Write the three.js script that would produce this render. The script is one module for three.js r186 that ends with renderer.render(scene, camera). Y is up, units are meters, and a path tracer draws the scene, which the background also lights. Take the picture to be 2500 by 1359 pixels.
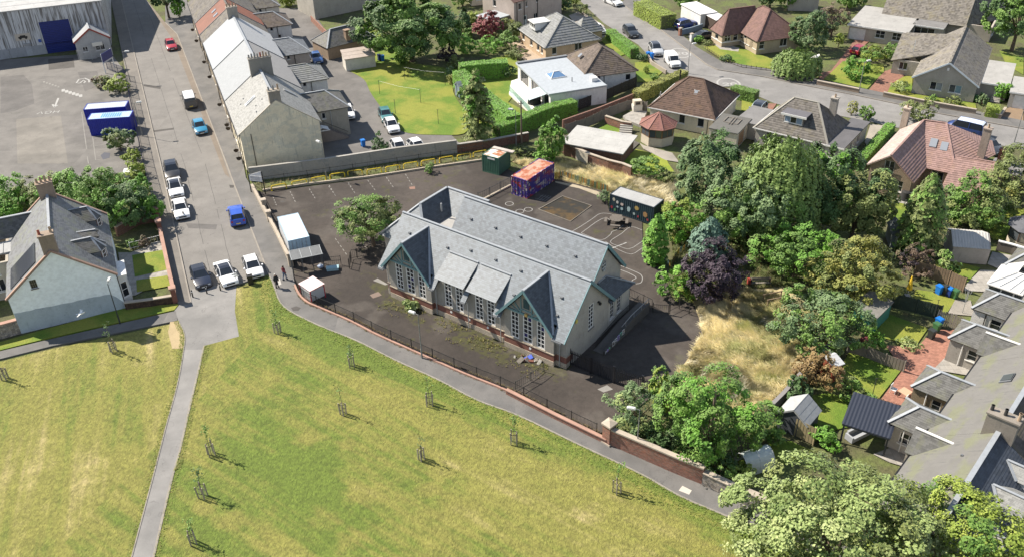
import * as THREE from 'three';
import { mergeGeometries,toCreasedNormals } from 'three/addons/utils/BufferGeometryUtils.js';
import { MarchingCubes } from 'three/addons/objects/MarchingCubes.js';

// ---------------------------------------------------------------- camera, sky, sun, exposure
const scene = new THREE.Scene();
const camera=new THREE.PerspectiveCamera(33.85,1024/556,1,3000);
camera.rotation.order = 'YXZ';
camera.position.set(0, 54.374, 0);
camera.rotation.set(-0.577486, 0, -0.025468);
const SUN_DIR = new THREE.Vector3(-0.641, 0.707, -0.299);   // towards the sun
const sun = new THREE.DirectionalLight(0xfff4e4, 5.0);
sun.position.copy(SUN_DIR).multiplyScalar(300).add(new THREE.Vector3(0,0,-100));
sun.target.position.set(0,0,-100);scene.add(sun,sun.target);
sun.castShadow=true;sun.shadow.mapSize.set(4096,4096);sun.shadow.radius=1;
Object.assign(sun.shadow.camera,{ left:-150,right:150,top:150,bottom:-150,near:10,far:700 });
const renderer=new THREE.WebGLRenderer({ antialias:true });
renderer.setSize(1024, 556);
renderer.toneMapping = THREE.LinearToneMapping;
renderer.toneMappingExposure = 2.0;
renderer.shadowMap.enabled = true;

// ---------------------------------------------------------------- seeded random and noise
function rng(seed) { let a=seed >>> 0;return ()=>{ a=(a+0x6D2B79F5) | 0;let t=Math.imul(a ^ (a >>> 15),1 | a);t=(t+Math.imul(t ^ (t >>> 7),61 | t)) ^ t;return ((t ^ (t >>> 14)) >>> 0)/4294967296;};}
const hash=(x,y,s)=>{ let h=Math.imul(x,374761393) ^ Math.imul(y,668265263) ^ Math.imul(s,2147483647 ^ 0x5bd1e995);h=Math.imul(h ^ (h >>> 13),1274126177);return ((h ^ (h >>> 16)) >>> 0)/4294967296;};
function vnoise(x, y, s = 0, per = 0) {
  const xi=Math.floor(x),yi=Math.floor(y),fx=x-xi,fy=y-yi,u=fx*fx*(3-2*fx),v=fy*fy*(3-2*fy);
  const m = k => per ? ((k % per) + per) % per : k;
  const a=hash(m(xi),m(yi),s),b=hash(m(xi+1),m(yi),s),c=hash(m(xi),m(yi+1),s),d=hash(m(xi+1),m(yi+1),s);
  return a+(b-a)*u+(c-a)*v+(a-b-c+d)*u*v;
}
function fbm(x,y,o,s=0,per=0) { let a=0,w=.5,t=0;for (let i=0;i<o;i++) { a += w*vnoise(x,y,s+i*17,per);t += w;w *= .55;x *= 2;y *= 2;per *= 2;} return a/t;}
const cl=(x,a=0,b=1)=>Math.min(b,Math.max(a,x)),mix=(a,b,t)=>a+(b-a)*t,ss=(a,b,x)=>{ const t=cl((x-a)/(b-a));return t*t*(3-2*t);};
const mix3=(a,b,t)=>[mix(a[0],b[0],t),mix(a[1],b[1],t),mix(a[2],b[2],t)];
const srgb=v=>v<=.0031308?v*12.92 :1.055*Math.pow(v,1/2.4)-.055;

// ---------------------------------------------------------------- the sky: one computed sheet of air and broken cloud
{
  const W = 512, H = 256, d = new Float32Array(W * H * 4);
  for (let j = 0; j < H; j++) for (let i = 0; i < W; i++) {
    const el=(j+.5)/H*Math.PI-Math.PI/2,az=(i+.5)/W*2*Math.PI,up=Math.max(0,Math.sin(el));
    let c=mix3([.58,.63,.69],[.074,.122,.215],Math.pow(up,.5));
    const cx=Math.cos(az)*Math.cos(el)/(up+.22),cz=Math.sin(az)*Math.cos(el)/(up+.22);
    const n=fbm(cx*1.3+9,cz*1.3+4,5,3),k=ss(.46,.66,n);
    c = mix3(c, [.45, .47, .50], k * .5);
    if (el<0) c=mix3(c,[.17,.17,.14],ss(0,-.12,el));
    const o=(j*W+i)*4;d[o]=c[0];d[o+1]=c[1];d[o+2]=c[2];d[o+3]=1;
  }
  const t=new THREE.DataTexture(d,W,H,THREE.RGBAFormat,THREE.FloatType);
  t.mapping=THREE.EquirectangularReflectionMapping;t.magFilter=t.minFilter=THREE.LinearFilter;t.needsUpdate=true;
  scene.background = t; scene.environment = t;
}

// ---------------------------------------------------------------- textures (colour is linear in, stored sRGB) and materials
function tex(w,h,fn,{ metres=1,metresV,data=false,clamp=false }={}) {
  const a = new Uint8Array(w * h * 4);
  for (let j = 0; j < h; j++) for (let i = 0; i < w; i++) {
    const c = fn(i, j), o = (j * w + i) * 4;
    if (typeof c==='number') a[o]=a[o+1]=a[o+2]=cl(c)*255;
    else for (let k=0;k<3;k++) a[o+k]=(data?cl(c[k]) :srgb(cl(c[k])))*255;
    a[o + 3] = 255;
  }
  const t=new THREE.DataTexture(a,w,h,THREE.RGBAFormat);
  t.magFilter=t.minFilter=THREE.LinearFilter;t.wrapS=t.wrapT=clamp?THREE.ClampToEdgeWrapping :THREE.RepeatWrapping;
  if (!data) t.colorSpace = THREE.SRGBColorSpace;
  t.repeat.set(1/metres,1/(metresV||metres));t.needsUpdate=true;
  return t;
}
const mapOf=(w,h,metres,fn,metresV)=>tex(w,h,fn,{ metres,metresV });
const bumpOf=(w,h,metres,fn,metresV)=>tex(w,h,fn,{ metres,metresV,data:true });
function mat(rgb,rough=.8,extra={}) { const m=new THREE.MeshStandardMaterial({ roughness:rough,side:THREE.DoubleSide,...extra });m.color.setRGB(...rgb);return m;}

// grain sheets shared by many materials (values near 1, multiplied by the material's colour)
const GRAIN=mapOf(512,512,4,(i,j)=>{ const v=.80+.30*fbm(i/32,j/32,4,1,16)+.12*(hash(i,j,5)-.5);return [v,v,v].map(x=>x*.96);});
const HARL_B=bumpOf(256,256,1.2,(i,j)=>hash(i,j,2)*.6+.4*fbm(i/4,j/4,2,4,64));
const STAIN=mapOf(512,512,7,(i,j)=>{ const a=fbm(i/70,j/90,5,21,0),b=fbm(i/8,j/8,3,22,64),s=fbm(i/6,j/70,3,23,0),k=ss(.56,.72,fbm(i/30,j/45,4,24,0));const v=.84+.26*(a-.5)+.16*(b-.5)-.13*ss(.5,.8,s)*k-.05*k+.06*(hash(i,j,25)-.5);return [v,v*.99,v*.97];});
const DIRT=mapOf(512,512,9,(i,j)=>{ const a=fbm(i/90,j/60,5,221,0),b=fbm(i/9,j/9,3,222,0),s=fbm(i/7,j/110,4,223,0),p=ss(.52,.6,fbm(i/55+3,j/38,4,224,0));const v=.84+.3*(a-.5)+.16*(b-.5)-.26*ss(.54,.78,s)*ss(.4,.6,a)+.05*(hash(i,j,225)-.5);return mix3([v,v*.98,v*.93],[v*.8,v*.83,v*.84],.7*p);});
const harl=(rgb,r=.95)=>mat(rgb,r,{ map:STAIN,bumpMap:HARL_B,bumpScale:.012 });
const paint = (rgb, r = .5) => mat(rgb, r, { map: GRAIN });

// slates: rows of thin tiles, each with its own tone; tile = [width, height of a course]
function slateMap(cw, ch, seed, spread, moss, mossCol) {
  const N=512,nx=Math.round(6.4/cw),ny=Math.round(6.4/ch),rowJ=j=>Math.floor(j/N*ny);
  return mapOf(N, N, 6.4, (i, j) => {
    const r=rowJ(j),u=i/N*nx+(r % 2)*.5,k=Math.floor(u) % nx,f=u-Math.floor(u),v=j/N*ny-r;
    let t=.86+spread*(hash(k,r,seed)-.5)+.10*(hash(k,r,seed+1)>.9?1 :0);
    t *= .92+.16*fbm(i/24,j/24,4,seed+3,0)+.06*(hash(i,j,7)-.5);
    if (f < .06 || v < .07) t *= .72;
    const m=ss(.5,.75,fbm(i/60,j/60,5,seed+9,0)+.15*(hash(i >> 1,j >> 1,seed)-.5))*moss;
    return mix3([t, t, t], mossCol || [.8, .82, .6], m);
  });
}
const SLATE_T=slateMap(.32,.2,31,.42,.2,[.92,.94,.86]),SLATE_OLD=slateMap(.32,.2,41,.55,.75,[.95,.98,.72]),TILE_T=slateMap(.32,.34,51,.34,.35,[.9,.9,.66]),TILE_OLD=slateMap(.3,.34,61,.7,.7,[1.15,1.1,.85]);
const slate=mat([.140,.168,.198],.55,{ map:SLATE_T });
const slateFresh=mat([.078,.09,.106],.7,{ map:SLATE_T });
const slateOld=mat([.12,.121,.118],.75,{ map:SLATE_OLD });
const slatePale=mat([.255,.26,.255],.65,{ map:SLATE_T });
const lead = mat([.29, .315, .345], .6, { map: GRAIN });
const tileBrown=mat([.105,.066,.05],.85,{ map:TILE_OLD });
const tileUmber=mat([.13,.105,.09],.85,{ map:TILE_OLD });
const tileGrey = mat([.20, .21, .215], .7, { map: TILE_T });
const tileDark=mat([.135,.125,.115],.85,{ map:TILE_OLD });
const tileDarkPale=mat([.20,.185,.165],.85,{ map:TILE_OLD });
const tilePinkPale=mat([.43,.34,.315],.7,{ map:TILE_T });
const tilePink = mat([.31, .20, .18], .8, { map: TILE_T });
const tilePlum=mat([.165,.092,.08],.8,{ map:TILE_T });
const felt = mat([.20, .20, .205], .9, { map: STAIN });
const feltOld = mat([.36, .36, .355], .9, { map: STAIN });
const membrane = mat([.36, .395, .43], .6, { map: GRAIN });
const white=paint([.72,.72,.71],.5),whiteWall=harl([.70,.71,.72]),offWhite=harl([.62,.60,.55]);
const black=mat([.012,.012,.013],.45),ironMat=mat([.018,.018,.019],.55),steel=mat([.34,.35,.36],.4,{ metalness:.5 });
const glass=mat([.018,.022,.028],.06,{ metalness:0 });
const timber=mat([.20,.145,.095],.85,{ map:GRAIN }),timberGrey=mat([.22,.20,.175],.9,{ map:STAIN }),timberDark=mat([.07,.05,.04],.9,{ map:GRAIN });
const concrete=mat([.36,.35,.33],.92,{ map:STAIN,bumpMap:HARL_B,bumpScale:.006 });
const galv=mat([.42,.44,.45],.45,{ metalness:.35,map:GRAIN });
const leadDark = mat([.14, .15, .165], .6, { map: GRAIN });

// ---------------------------------------------------------------- building blocks
const names = new Map();
function numbered(n) { const k=names.get(n)||0;names.set(n,k+1);return k?`${n}_${String(k).padStart(3, '0')}` :n;}
function tag(o,label,category,group,kind) { o.userData.label=label;if (category) o.userData.category=category;if (group) o.userData.group=group;if (kind) o.userData.kind=kind;return o;}
function thing(name,label,category,x=0,z=0,turn=0,group,y=0) { const g=new THREE.Group();g.name=numbered(name);g.position.set(x,y,z);g.rotation.y=turn;tag(g,label,category,group);scene.add(g);return g;}
function mesh(name,geo,m,parent) { const o=new THREE.Mesh(geo,m);o.castShadow=o.receiveShadow=true;o.name=parent?name :numbered(name);(parent||scene).add(o);return o;}
// a frame standing at ground point A, x axis towards B, z axis out of the front
const yawOf=(A,B)=>Math.atan2(-(B[1]-A[1]),B[0]-A[0]);
const distOf=(A,B)=>Math.hypot(B[0]-A[0],B[1]-A[1]);
const thingAB=(name,label,category,A,B,group)=>thing(name,label,category,A[0],A[1],yawOf(A,B),group);
const ord=['first','second','third','fourth','fifth','sixth','seventh','eighth','ninth','tenth','eleventh','twelfth','thirteenth','fourteenth','fifteenth','sixteenth'];

function metricUV(geo) {
  const g=geo.index?geo.toNonIndexed() :geo,p=g.attributes.position,uv=new Float32Array(p.count*2),a=new THREE.Vector3(),b=new THREE.Vector3(),c=new THREE.Vector3(),n=new THREE.Vector3(),t=new THREE.Vector3(),s=new THREE.Vector3();
  for (let i = 0; i < p.count; i += 3) {
    a.fromBufferAttribute(p,i);b.fromBufferAttribute(p,i+1);c.fromBufferAttribute(p,i+2);
    n.copy(b).sub(a).cross(s.copy(c).sub(a)).normalize();
    if (Math.abs(n.y)>.98) { t.set(1,0,0);s.set(0,0,-1);} else { if (n.y<0) n.negate();t.set(n.z,0,-n.x).normalize();s.copy(n).cross(t);}
    [a,b,c].forEach((q,k)=>{ uv[(i+k)*2]=q.dot(t);uv[(i+k)*2+1]=q.dot(s);});
  }
  g.setAttribute('uv',new THREE.BufferAttribute(uv,2));return g;
}
class MB {                                  // collects triangles, then makes one mesh with its texture laid out in metres
  constructor() { this.p=[];this.c=[];this.hasC=false;}
  tri(a,b,c,col) { this.p.push(...a,...b,...c);if (col) this.hasC=true;const k=col||[1,1,1];this.c.push(...k,...k,...k);return this;}
  quad(a,b,c,d,col) { return this.tri(a,b,c,col).tri(a,c,d,col);}
  poly(q,col) { for (let i=1;i+1<q.length;i++) this.tri(q[0],q[i],q[i+1],col);return this;}
  box(x0, y0, z0, x1, y1, z1, col) {
    const v=(i,j,k)=>[i?x1 :x0,j?y1 :y0,k?z1 :z0];
    this.quad(v(0,0,1),v(1,0,1),v(1,1,1),v(0,1,1),col).quad(v(1,0,0),v(0,0,0),v(0,1,0),v(1,1,0),col).quad(v(1,0,1),v(1,0,0),v(1,1,0),v(1,1,1),col);
    return this.quad(v(0,0,0),v(0,0,1),v(0,1,1),v(0,1,0),col).quad(v(0,1,1),v(1,1,1),v(1,1,0),v(0,1,0),col).quad(v(0,0,0),v(1,0,0),v(1,0,1),v(0,0,1),col);
  }
  cbox(x,y,z,w,h,d,col) { return this.box(x-w/2,y,z-d/2,x+w/2,y+h,z+d/2,col);}
  beam(a, b, w, h, col) {                  // a bar from a to b, w wide and h deep
    const A=new THREE.Vector3(...a),B=new THREE.Vector3(...b),f=B.clone().sub(A).normalize(),u=Math.abs(f.y)>.95?new THREE.Vector3(1,0,0) :new THREE.Vector3(0,1,0),r=f.clone().cross(u).normalize(),q=r.clone().cross(f);
    const v=(P,i,j)=>P.clone().addScaledVector(r,i*w/2).addScaledVector(q,j*h/2).toArray();
    const e=P=>[v(P,-1,-1),v(P,1,-1),v(P,1,1),v(P,-1,1)],ea=e(A),eb=e(B);
    for (let i=0;i<4;i++) { const j=(i+1) % 4;this.quad(ea[j],ea[i],eb[i],eb[j],col);}
    return this.quad(ea[0],ea[1],ea[2],ea[3],col).quad(eb[3],eb[2],eb[1],eb[0],col);
  }
  tube(a, b, r0, r1 = r0, n = 8, col, caps = true) {
    const A=new THREE.Vector3(...a),B=new THREE.Vector3(...b),f=B.clone().sub(A).normalize(),u=Math.abs(f.y)>.95?new THREE.Vector3(1,0,0) :new THREE.Vector3(0,1,0),r=f.clone().cross(u).normalize(),q=r.clone().cross(f);
    const ring=(P,rad)=>Array.from({ length:n },(_,i)=>P.clone().addScaledVector(r,Math.cos(i/n*6.28319)*rad).addScaledVector(q,Math.sin(i/n*6.28319)*rad).toArray());
    const ra = ring(A, r0), rb = ring(B, r1);
    for (let i=0;i<n;i++) { const j=(i+1) % n;this.quad(ra[i],ra[j],rb[j],rb[i],col);}
    if (caps) { this.poly(rb,col);this.poly(ra.slice().reverse(),col);}
    return this;
  }
  add(geo,m4,col) { const g=geo.index?geo.toNonIndexed() :geo.clone();if (m4) g.applyMatrix4(m4);for (const v of g.attributes.position.array) this.p.push(v);if (col) this.hasC=true;const k=col||[1,1,1];for (let i=0;i<g.attributes.position.count;i++) this.c.push(...k);return this;}
  geo() {
    const g=new THREE.BufferGeometry();g.setAttribute('position',new THREE.Float32BufferAttribute(this.p,3));
    if (this.hasC) g.setAttribute('color',new THREE.Float32BufferAttribute(this.c,3));
    metricUV(g); g.computeVertexNormals(); return g;
  }
  build(name,m,parent) { return mesh(name,this.geo(),m,parent);}
}
const polyArea=q=>q.reduce((s,a,i)=>{ const b=q[(i+1) % q.length];return s+a[0]*b[1]-b[0]*a[1];},0)/2;
// a flat patch of ground with a short skirt, from a list of [x, z]
function patch(name,pts,y,m,label,{ kind='structure',skirt=.05,parent,category,group }={}) {
  const sh=new THREE.Shape(pts.map(p=>new THREE.Vector2(p[0],-p[1])));
  const top=new THREE.ShapeGeometry(sh,6);top.rotateX(-Math.PI/2);top.translate(0,y,0);
  const b = new MB(); b.add(top);
  for (let i=0;i<pts.length;i++) { const p=pts[i],q=pts[(i+1) % pts.length];b.quad([p[0],y-skirt,p[1]],[q[0],y-skirt,q[1]],[q[0],y,q[1]],[p[0],y,p[1]]);}
  const o=b.build(name,m,parent);o.userData.kind=kind;if (label) o.userData.label=label;if (category) o.userData.category=category;if (group) o.userData.group=group;return o;
}
// a strip of constant width along a polyline of [x, z]
function offsetLine(pts, d) {
  return pts.map((p, i) => {
    const a=pts[Math.max(0,i-1)],b=pts[Math.min(pts.length-1,i+1)],dx=b[0]-a[0],dz=b[1]-a[1],l=Math.hypot(dx,dz)||1;
    return [p[0] - dz / l * d, p[1] + dx / l * d];
  });
}
function smooth(pts,n=5) { const c=new THREE.CatmullRomCurve3(pts.map(p=>new THREE.Vector3(p[0],0,p[1])),false,'centripetal');return c.getPoints((pts.length-1)*n).map(v=>[v.x,v.z]);}
function wallStrip(b, pts, d0, d1, y0, y1, col) {   // an upright band between offsets d0 and d1 of a line
  const A = offsetLine(pts, d0), B = offsetLine(pts, d1);
  for (let i = 0; i + 1 < pts.length; i++) {
    const v = (P, k, y) => [P[k][0], y, P[k][1]];
    b.quad(v(B,i,y0),v(B,i+1,y0),v(B,i+1,y1),v(B,i,y1),col).quad(v(A,i+1,y0),v(A,i,y0),v(A,i,y1),v(A,i+1,y1),col).quad(v(B,i,y1),v(B,i+1,y1),v(A,i+1,y1),v(A,i,y1),col);
  }
  const e=(k)=>b.quad([A[k][0],y0,A[k][1]],[B[k][0],y0,B[k][1]],[B[k][0],y1,B[k][1]],[A[k][0],y1,A[k][1]],col);e(0);e(pts.length-1);
  return b;
}
function along(pts, step, fn) {             // walks a polyline and calls fn(x, z, yaw, index) every step
  let total=0;const L=[];for (let i=0;i+1<pts.length;i++) { L.push(distOf(pts[i],pts[i+1]));total += L[i];}
  const n=Math.max(1,Math.round(total/step));let s=0,seg=0;
  for (let k=0;k<=n;k++) { const t=total*k/n;while (seg<L.length-1&&s+L[seg]<t) { s += L[seg];seg++;} const f=cl((t-s)/L[seg]);const a=pts[seg],b=pts[seg+1];fn(mix(a[0],b[0],f),mix(a[1],b[1],f),yawOf(a,b),k,n);}
}

// one plane of a roof, laid in overlapping courses; pts is a convex polygon of [x, y, z]
function roofPlane(b, pts, course, lift, thick = .14) {
  const V=pts.map(p=>new THREE.Vector3(...p)),n=new THREE.Vector3();
  for (let i=1;i+1<V.length;i++) n.add(V[i].clone().sub(V[0]).cross(V[i+1].clone().sub(V[0])));
  n.normalize(); if (n.y < 0) n.negate();
  const t=new THREE.Vector3(n.z,0,-n.x).normalize(),s=n.clone().cross(t);
  if (s.y < 0) { s.negate(); t.negate(); }
  const q=V.map(p=>[p.dot(t),p.dot(s)]),d0=V[0].dot(n);
  const P=(u,v,k)=>t.clone().multiplyScalar(u).addScaledVector(s,v).addScaledVector(n,d0+k).toArray();
  const v0=Math.min(...q.map(p=>p[1])),v1=Math.max(...q.map(p=>p[1]));
  const clip=(poly,lim,keepAbove)=>{ const o=[];for (let i=0;i<poly.length;i++) { const a=poly[i],c=poly[(i+1) % poly.length],ia=keepAbove?a[1]>=lim-1e-6 :a[1]<=lim+1e-6,ic=keepAbove?c[1]>=lim-1e-6 :c[1]<=lim+1e-6;if (ia) o.push(a);if (ia !== ic) { const f=(lim-a[1])/(c[1]-a[1]);o.push([a[0]+(c[0]-a[0])*f,lim]);} } return o;};
  for (let k=0,lo=v0;lo<v1-.02;k++,lo += course) {
    const hi=Math.min(v1,lo+course),band=clip(clip(q,lo,true),hi,false);
    if (band.length < 3) continue;
    const top=band.map(p=>P(p[0],p[1],lift*(1-(p[1]-lo)/course)+.004));
    b.poly(top);
    const low=band.filter(p=>p[1]<lo+1e-4).sort((a,c)=>a[0]-c[0]);
    if (low.length>1&&lift>.004) { const a=low[0],c=low[low.length-1];b.quad(P(a[0],lo,-.002),P(c[0],lo,-.002),P(c[0],lo,lift+.004),P(a[0],lo,lift+.004));}
  }
  const under=q.map(p=>P(p[0],p[1],-thick)),upper=q.map(p=>P(p[0],p[1],0));
  b.poly(under.slice().reverse());
  for (let i=0;i<q.length;i++) { const j=(i+1) % q.length;b.quad(under[i],under[j],upper[j],upper[i]);}
}
function roof(parent,planes,m,{ course=.2,lift=.012,name='roof',thick }={}) { const b=new MB();for (const p of planes) roofPlane(b,p,course,lift,thick);return b.build(name,m,parent);}
function caps(parent,lines,m,w=.26,h=.1,name='ridge_cap') { const b=new MB();for (const [a,c] of lines) b.beam([a[0],a[1]+.04,a[2]],[c[0],c[1]+.04,c[2]],w,h);return b.build(name,m,parent);}
// gable roof: ridge along x (axis 'x') or z over the rectangle, overhang o at eaves and e at the verges
function gableRoof(parent,x0,x1,z0,z1,eave,ridge,axis,m,{ o=.25,e=.12,course,lift,cap=lead }={}) {
  const T=axis==='x',a0=(T?x0 :z0)-e,a1=(T?x1 :z1)+e,b0=T?z0 :x0,b1=T?z1 :x1,c=(b0+b1)/2,sl=(ridge-eave)/((b1-b0)/2),ye=eave-sl*o;
  const v = (a, b, y) => T ? [a, y, b] : [b, y, a];
  roof(parent,[[v(a0,b1+o,ye),v(a1,b1+o,ye),v(a1,c,ridge),v(a0,c,ridge)],[v(a1,b0-o,ye),v(a0,b0-o,ye),v(a0,c,ridge),v(a1,c,ridge)]],m,{ course,lift });
  if (cap) caps(parent,[[v(a0,c,ridge),v(a1,c,ridge)]],cap);
}
// hip roof; ridge runs along the longer side, 'run' is how far the hips reach in from each end
function hipRoof(parent,x0,x1,z0,z1,eave,ridge,m,{ o=.35,course,lift,cap=null,axis,run,run2 }={}) {
  const sl=(ridge-eave)/(Math.min(x1-x0,z1-z0)/2),ye=eave-sl*o;x0 -= o;x1 += o;z0 -= o;z1 += o;
  const T=axis?axis==='x' :x1-x0>=z1-z0,a0=T?x0 :z0,a1=T?x1 :z1,b0=T?z0 :x0,b1=T?z1 :x1,c=(b0+b1)/2,r=run ?? Math.min((b1-b0)/2,(a1-a0)/2-.05),r2=run2 ?? r;
  const v=(a,b,y)=>T?[a,y,b] :[b,y,a],R0=v(a0+r,c,ridge),R1=v(a1-r2,c,ridge),E=[v(a0,b0,ye),v(a1,b0,ye),v(a1,b1,ye),v(a0,b1,ye)];
  roof(parent,[[E[3],E[2],R1,R0],[E[1],E[0],R0,R1],[E[0],E[3],R0],[E[2],E[1],R1]],m,{ course,lift });
  if (cap) caps(parent,[[R0,R1],[E[0],R0],[E[3],R0],[E[1],R1],[E[2],R1]],cap,.24,.09);
}

// a wall panel: outline polygon in (u, y), with rectangular openings, standing from origin o along yaw; its face is at z = 0
function wallPanel(b, outline, holes, t, m4) {
  const sh=new THREE.Shape(outline.map(p=>new THREE.Vector2(p[0],p[1])));
  for (const [u,y,w,h] of holes) { const p=new THREE.Path();p.moveTo(u,y);p.lineTo(u,y+h);p.lineTo(u+w,y+h);p.lineTo(u+w,y);p.closePath();sh.holes.push(p);}
  const g=new THREE.ExtrudeGeometry(sh,{ depth:t,bevelEnabled:false,steps:1 });g.translate(0,0,-t);b.add(g,m4);
}
// a window in an opening: frame with bars as one part, each pane a sub-part
function win(parent,u,y,w,h,m4,{ cols=2,rows=1,fm=white,set=.1,bar=.05,edge=.07,sill=true,gm=glass,name='window',label,sillM }={}) {
  const g=new THREE.Group();g.name=name;parent.add(g);m4.decompose(g.position,g.quaternion,g.scale);
  g.position.copy(new THREE.Vector3(u,y,0).applyMatrix4(m4));if (label) g.userData.label=label;
  const b = new MB(), z0 = -set - .06, z1 = -set;
  b.box(0,0,z0,edge,h,z1).box(w-edge,0,z0,w,h,z1).box(edge,0,z0,w-edge,edge,z1).box(edge,h-edge,z0,w-edge,h,z1);
  const iw=w-2*edge,ih=h-2*edge,pw=(iw-bar*(cols-1))/cols,ph=(ih-bar*(rows-1))/rows;
  for (let i=1;i<cols;i++) b.box(edge+i*(pw+bar)-bar,edge,z0+.01,edge+i*(pw+bar),h-edge,z1-.008);
  for (let j=1;j<rows;j++) for (let i=0;i<cols;i++) b.box(edge+i*(pw+bar),edge+j*(ph+bar)-bar,z0+.01,edge+i*(pw+bar)+pw,edge+j*(ph+bar),z1-.01);
  b.build('frame', fm, g);
  if (sill) new MB().box(-.06,-.09,-set-.02,w+.06,-.002,.07).build('sill',sillM||fm,g);
  const pg = paneGeo(pw, ph);
  for (let i=0;i<cols;i++) for (let j=0;j<rows;j++) { const p=mesh('pane',pg,typeof gm==='function'?gm(i,j) :gm,g);p.position.set(edge+i*(pw+bar)+pw/2,edge+j*(ph+bar)+ph/2,-set-.035);}
  return g;
}
const paneCache = new Map();
function paneGeo(w,h) { const k=w.toFixed(3)+h.toFixed(3);if (!paneCache.has(k)) paneCache.set(k,new MB().box(-w/2,-h/2,-.01,w/2,h/2,.01).geo());return paneCache.get(k);}
function door(parent,u,y,w,h,m4,m,{ glassTop=false }={}) {
  const g=new THREE.Group();g.name='door';parent.add(g);m4.decompose(g.position,g.quaternion,g.scale);g.position.copy(new THREE.Vector3(u,y,0).applyMatrix4(m4));
  new MB().box(0,0,-.18,.06,h,-.08).box(w-.06,0,-.18,w,h,-.08).box(.06,h-.06,-.18,w-.06,h,-.08).build('frame',white,g);
  const b=new MB().box(.06,0,-.16,w-.06,h-.06,-.11);for (const [a,c] of [[.12,.42],[.55,.9]]) b.box(w*.2,h*a,-.11,w*.8,h*c,-.1);b.build('leaf',m,g);
  if (glassTop) new MB().box(w*.24,h*.57,-.1,w*.76,h*.87,-.09).build('pane',glass,g);
  new MB().box(w-.16,h*.47,-.11,w-.12,h*.5,-.05).build('handle',steel,g);
  return g;
}
// four walls round a rectangle; sides: front (z1), back (z0), left (x0), right (x1); each may have openings and a gable peak
// opening: [u, y, w, h, options]; u runs left to right seen from outside
function walls(parent,x0,x1,z0,z1,h,m,{ front=[],back=[],left=[],right=[],gable={},t=.28,y0=0,name='wall' }={}) {
  const b=new MB(),W=x1-x0,D=z1-z0,M=(x,z,r)=>new THREE.Matrix4().makeRotationY(r).setPosition(x,y0,z);
  const sides={ front:[M(x0,z1,0),0,W,front],back:[M(x1,z0,Math.PI),0,W,back],right:[M(x1,z1,Math.PI/2),t,D-t,right],left:[M(x0,z0,-Math.PI/2),t,D-t,left] };
  for (const k in sides) {
    const [m4,a,c,ops]=sides[k],full=a?D :W,pk=gable[k];
    const out=pk?[[a,0],[c,0],[c,h+(a?pk[0] :0)*0],[full/2,h+pk[0]],[a,h]] :[[a,0],[c,0],[c,h],[a,h]];
    if (pk&&a) { const s=pk[0]/(full/2);out[2][1]=out[4][1]=h+s*t;}
    wallPanel(b, out, ops.map(o => o.slice(0, 4)), t, m4);
  }
  const w = b.build(name, m, parent);
  for (const k in sides) for (const o of sides[k][3]) { const op=o[4]||{};if (op.door) door(parent,o[0],y0*0+o[1],o[2],o[3],sides[k][0],op.door,op);else if (op.fill) op.fill(parent,o,sides[k][0]);else win(parent,o[0],o[1],o[2],o[3],sides[k][0],op);}
  return w;
}
function chimney(parent,x,z,w,d,y0,y1,m,pots=2,potM,axis='x') {
  const g=new THREE.Group();g.name='chimney';g.position.set(x,y0,z);parent.add(g);const H=y1-y0;
  new MB().cbox(0, 0, 0, w, H, d).build('stack', m, g);
  new MB().cbox(0,H,0,w+.16,.14,d+.16).build('coping',m,g);
  for (let i=0;i<pots;i++) { const f=pots>1?(i/(pots-1)-.5) :0,px=axis==='x'?f*(w-.3) :0,pz=axis==='x'?0 :f*(d-.3),ph=.45+.22*((i*7) % 3)/2;new MB().tube([px,H+.14,pz],[px,H+.14+ph,pz],.14,.11,10).tube([px,H+.14+ph*.9,pz],[px,H+.14+ph,pz],.14,.14,10).build('chimney_pot',potM?potM[i % potM.length] :potBuff,g);}
  return g;
}
const potBuff=mat([.36,.27,.19],.9,{ map:GRAIN }),potBlack=mat([.03,.03,.03],.7),potRed=mat([.30,.08,.05],.9),potGrey=mat([.25,.25,.24],.8);
function pipe(parent,pts,m,r=.05,name='downpipe') { const b=new MB();for (let i=0;i+1<pts.length;i++) b.tube(pts[i],pts[i+1],r,r,6);return b.build(name,m,parent);}

// ================================================================ THE SETTING: ground, roads, pavements, lawns
function worldTex(x0, z0, x1, z1, w, h, fn) {       // a colour sheet laid over a rectangle of ground, in metres
  const W = x1 - x0, H = z1 - z0;
  const t=tex(w,h,(i,j)=>fn(x0+(i+.5)/w*W,z1-(j+.5)/h*H),{});
  t.repeat.set(1/W,1/H);t.offset.set(-x0/W,z1/H);return t;
}
const GRASS_B=bumpOf(512,512,5,(i,j)=>.55*fbm(i/14,j/14,3,71,0)+.45*fbm(i/4,j/4,2,72,128));
const FINE_B=bumpOf(256,256,.9,(i,j)=>hash(i,j,9));
const distLine=(x,z,L)=>{ let m=1e9;for (let i=0;i+1<L.length;i++) { const a=L[i],b=L[i+1],dx=b[0]-a[0],dz=b[1]-a[1],t=cl(((x-a[0])*dx+(z-a[1])*dz)/(dx*dx+dz*dz));m=Math.min(m,Math.hypot(x-a[0]-dx*t,z-a[1]-dz*t));} return m;};

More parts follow.
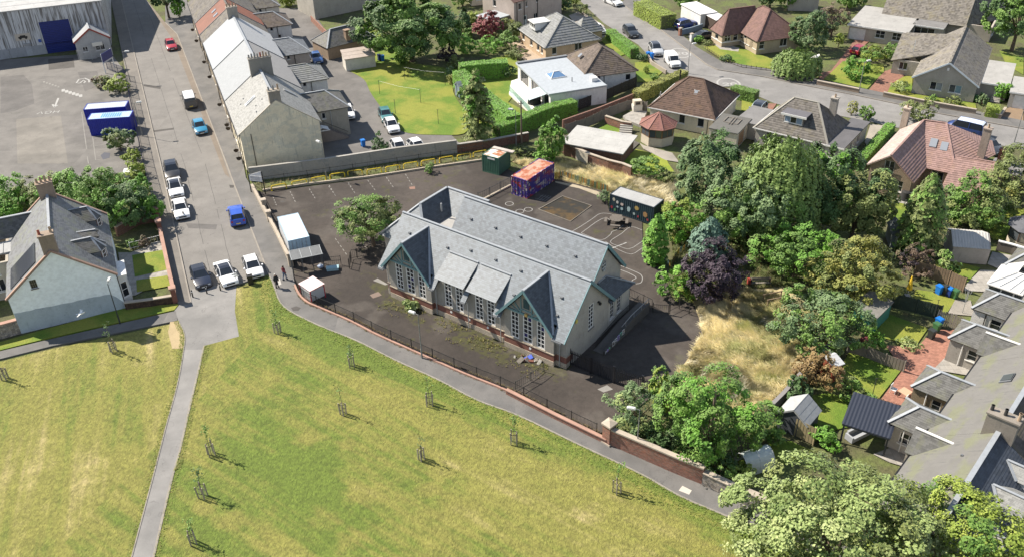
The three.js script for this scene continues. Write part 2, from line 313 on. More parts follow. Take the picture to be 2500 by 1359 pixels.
const kerbPark=smooth([[-26.89,-85.33],[-25.91,-83.15],[-24.53,-79.8],[-23.5,-78.48],[-19.72,-75.49],[-15.54,-72.76],[-11.71,-69.72],[-7.07,-66.33],[-3.51,-63.4],[0.02,-61.28],[5.14,-57.4],[10.27,-53.52],[12.93,-51.11],[16.5,-48.7],[24.5,-43.13]],4);
const wallFoot=smooth([[-24.67,-87],[-23.74,-83.7],[-22.64,-81.1],[-21.57,-79.67],[-20.24,-78.71],[-16.6,-76.13],[-13.74,-73.77],[-9.87,-70.93],[-4.73,-67.2],[-0.64,-64.49],[3.63,-60.98],[7.88,-57.6],[10.03,-55.84],[14.94,-52.45],[16.97,-50.88],[25.17,-45.14]],4);
const pathL=smooth([[-34.5,-77.06],[-33.04,-74.32],[-32.5,-72],[-31.55,-66.7],[-30.86,-60.89],[-30.15,-55.41],[-29.06,-46.52],[-28.42,-41.42]],3),pathR=smooth([[-30.64,-72.59],[-30.23,-69.46],[-29.42,-62.94],[-28.7,-57.43],[-28.53,-55.35],[-27.41,-46.47],[-26.67,-41.37]],3);
const mowDir=(()=>{ const a=[-19.55,-61.91],b=[-14.11,-57.8],l=distOf(a,b);return [(b[0]-a[0])/l,(b[1]-a[1])/l];})();
const G_GREEN=[.105,.148,.021],G_MID=[.19,.186,.043],G_DRY=[.295,.258,.098],G_TAN=[.40,.325,.17];
function turf(x, z, dryness, dir = mowDir) {
  const n1=fbm(x*.055+3,z*.055,3,81),n2=fbm(x*.3,z*.3,4,82),n3=fbm(x*1.6,z*1.6,3,83),n4=fbm(x*5,z*5,3,84);
  const a=x*dir[0]+z*dir[1],b=-x*dir[1]+z*dir[0],w=b+.5*fbm(a*.1,b*.3,2,87),n5=fbm(a*.05,w*.85,3,85),n6=fbm(a*.16,w*2.6,2,86);
  const k=dryness+1.15*(n1-.5)+.42*(n2-.5)+.22*(n3-.5)+.7*(n5-.5)+.34*(n6-.5);
  let c=k<.5?mix3(G_GREEN,G_MID,ss(.0,.5,k)) :mix3(G_MID,G_DRY,ss(.5,.95,k));
  c=mix3(c,G_TAN,.6*ss(.78,1.1,k+.25*(n2-.5)));
  const v=.56+.82*n4+.16*(n3-.5)+.3*(hash(Math.floor(x*20),Math.floor(z*20),6)-.5);
  return [c[0] * v, c[1] * v, c[2] * v];
}
const mowWest=(()=>{ const a=[-38.03,-59.08],b=[-35.02,-49.35],l=distOf(a,b);return [(b[0]-a[0])/l,(b[1]-a[1])/l];})();
const bare=[[-12.58,-51.98],[-7.52,-52.47],[-14.89,-49.95],[-12.69,-47.92],[-22.07,-49.86],[-24.84,-51.22],[-26.83,-54.87],[-18.36,-58.71],[-14.56,-58.07],[-6.32,-54.62],[5.61,-49.77]].map((p,i)=>[...p,[2.4,1.7,2.6,2.2,2.2,1.4,1.3,1.6,1.2,1.8,1.8][i]]);
const dryAt=(x,z)=>{ let k=0;for (const [a,b,r] of bare) k=Math.max(k,1-Math.hypot(x-a,(z-b)*1.2)/r);return .3*ss(0,.8,k+.7*(fbm(x*.9,z*.9,3,89)-.5));};
const lawnTex=worldTex(-75,-96,45,-36,2048,1280,(x,z)=>{ const d=distLine(x,z,kerbPark),e=distLine(x,z,pathR),west=x<-27+(z+70)*-.35;return turf(x,z,dryAt(x,z)+(west?.54 :.45)-.34*ss(4.5,.3,d+1.5*(fbm(x,z,2,88)-.5))-.12*ss(1,.2,e),west?mowWest :mowDir);});
const lawnMat=mat([1,1,1],.95,{ map:lawnTex,bumpMap:GRASS_B,bumpScale:.12 });
const gardenTex=mapOf(1024,1024,24,(i,j)=>{ const x=i/1024*24,z=j/1024*24,n=fbm(x/3,z/3,5,90,8),f=fbm(i/3,j/3,2,91,0);const c=mix3([.095,.165,.014],[.20,.215,.032],ss(.3,.7,n)),v=.7+.55*f;return c.map(q=>q*v);});
const gardenGrass=mat([1,1,1],.95,{ map:gardenTex,bumpMap:GRASS_B,bumpScale:.05 });
const earthTex=mapOf(512,512,16,(i,j)=>{ const n=fbm(i/50,j/50,5,95,0),f=fbm(i/5,j/5,3,96,0);return mix3([.085,.085,.04],[.10,.125,.035],ss(.3,.7,n)).map(q=>q*(.55+.8*f));});
const earth=mat([1,1,1],1,{ map:earthTex,bumpMap:GRASS_B,bumpScale:.06 });

// asphalt of three ages
function asphaltTex(size, metres, seed, c0, c1, patchy) {
  return mapOf(size, size, metres, (i, j) => {
    const x=i/size*metres,z=j/size*metres,n=fbm(x/2.5,z/2.5,5,seed,0),q=fbm(x*1.2,z*1.2,3,seed+3,0),g=hash(i,j,seed+5);
    const crack=Math.abs(fbm(x*.45,z*.45,4,seed+8)-.5)<.0035?.75 :1;
    const v = crack * (.9 + .2 * (q - .5) + .22 * (g - .5));
    return mix3(c0,c1,cl(.5+patchy*(n-.5))).map(k=>k*v);
  });
}
const roadMat=mat([1,1,1],.93,{ map:asphaltTex(1024,26,100,[.165,.158,.149],[.205,.196,.184],1.5),bumpMap:FINE_B,bumpScale:.004 });
const lotMat=mat([1,1,1],.93,{ map:asphaltTex(1024,30,110,[.125,.12,.114],[.175,.167,.157],2),bumpMap:FINE_B,bumpScale:.004 });
const paveMat=mat([1,1,1],.93,{ map:asphaltTex(1024,20,120,[.15,.14,.128],[.195,.18,.16],1.6),bumpMap:FINE_B,bumpScale:.004 });
const pathMat=mat([1,1,1],.92,{ map:asphaltTex(1024,18,130,[.18,.178,.174],[.245,.24,.232],2),bumpMap:FINE_B,bumpScale:.003 });
const walkMat=mat([1,1,1],.92,{ map:asphaltTex(1024,18,140,[.115,.114,.113],[.165,.160,.155],2.2),bumpMap:FINE_B,bumpScale:.003 });
const slabMat=mat([1,1,1],.9,{ map:mapOf(512,512,6,(i,j)=>{ const a=Math.floor(i/51.2),b=Math.floor(j/51.2),e=(i % 51.2<2||j % 51.2<2)?.62 :1,n=fbm(i/30,j/30,4,150,0);const v=e*(.7+.35*n+.22*(hash(a,b,3)-.5));return [.33*v,.315*v,.29*v];}) });
const gravelMat=mat([1,1,1],.95,{ map:asphaltTex(512,10,160,[.24,.225,.20],[.35,.32,.28],2),bumpMap:FINE_B,bumpScale:.01 });
const paverMat=mat([1,1,1],.9,{ map:mapOf(512,512,4,(i,j)=>{ const r=Math.floor(j/12.8),u=i+(r % 2)*12.8,k=Math.floor(u/25.6),e=(u % 25.6<2||j % 12.8<1.6)?.7 :1,v=e*(.75+.4*hash(k % 20,r,4))*(.8+.4*fbm(i/40,j/40,4,170,0));return [.235*v,.118*v,.085*v];}) });
const paverPale=mat([1.25,1.2,1.2],.9,{ map:paverMat.map });
const kerbMat = mat([.27, .25, .225], .9, { map: STAIN });

// the school yard: old dark asphalt, worn and mossy in places
const schoolFront=[[-13.02,-80.67],[-8.18,-77.5],[-4.24,-74.12],[-0.93,-71.28],[3.52,-68.15]];
const yardTex=worldTex(-40,-118,26,-50,2048,2048,(x,z)=>{
  const n=fbm(x*.09,z*.09,5,200),m=fbm(x*.5,z*.5,4,201),q=fbm(x*3,z*3,3,202),d=distLine(x,z,schoolFront);
  let c=mix3([.037,.0305,.0265],[.072,.060,.052],cl(.45+1.9*(n-.5)+.8*(m-.5)));
  const moss=ss(.50,.72,fbm(x*.7,z*.7,4,203)+.34*ss(4.2,.4,d)-.16);
  c=mix3(c,[.062,.066,.012],.6*moss*ss(.35,.6,q+.1));
  const dust=ss(.56,.74,fbm(x*.28,z*.28,4,204));c=mix3(c,[.105,.093,.082],.5*dust);
  const crack=Math.abs(fbm(x*.35,z*.35,4,205)-.5)<.003?.7 :1,v=crack*(.86+.34*(q-.5)+.3*(hash(Math.floor(x*30),Math.floor(z*30),8)-.5));
  return c.map(k => k * v);
});
const yardMat=mat([1,1,1],.93,{ map:yardTex,bumpMap:FINE_B,bumpScale:.004 });

const ground=new MB().quad([-700,-.07,500],[700,-.07,500],[700,-.07,-1200],[-700,-.07,-1200]).build('ground',earth);ground.userData.kind='structure';ground.userData.label='bare earth and rough ground under the whole neighbourhood';

// park lawn in two halves either side of the pale path
patch('lawn',[...[[-45.59,-37.15],[-63.49,-66.71],[-50.03,-70.84],[-45.7,-72.75],[-34.77,-76.56]],...pathL],.08,lawnMat,'mown park lawn west of the pale path',{ skirt:.2 });
patch('lawn',[...pathR.slice().reverse(),...[[-27.53,-74.01],[-29.06,-78.5],[-29.96,-83.18],[-28.98,-83.37]],...kerbPark,...[[30.4,-36.51],[-25.11,-36.58]]],.08,lawnMat,'wide mown park lawn in front of the school',{ skirt:.2 });
patch('verge',[[-57.46,-69.82],[-50.91,-72.77],[-47.49,-74.31],[-35.5,-79.01],[-35.31,-80.13],[-41.08,-79.63],[-49.54,-75.22],[-51.53,-74.14],[-58.33,-71.44]],.08,gardenGrass,'strip of grass along the foot of the pale gable',{ skirt:.2 });
patch('path',[...pathL,...pathR.slice().reverse(),...[[-27.53,-74.01],[-29.02,-78.5],[-30.04,-83.5],[-28.99,-84.19],[-34.72,-82.83],[-34.25,-80.39],[-35.24,-79.9],[-35.43,-78.78]]],.085,pathMat,'pale tarmac path and turning pad leading down the park',{ skirt:.2 });
patch('path',[[-59.57,-66.56],[-50.24,-71.3],[-45.9,-73.23],[-34.58,-77.06],[-35.3,-78.78],[-47.38,-74.03],[-50.82,-72.57],[-60.79,-68.71]],.092,walkMat,'dark tarmac path below the pale gable',{ skirt:.2 });
patch('sand_patch',[[-35.27,-76.81],[-34.45,-76.96],[-33.15,-74.29],[-32.49,-72.19],[-33.7,-72.24],[-34.96,-75.07]],.097,mat([.40,.32,.19],1,{ map:STAIN }),'patch of bare sandy ground beside the path');
// streets
patch('road',[[-120.8,-290.87],[-80.87,-194.75],[-47.9,-114.49],[-34.08,-80.23],[-34.72,-82.83],[-28.99,-84.19],[-26.89,-85.33],[-36.91,-109.54],[-38.71,-113.96],[-62.02,-170.52],[-66.55,-178.07],[-75.45,-194.28],[-100.69,-256.82]],.0,roadMat,'worn tarmac street running down to the park');
patch('road',[[9.39,-216.05],[15.16,-186.34],[18.58,-171.12],[23.52,-158.36],[24.48,-152.75],[26.37,-144.88],[29.9,-137.17],[37.66,-137.69],[38.84,-133.15],[40.65,-130.08],[52.54,-122.54],[54.53,-120.81],[62.06,-116.55],[77.96,-107.22],[89.04,-107.8],[72.78,-118.67],[63.31,-124.69],[59.88,-127.7],[54.13,-132.13],[46.22,-137.63],[41.57,-141.19],[34.89,-144.84],[33.59,-147.25],[27.99,-168.63],[26.71,-170.46],[23.37,-183.09],[17.82,-215.21]],.0,mat([1,1,1],.93,{ map:asphaltTex(1024,26,180,[.185,.182,.18],[.235,.23,.225],2),bumpMap:FINE_B,bumpScale:.004 }),'grey residential street curving past the bungalows');
// pavements and kerbs
patch('pavement',[[-128.52,-291.81],[-83.19,-194.96],[-65.05,-150.83],[-50.25,-114.63],[-44,-100.19],[-41.33,-93.96],[-35.86,-80.69],[-35.24,-79.9],[-34.03,-80.07],[-47.9,-114.49],[-80.87,-194.75],[-120.8,-290.87]],.1,paveMat,'left pavement of the street beside the car park railings',{ skirt:.16 });
patch('pavement',[...[[-84.88,-237.33],[-66.55,-178.07],[-62.02,-170.52],[-38.71,-113.96],[-36.91,-109.54],[-26.89,-85.33]],...kerbPark.slice(1),...wallFoot.slice().reverse(),...[[-33.3,-106.06],[-34.98,-109.43],[-39.4,-123.47],[-53.86,-159.66],[-66.78,-193.52],[-78.1,-224.72]]],.1,walkMat,'pavement along the terrace and the school railings',{ skirt:.16 });
patch('parking_bay',[[-75.45,-194.28],[-66.55,-178.07],[-62.02,-170.52],[-42.18,-122.21],[-37.21,-109.68],[-38.15,-110.82],[-45.46,-128.28],[-62.24,-168.17],[-71.09,-185.35]],.012,mat([.98,.86,.74],.93,{ map:roadMat.map }),'brown strip of parking bay along the terrace kerb');
patch('pavement',[[23.37,-183.09],[26.71,-170.46],[27.99,-168.63],[33.59,-147.25],[34.89,-144.84],[41.57,-141.19],[46.22,-137.63],[54.13,-132.13],[59.88,-127.7],[63.31,-124.69],[72.78,-118.67],[89.04,-107.8],[90.56,-110.21],[74.07,-121.32],[65.09,-128.15],[58.22,-133.02],[49.97,-139.33],[43.37,-144.42],[36.18,-148.84],[33.39,-156.3],[29.59,-174.26],[26.17,-191.23]],.1,walkMat,'far pavement of the residential street',{ skirt:.16 });
function kerbLine(pts,label,d=.14) { const b=new MB();wallStrip(b,pts,-d/2,d/2,-.06,.125);const o=b.build('kerb',kerbMat);o.userData.kind='structure';o.userData.label=label;return o;}
kerbLine([[-120.8,-290.87],[-80.87,-194.75],[-47.9,-114.49],[-34.03,-80.07]],'stone kerb along the car park side of the street',.16);
kerbLine([[-66.55,-178.07],[-62.02,-170.52],[-38.71,-113.96],[-36.91,-109.54],[-26.89,-85.33]],'stone kerb along the terrace side of the street',.16);
kerbLine(kerbPark,'pale concrete edging between the lawn and the pavement',.16);
kerbLine(offsetLine(pathL,0),'ragged edging on the left of the pale path',.1);
kerbLine(offsetLine(pathR,0),'pale edging on the right of the pale path',.18);
kerbLine([[23.37,-183.09],[26.71,-170.46],[27.99,-168.63],[33.59,-147.25],[34.89,-144.84],[41.57,-141.19],[46.22,-137.63],[54.13,-132.13],[59.88,-127.7],[63.31,-124.69],[72.78,-118.67]],'kerb of the far pavement by the bungalows',.16);
// left car park, school yard, gardens
const tarPatch=mat([.78,.78,.8],.93,{ map:lotMat.map }),tarNew=mat([.5,.49,.49],.93,{ map:lotMat.map }),tarPale=mat([1.2,1.18,1.12],.93,{ map:lotMat.map });
patch('car_park',[[-82.6,-98.29],[-121.5,-162.55],[-90.14,-158.95],[-77.64,-160.58],[-72.57,-163.26],[-65.05,-150.83],[-50.25,-114.63],[-51.4,-109.75],[-66.53,-107.08],[-65.11,-97.4]],.02,lotMat,'wide worn tarmac car park behind the street railings');
patch('yard',[...[[-33.3,-106.06],[-31.84,-105.19],[-18.53,-108.27],[-7.91,-112.18],[-3.49,-113.45],[0.63,-109.23],[5.83,-106.91],[12.28,-103.56],[12.06,-98.39],[15.72,-94.95],[14.88,-87.62],[16.59,-83.7],[16.7,-78.78],[18.8,-77.86],[19.16,-73.53],[18.38,-71.53],[17.13,-69.49],[15.07,-66.28],[12.75,-63.73],[10.19,-61.05]],...wallFoot.filter(p=>p[1]<[7.88,-57.6][1]).reverse()],.03,yardMat,'dark patched tarmac yard round the school');
patch('driveway',[[-56.13,-186.85],[-39.19,-185.4],[-33.22,-168.24],[-25.09,-164.12],[-18.97,-146.97],[-5.2,-114.58],[-5.89,-119.31],[-23.84,-115.02],[-33.17,-111.15],[-36.01,-116.39],[-45.89,-145.1]],.0,mat([.9,.9,.92],.93,{ map:lotMat.map }),'grey tarmac drive and parking behind the terrace');
patch('lawn',smooth([...[[-26.53,-148.74],[-20.78,-152.11],[-12.8,-150.35],[-9.62,-148.1],[-8.62,-138.29],[-7.29,-132.75],[-5.69,-128.44],[-6.4,-121.92],[-10.39,-121.74],[-13.91,-122.38],[-15.58,-123.54],[-17.54,-127.39],[-19.53,-132.6],[-21.97,-139.2],[-23.59,-144.62],[-26.53,-148.74]]],4),.05,gardenGrass,'big bright drying green with clothes poles');
patch('lawn',[[-29.69,-170.36],[-23.45,-169.86],[-20.56,-163.77],[-14.84,-146.68],[-23.46,-150.21]],.04,gardenGrass,'shaded grass under the big sycamore');
patch('garden_soil',[[-23.46,-150.21],[1.72,-155.5],[3.47,-141.67],[-5.61,-132],[-7.64,-136.28],[-10.73,-146.39]],.03,earth,'dark soil border beneath the shrubs');
patch('lawn',[[-8.78,-149.15],[1.72,-155.5],[2.08,-139.08],[0.06,-133.26],[4.86,-126.61],[0.52,-121.02],[-4.86,-125.72]],.045,gardenGrass,'narrow lawn between the tall hedge and the white extension');
patch('terrace_paving',[[0.26,-136.17],[0.71,-141.57],[3.42,-143.81],[6.61,-132.32],[3.35,-128.54]],.3,mat([.74,.70,.64],.8,{ map:GRAIN }),'pale paved terrace of the white extension',{ skirt:.35 });
patch('path',[[0.21,-160.83],[3.15,-165.98],[6.4,-153.41],[7.82,-152.7],[4.15,-148.25],[2.64,-153.08]],.06,mat([.42,.34,.26],.95,{ map:STAIN }),'paved path beside the tan bungalow');
patch('lawn',[[16.97,-161.51],[18.53,-164.08],[21.99,-154.7],[19.43,-152.44]],.05,gardenGrass,'small front lawn behind the clipped hedge');
patch('lawn',[[21.73,-149.3],[23.83,-149.73],[25.68,-144.44],[23.3,-140.27],[20.99,-140.43]],.05,gardenGrass,'front lawn of the brown roofed bungalow');
patch('driveway',[[12.28,-176.15],[14.83,-179.04],[18.42,-169.7],[18.53,-164.08],[16.97,-161.51],[13.29,-170.84]],.04,mat([.36,.32,.28],.95,{ map:STAIN }),'pale concrete drive of the grey roofed bungalow');
patch('lawn',[[11.81,-121.63],[14.46,-123.82],[16.51,-121.76],[16.05,-119.29],[13.03,-119.89]],.05,gardenGrass,'upper lawn below the brick steps');
patch('lawn',[[14.98,-111.38],[17.58,-115.21],[21.19,-112.7],[21.33,-110.5],[21.72,-107.93],[16.73,-108.57]],.05,mat([1.1,1.2,.9],.95,{ map:gardenTex,bumpMap:GRASS_B,bumpScale:.05 }),'bright green lawn beside the garage roofs');
patch('patio',[[17.01,-126.08],[18.88,-128.23],[20.79,-127.65],[19.2,-122.45],[17.38,-124.73]],.35,slabMat,'slabbed patio above the brick steps',{ skirt:.4 });
patch('deck',[[7.22,-120.25],[11.87,-120.37],[16.44,-119.68],[18.33,-117.13],[15,-111.57],[12.37,-112.84]],.08,mat([.30,.295,.28],.9,{ map:slabMat.map }),'grey paved yard around the garage');
patch('path',[[18.33,-117.13],[18.89,-116.3],[22.34,-113.77],[22.82,-110.74],[21.02,-111.59],[18.6,-115.34]],.06,gravelMat,'gravel path curving past the lawn');
patch('lawn',[[34.66,-156.25],[36.93,-157.03],[42.14,-153.8],[45.24,-148.74],[44,-144.25],[41.04,-145.59],[36.62,-149.38]],.05,gardenGrass,'front lawn of the plum roofed bungalow');
patch('path',[[36.79,-157.36],[38.39,-157.89],[40.77,-155.16],[40.15,-153.34],[37.32,-154.79]],.056,slabMat,'slab path to the plum roofed bungalow door');
patch('lawn',[[35.94,-131.82],[37.83,-131.21],[36.14,-127.11],[34.92,-127.65]],.05,gardenGrass,'small lawn by the silver car');
patch('driveway',[[39.41,-130.15],[40.85,-130.06],[38.07,-124.74],[35.84,-123.56],[35.8,-124.88],[38.09,-126.98]],.03,paverMat,'red paved drive by the silver car');
patch('driveway',[[50.79,-142.1],[53.04,-143.04],[61.9,-158.01],[64.18,-157.18],[58.7,-149.52],[51.14,-139.38],[50.01,-139.46]],.05,paverMat,'red block drive of the long low house');
patch('driveway',[[55.69,-133.43],[61.12,-141.92],[65.57,-144.95],[69.35,-151.75],[71.33,-150.99],[65.94,-143.79],[66.5,-143.19],[63.57,-139.58],[57.89,-132.29]],.055,paverMat,'red block drive beside the gabled bungalow');
patch('lawn',[[50.77,-139.41],[56.37,-147.34],[58.75,-146.59],[62.37,-144.89],[61.31,-141.9],[56.18,-134.89]],.06,gardenGrass,'front lawn with the round clipped shrub');
patch('lawn',[[60.58,-136.63],[63.57,-139.58],[65.48,-140.52],[62.23,-132.49],[70.14,-128.12],[69.33,-125.87],[58.26,-132.27]],.06,gardenGrass,'lawn round the grey gable wall');
patch('lawn',[[66.16,-144.9],[69.7,-150.5],[71.3,-150.38],[68.44,-143.61]],.06,gardenGrass,'grass patch in the paved front court');
patch('lawn',[[84.13,-150.63],[86.43,-146.88],[82.75,-139.29],[82.14,-143.74]],.04,gardenGrass,'shaded grass behind the big right hand tree');
patch('lawn',[[93.4,-179.49],[96.37,-179.23],[91.49,-169.54],[91.16,-171.82]],.04,gardenGrass,'grass behind the long low house');
patch('driveway',[[73.31,-125.61],[75.32,-126.85],[76.26,-125.87],[73.98,-121.15],[71.12,-122.41]],.05,mat([.25,.18,.12],.95,{ map:STAIN }),'brown gravel drive of the far right garage');
patch('driveway',[[52.21,-121.66],[54.79,-120.65],[49.19,-113.33],[49.32,-115.66]],.03,mat([.34,.31,.27],.95,{ map:STAIN }),'pale drive beside the flat side extension');
patch('lawn',[[46.11,-98.28],[49.47,-97.79],[47.04,-91.46],[45.04,-92.13],[45.72,-95.57]],.05,gardenGrass,'back lawn of the pink roofed house');
patch('path',[[47.25,-99.78],[49.9,-97.77],[49.13,-96.89],[46.77,-98.87]],.07,slabMat,'slab path at the foot of the pink roofed house');
patch('lawn',[[57.29,-95.56],[62.09,-95.9],[61,-88.57],[54.97,-88.87],[54.96,-91.62]],.05,gardenGrass,'lawn by the dark roofed summerhouse');
patch('lawn',[[44.01,-84.25],[47.91,-85.06],[50.94,-83.18],[48.22,-80.21],[45.2,-81.29]],.05,gardenGrass,'small lawn with the washing line');
patch('path',[[48.22,-80.21],[50.73,-82.7],[53.93,-82.31],[51.71,-78.68],[49.64,-78.54],[47.26,-78.88]],.055,slabMat,'grey slabs in front of the conservatory');
patch('path',[[53.67,-86.31],[55.42,-85.45],[53.02,-82.59],[52.03,-83.86]],.05,slabMat,'slabs beside the rough cast garage');
patch('lawn',[[42.39,-79.33],[44.07,-78.8],[45.87,-77.38],[43.85,-74.88],[41.58,-76.26],[41.67,-77.79]],.05,gardenGrass,'small lawn by the wheelie bins');
patch('path',[[45.71,-77.27],[47.25,-77.09],[46.42,-74.35],[43.97,-74.87]],.055,gravelMat,'pale slabs by the rotary dryer');
patch('lawn',[[35.34,-71.65],[38.02,-75.05],[41.04,-72.51],[38.89,-69.89],[36.11,-71.08]],.05,gardenGrass,'lawn between the green shed and the bins');
patch('patio',[[36.23,-66.19],[35.89,-70.02],[38.69,-69.38],[41.42,-72.21],[43.5,-72.12],[41.5,-68.48],[38.62,-65.61],[35.07,-61.11],[32.33,-61.66],[35.99,-65.95]],.06,paverPale,'red paved patio behind the terrace');
patch('lawn',[[31.68,-68.38],[32.32,-69.38],[36.07,-66.2],[32.26,-61.89],[30.73,-62.63],[29.98,-65.95]],.05,gardenGrass,'long lawn behind the panel fence');
patch('lawn',[[26.31,-62.8],[28.36,-63.18],[30.51,-61.96],[32.65,-60.11],[31.78,-58.86],[28.25,-58.57],[25.41,-57.64],[26.38,-61]],.05,gardenGrass,'lawn by the grey summerhouse');
patch('lawn',[[20.35,-56.62],[23.28,-57.11],[24.75,-55.86],[23.28,-54.55],[19.26,-54.32],[17.17,-54.77]],.05,gardenGrass,'shaded grass by the plastic greenhouse');
patch('path',[[29.68,-55.29],[31.81,-56.2],[32.6,-54.99],[31.84,-53.68],[30.7,-54.29]],.06,slabMat,'slabs at the back door of the end terrace house');
patch('path',[[40.73,-67.75],[43.24,-67.39],[42.18,-64.98],[38.96,-66.08]],.07,slabMat,'slabs by the flower pots');
patch('meadow_soil',[[18.83,-78.01],[23.67,-81.5],[28.44,-81.28],[31.21,-75.84],[32.16,-70.94],[22.31,-60.59],[19.53,-60.7],[15.07,-66.28],[17.13,-69.49],[18.89,-72.51]],.04,mat([.52,.44,.25],1,{ map:STAIN,bumpMap:GRASS_B,bumpScale:.1 }),'dry ground under the long golden grass');
patch('meadow_soil',[[0.4,-112.33],[6.55,-113.25],[9.74,-111.16],[20.97,-105.71],[21.16,-99.06],[17.25,-94.68],[12.51,-102.77],[5.85,-107.26]],.036,mat([.48,.40,.23],1,{ map:STAIN,bumpMap:GRASS_B,bumpScale:.1 }),'dry ground behind the painted pickets');
patch('grass_bank',[[18.95,-93.13],[25.63,-92.79],[29.49,-85.35],[28.44,-81.28],[23.64,-81.34],[18.83,-78.01],[17.44,-80.99]],.045,gardenGrass,'shady grass between the yard trees');
// front garden of the pale house
patch('lawn',[[-43.72,-90.31],[-40.29,-91.37],[-38.71,-86.96],[-41.86,-85.68]],.06,gardenGrass,'upper front lawn of the pale house');
patch('lawn',[[-41.47,-84.96],[-38.28,-85.79],[-37.33,-83.66],[-40.61,-82.59]],.06,gardenGrass,'lower front lawn of the pale house');
patch('path',[[-45.56,-91.01],[-44.09,-90.94],[-40.99,-93.93],[-38.08,-85.64],[-40.58,-82.05],[-41.63,-81.84]],.035,slabMat,'slab path round the front lawns of the pale house');
patch('garden_soil',[[-74.53,-102],[-64.96,-103.64],[-52.25,-112.23],[-43.86,-100.39],[-41.32,-93.77],[-46,-92.59],[-55.32,-93.05],[-65.41,-84.81]],.028,earth,'soil beneath the trees behind the pale house');

// old repairs, seams and gullies in the tarmac
for (const [q,y,m,l] of [[[[-81.56,-158.7],[-77.17,-158.99],[-75.01,-153.97],[-79.14,-153.09]],.026,tarNew,'dark repair strip in front of the blue roller door'],[[[-86.12,-150.12],[-82.62,-151.01],[-79.17,-146.3],[-75.12,-137.71],[-76.94,-134.91],[-78.82,-134.07]],.025,tarPatch,'older grey patch of the car park near the warehouse'],[[[-73.54,-151.52],[-70.37,-151.87],[-67.22,-145.48],[-68.85,-142.39]],.0255,tarPatch,'patched square of car park by the turning symbol'],[[[-75.25,-131.51],[-68.82,-132.49],[-60.93,-115.25],[-68.1,-115.67]],.0245,tarPale,'paler resurfaced area of the car park'],[[[-60.07,-144.98],[-56.88,-143.69],[-56.65,-142.61],[-59.9,-144.16]],.004,tarNew,'narrow dark trench repair across the upper street'],[[[-53.46,-125.68],[-49.69,-126.75],[-49.49,-126.08],[-53.25,-125.02]],.004,tarNew,'thin dark trench repair across the middle street'],[[[-39.58,-97.56],[-35.64,-97.06],[-35.48,-95.88],[-38.95,-96.35]],.004,tarPatch,'wide faint repair across the lower street'],[[[-36.77,-107.61],[-36.08,-107.4],[-36,-106.72],[-36.47,-106.74]],.005,tarNew,'iron gully grating in the street'],[[[-21.2,-83.97],[-20.82,-84.07],[-20.63,-83.71],[-21.01,-83.6]],.036,tarNew,'iron cover in the school yard'],[[[-29.08,-102.71],[-28.54,-102.68],[-28.47,-102.33],[-28.95,-102.29]],.036,tarNew,'dark gully in the school car park'],[[[-23.21,-78.8],[-22.71,-79.07],[-22.16,-78.75],[-22.34,-78.25],[-22.88,-78.21]],.106,tarNew,'dark wet patch on the school pavement'],[[[-13,-105.63],[-12.26,-105.72],[-12.17,-105.04],[-12.85,-104.99]],.036,mat([.22,.13,.1],.95),'rusty cover in the school car park']]) patch('road_patch',q,y,m,l);
{ const b=new MB();for (const f of [.36,.68]) { const A=[[-80.87,-194.75],[-47.9,-114.49],[-34.08,-80.23]],B=[[-73.85,-194.14],[-38.71,-113.96],[-27.76,-83.88]];const L=A.map((p,i)=>[mix(p[0],B[i][0],f),mix(p[1],B[i][1],f)]),W=[];for (let i=0;i<2;i++) for (let k=0;k<24;k++) { const t=k/24;W.push([mix(L[i][0],L[i+1][0],t)+.18*(fbm(k*.7+i*9,f*30,3,190)-.5),mix(L[i][1],L[i+1][1],t)]);} const C=offsetLine(W,.025),D=offsetLine(W,-.025);for (let k=0;k+1<W.length;k++) if (hash(k,f*10 | 0,4)>.25) b.quad([C[k][0],.005,C[k][1]],[C[k+1][0],.005,C[k+1][1]],[D[k+1][0],.005,D[k+1][1]],[D[k][0],.005,D[k][1]]);} const o=b.build('road_seam',mat([.07,.068,.066],.9));o.userData.kind='structure';o.userData.label='dark seams running along the worn street';}

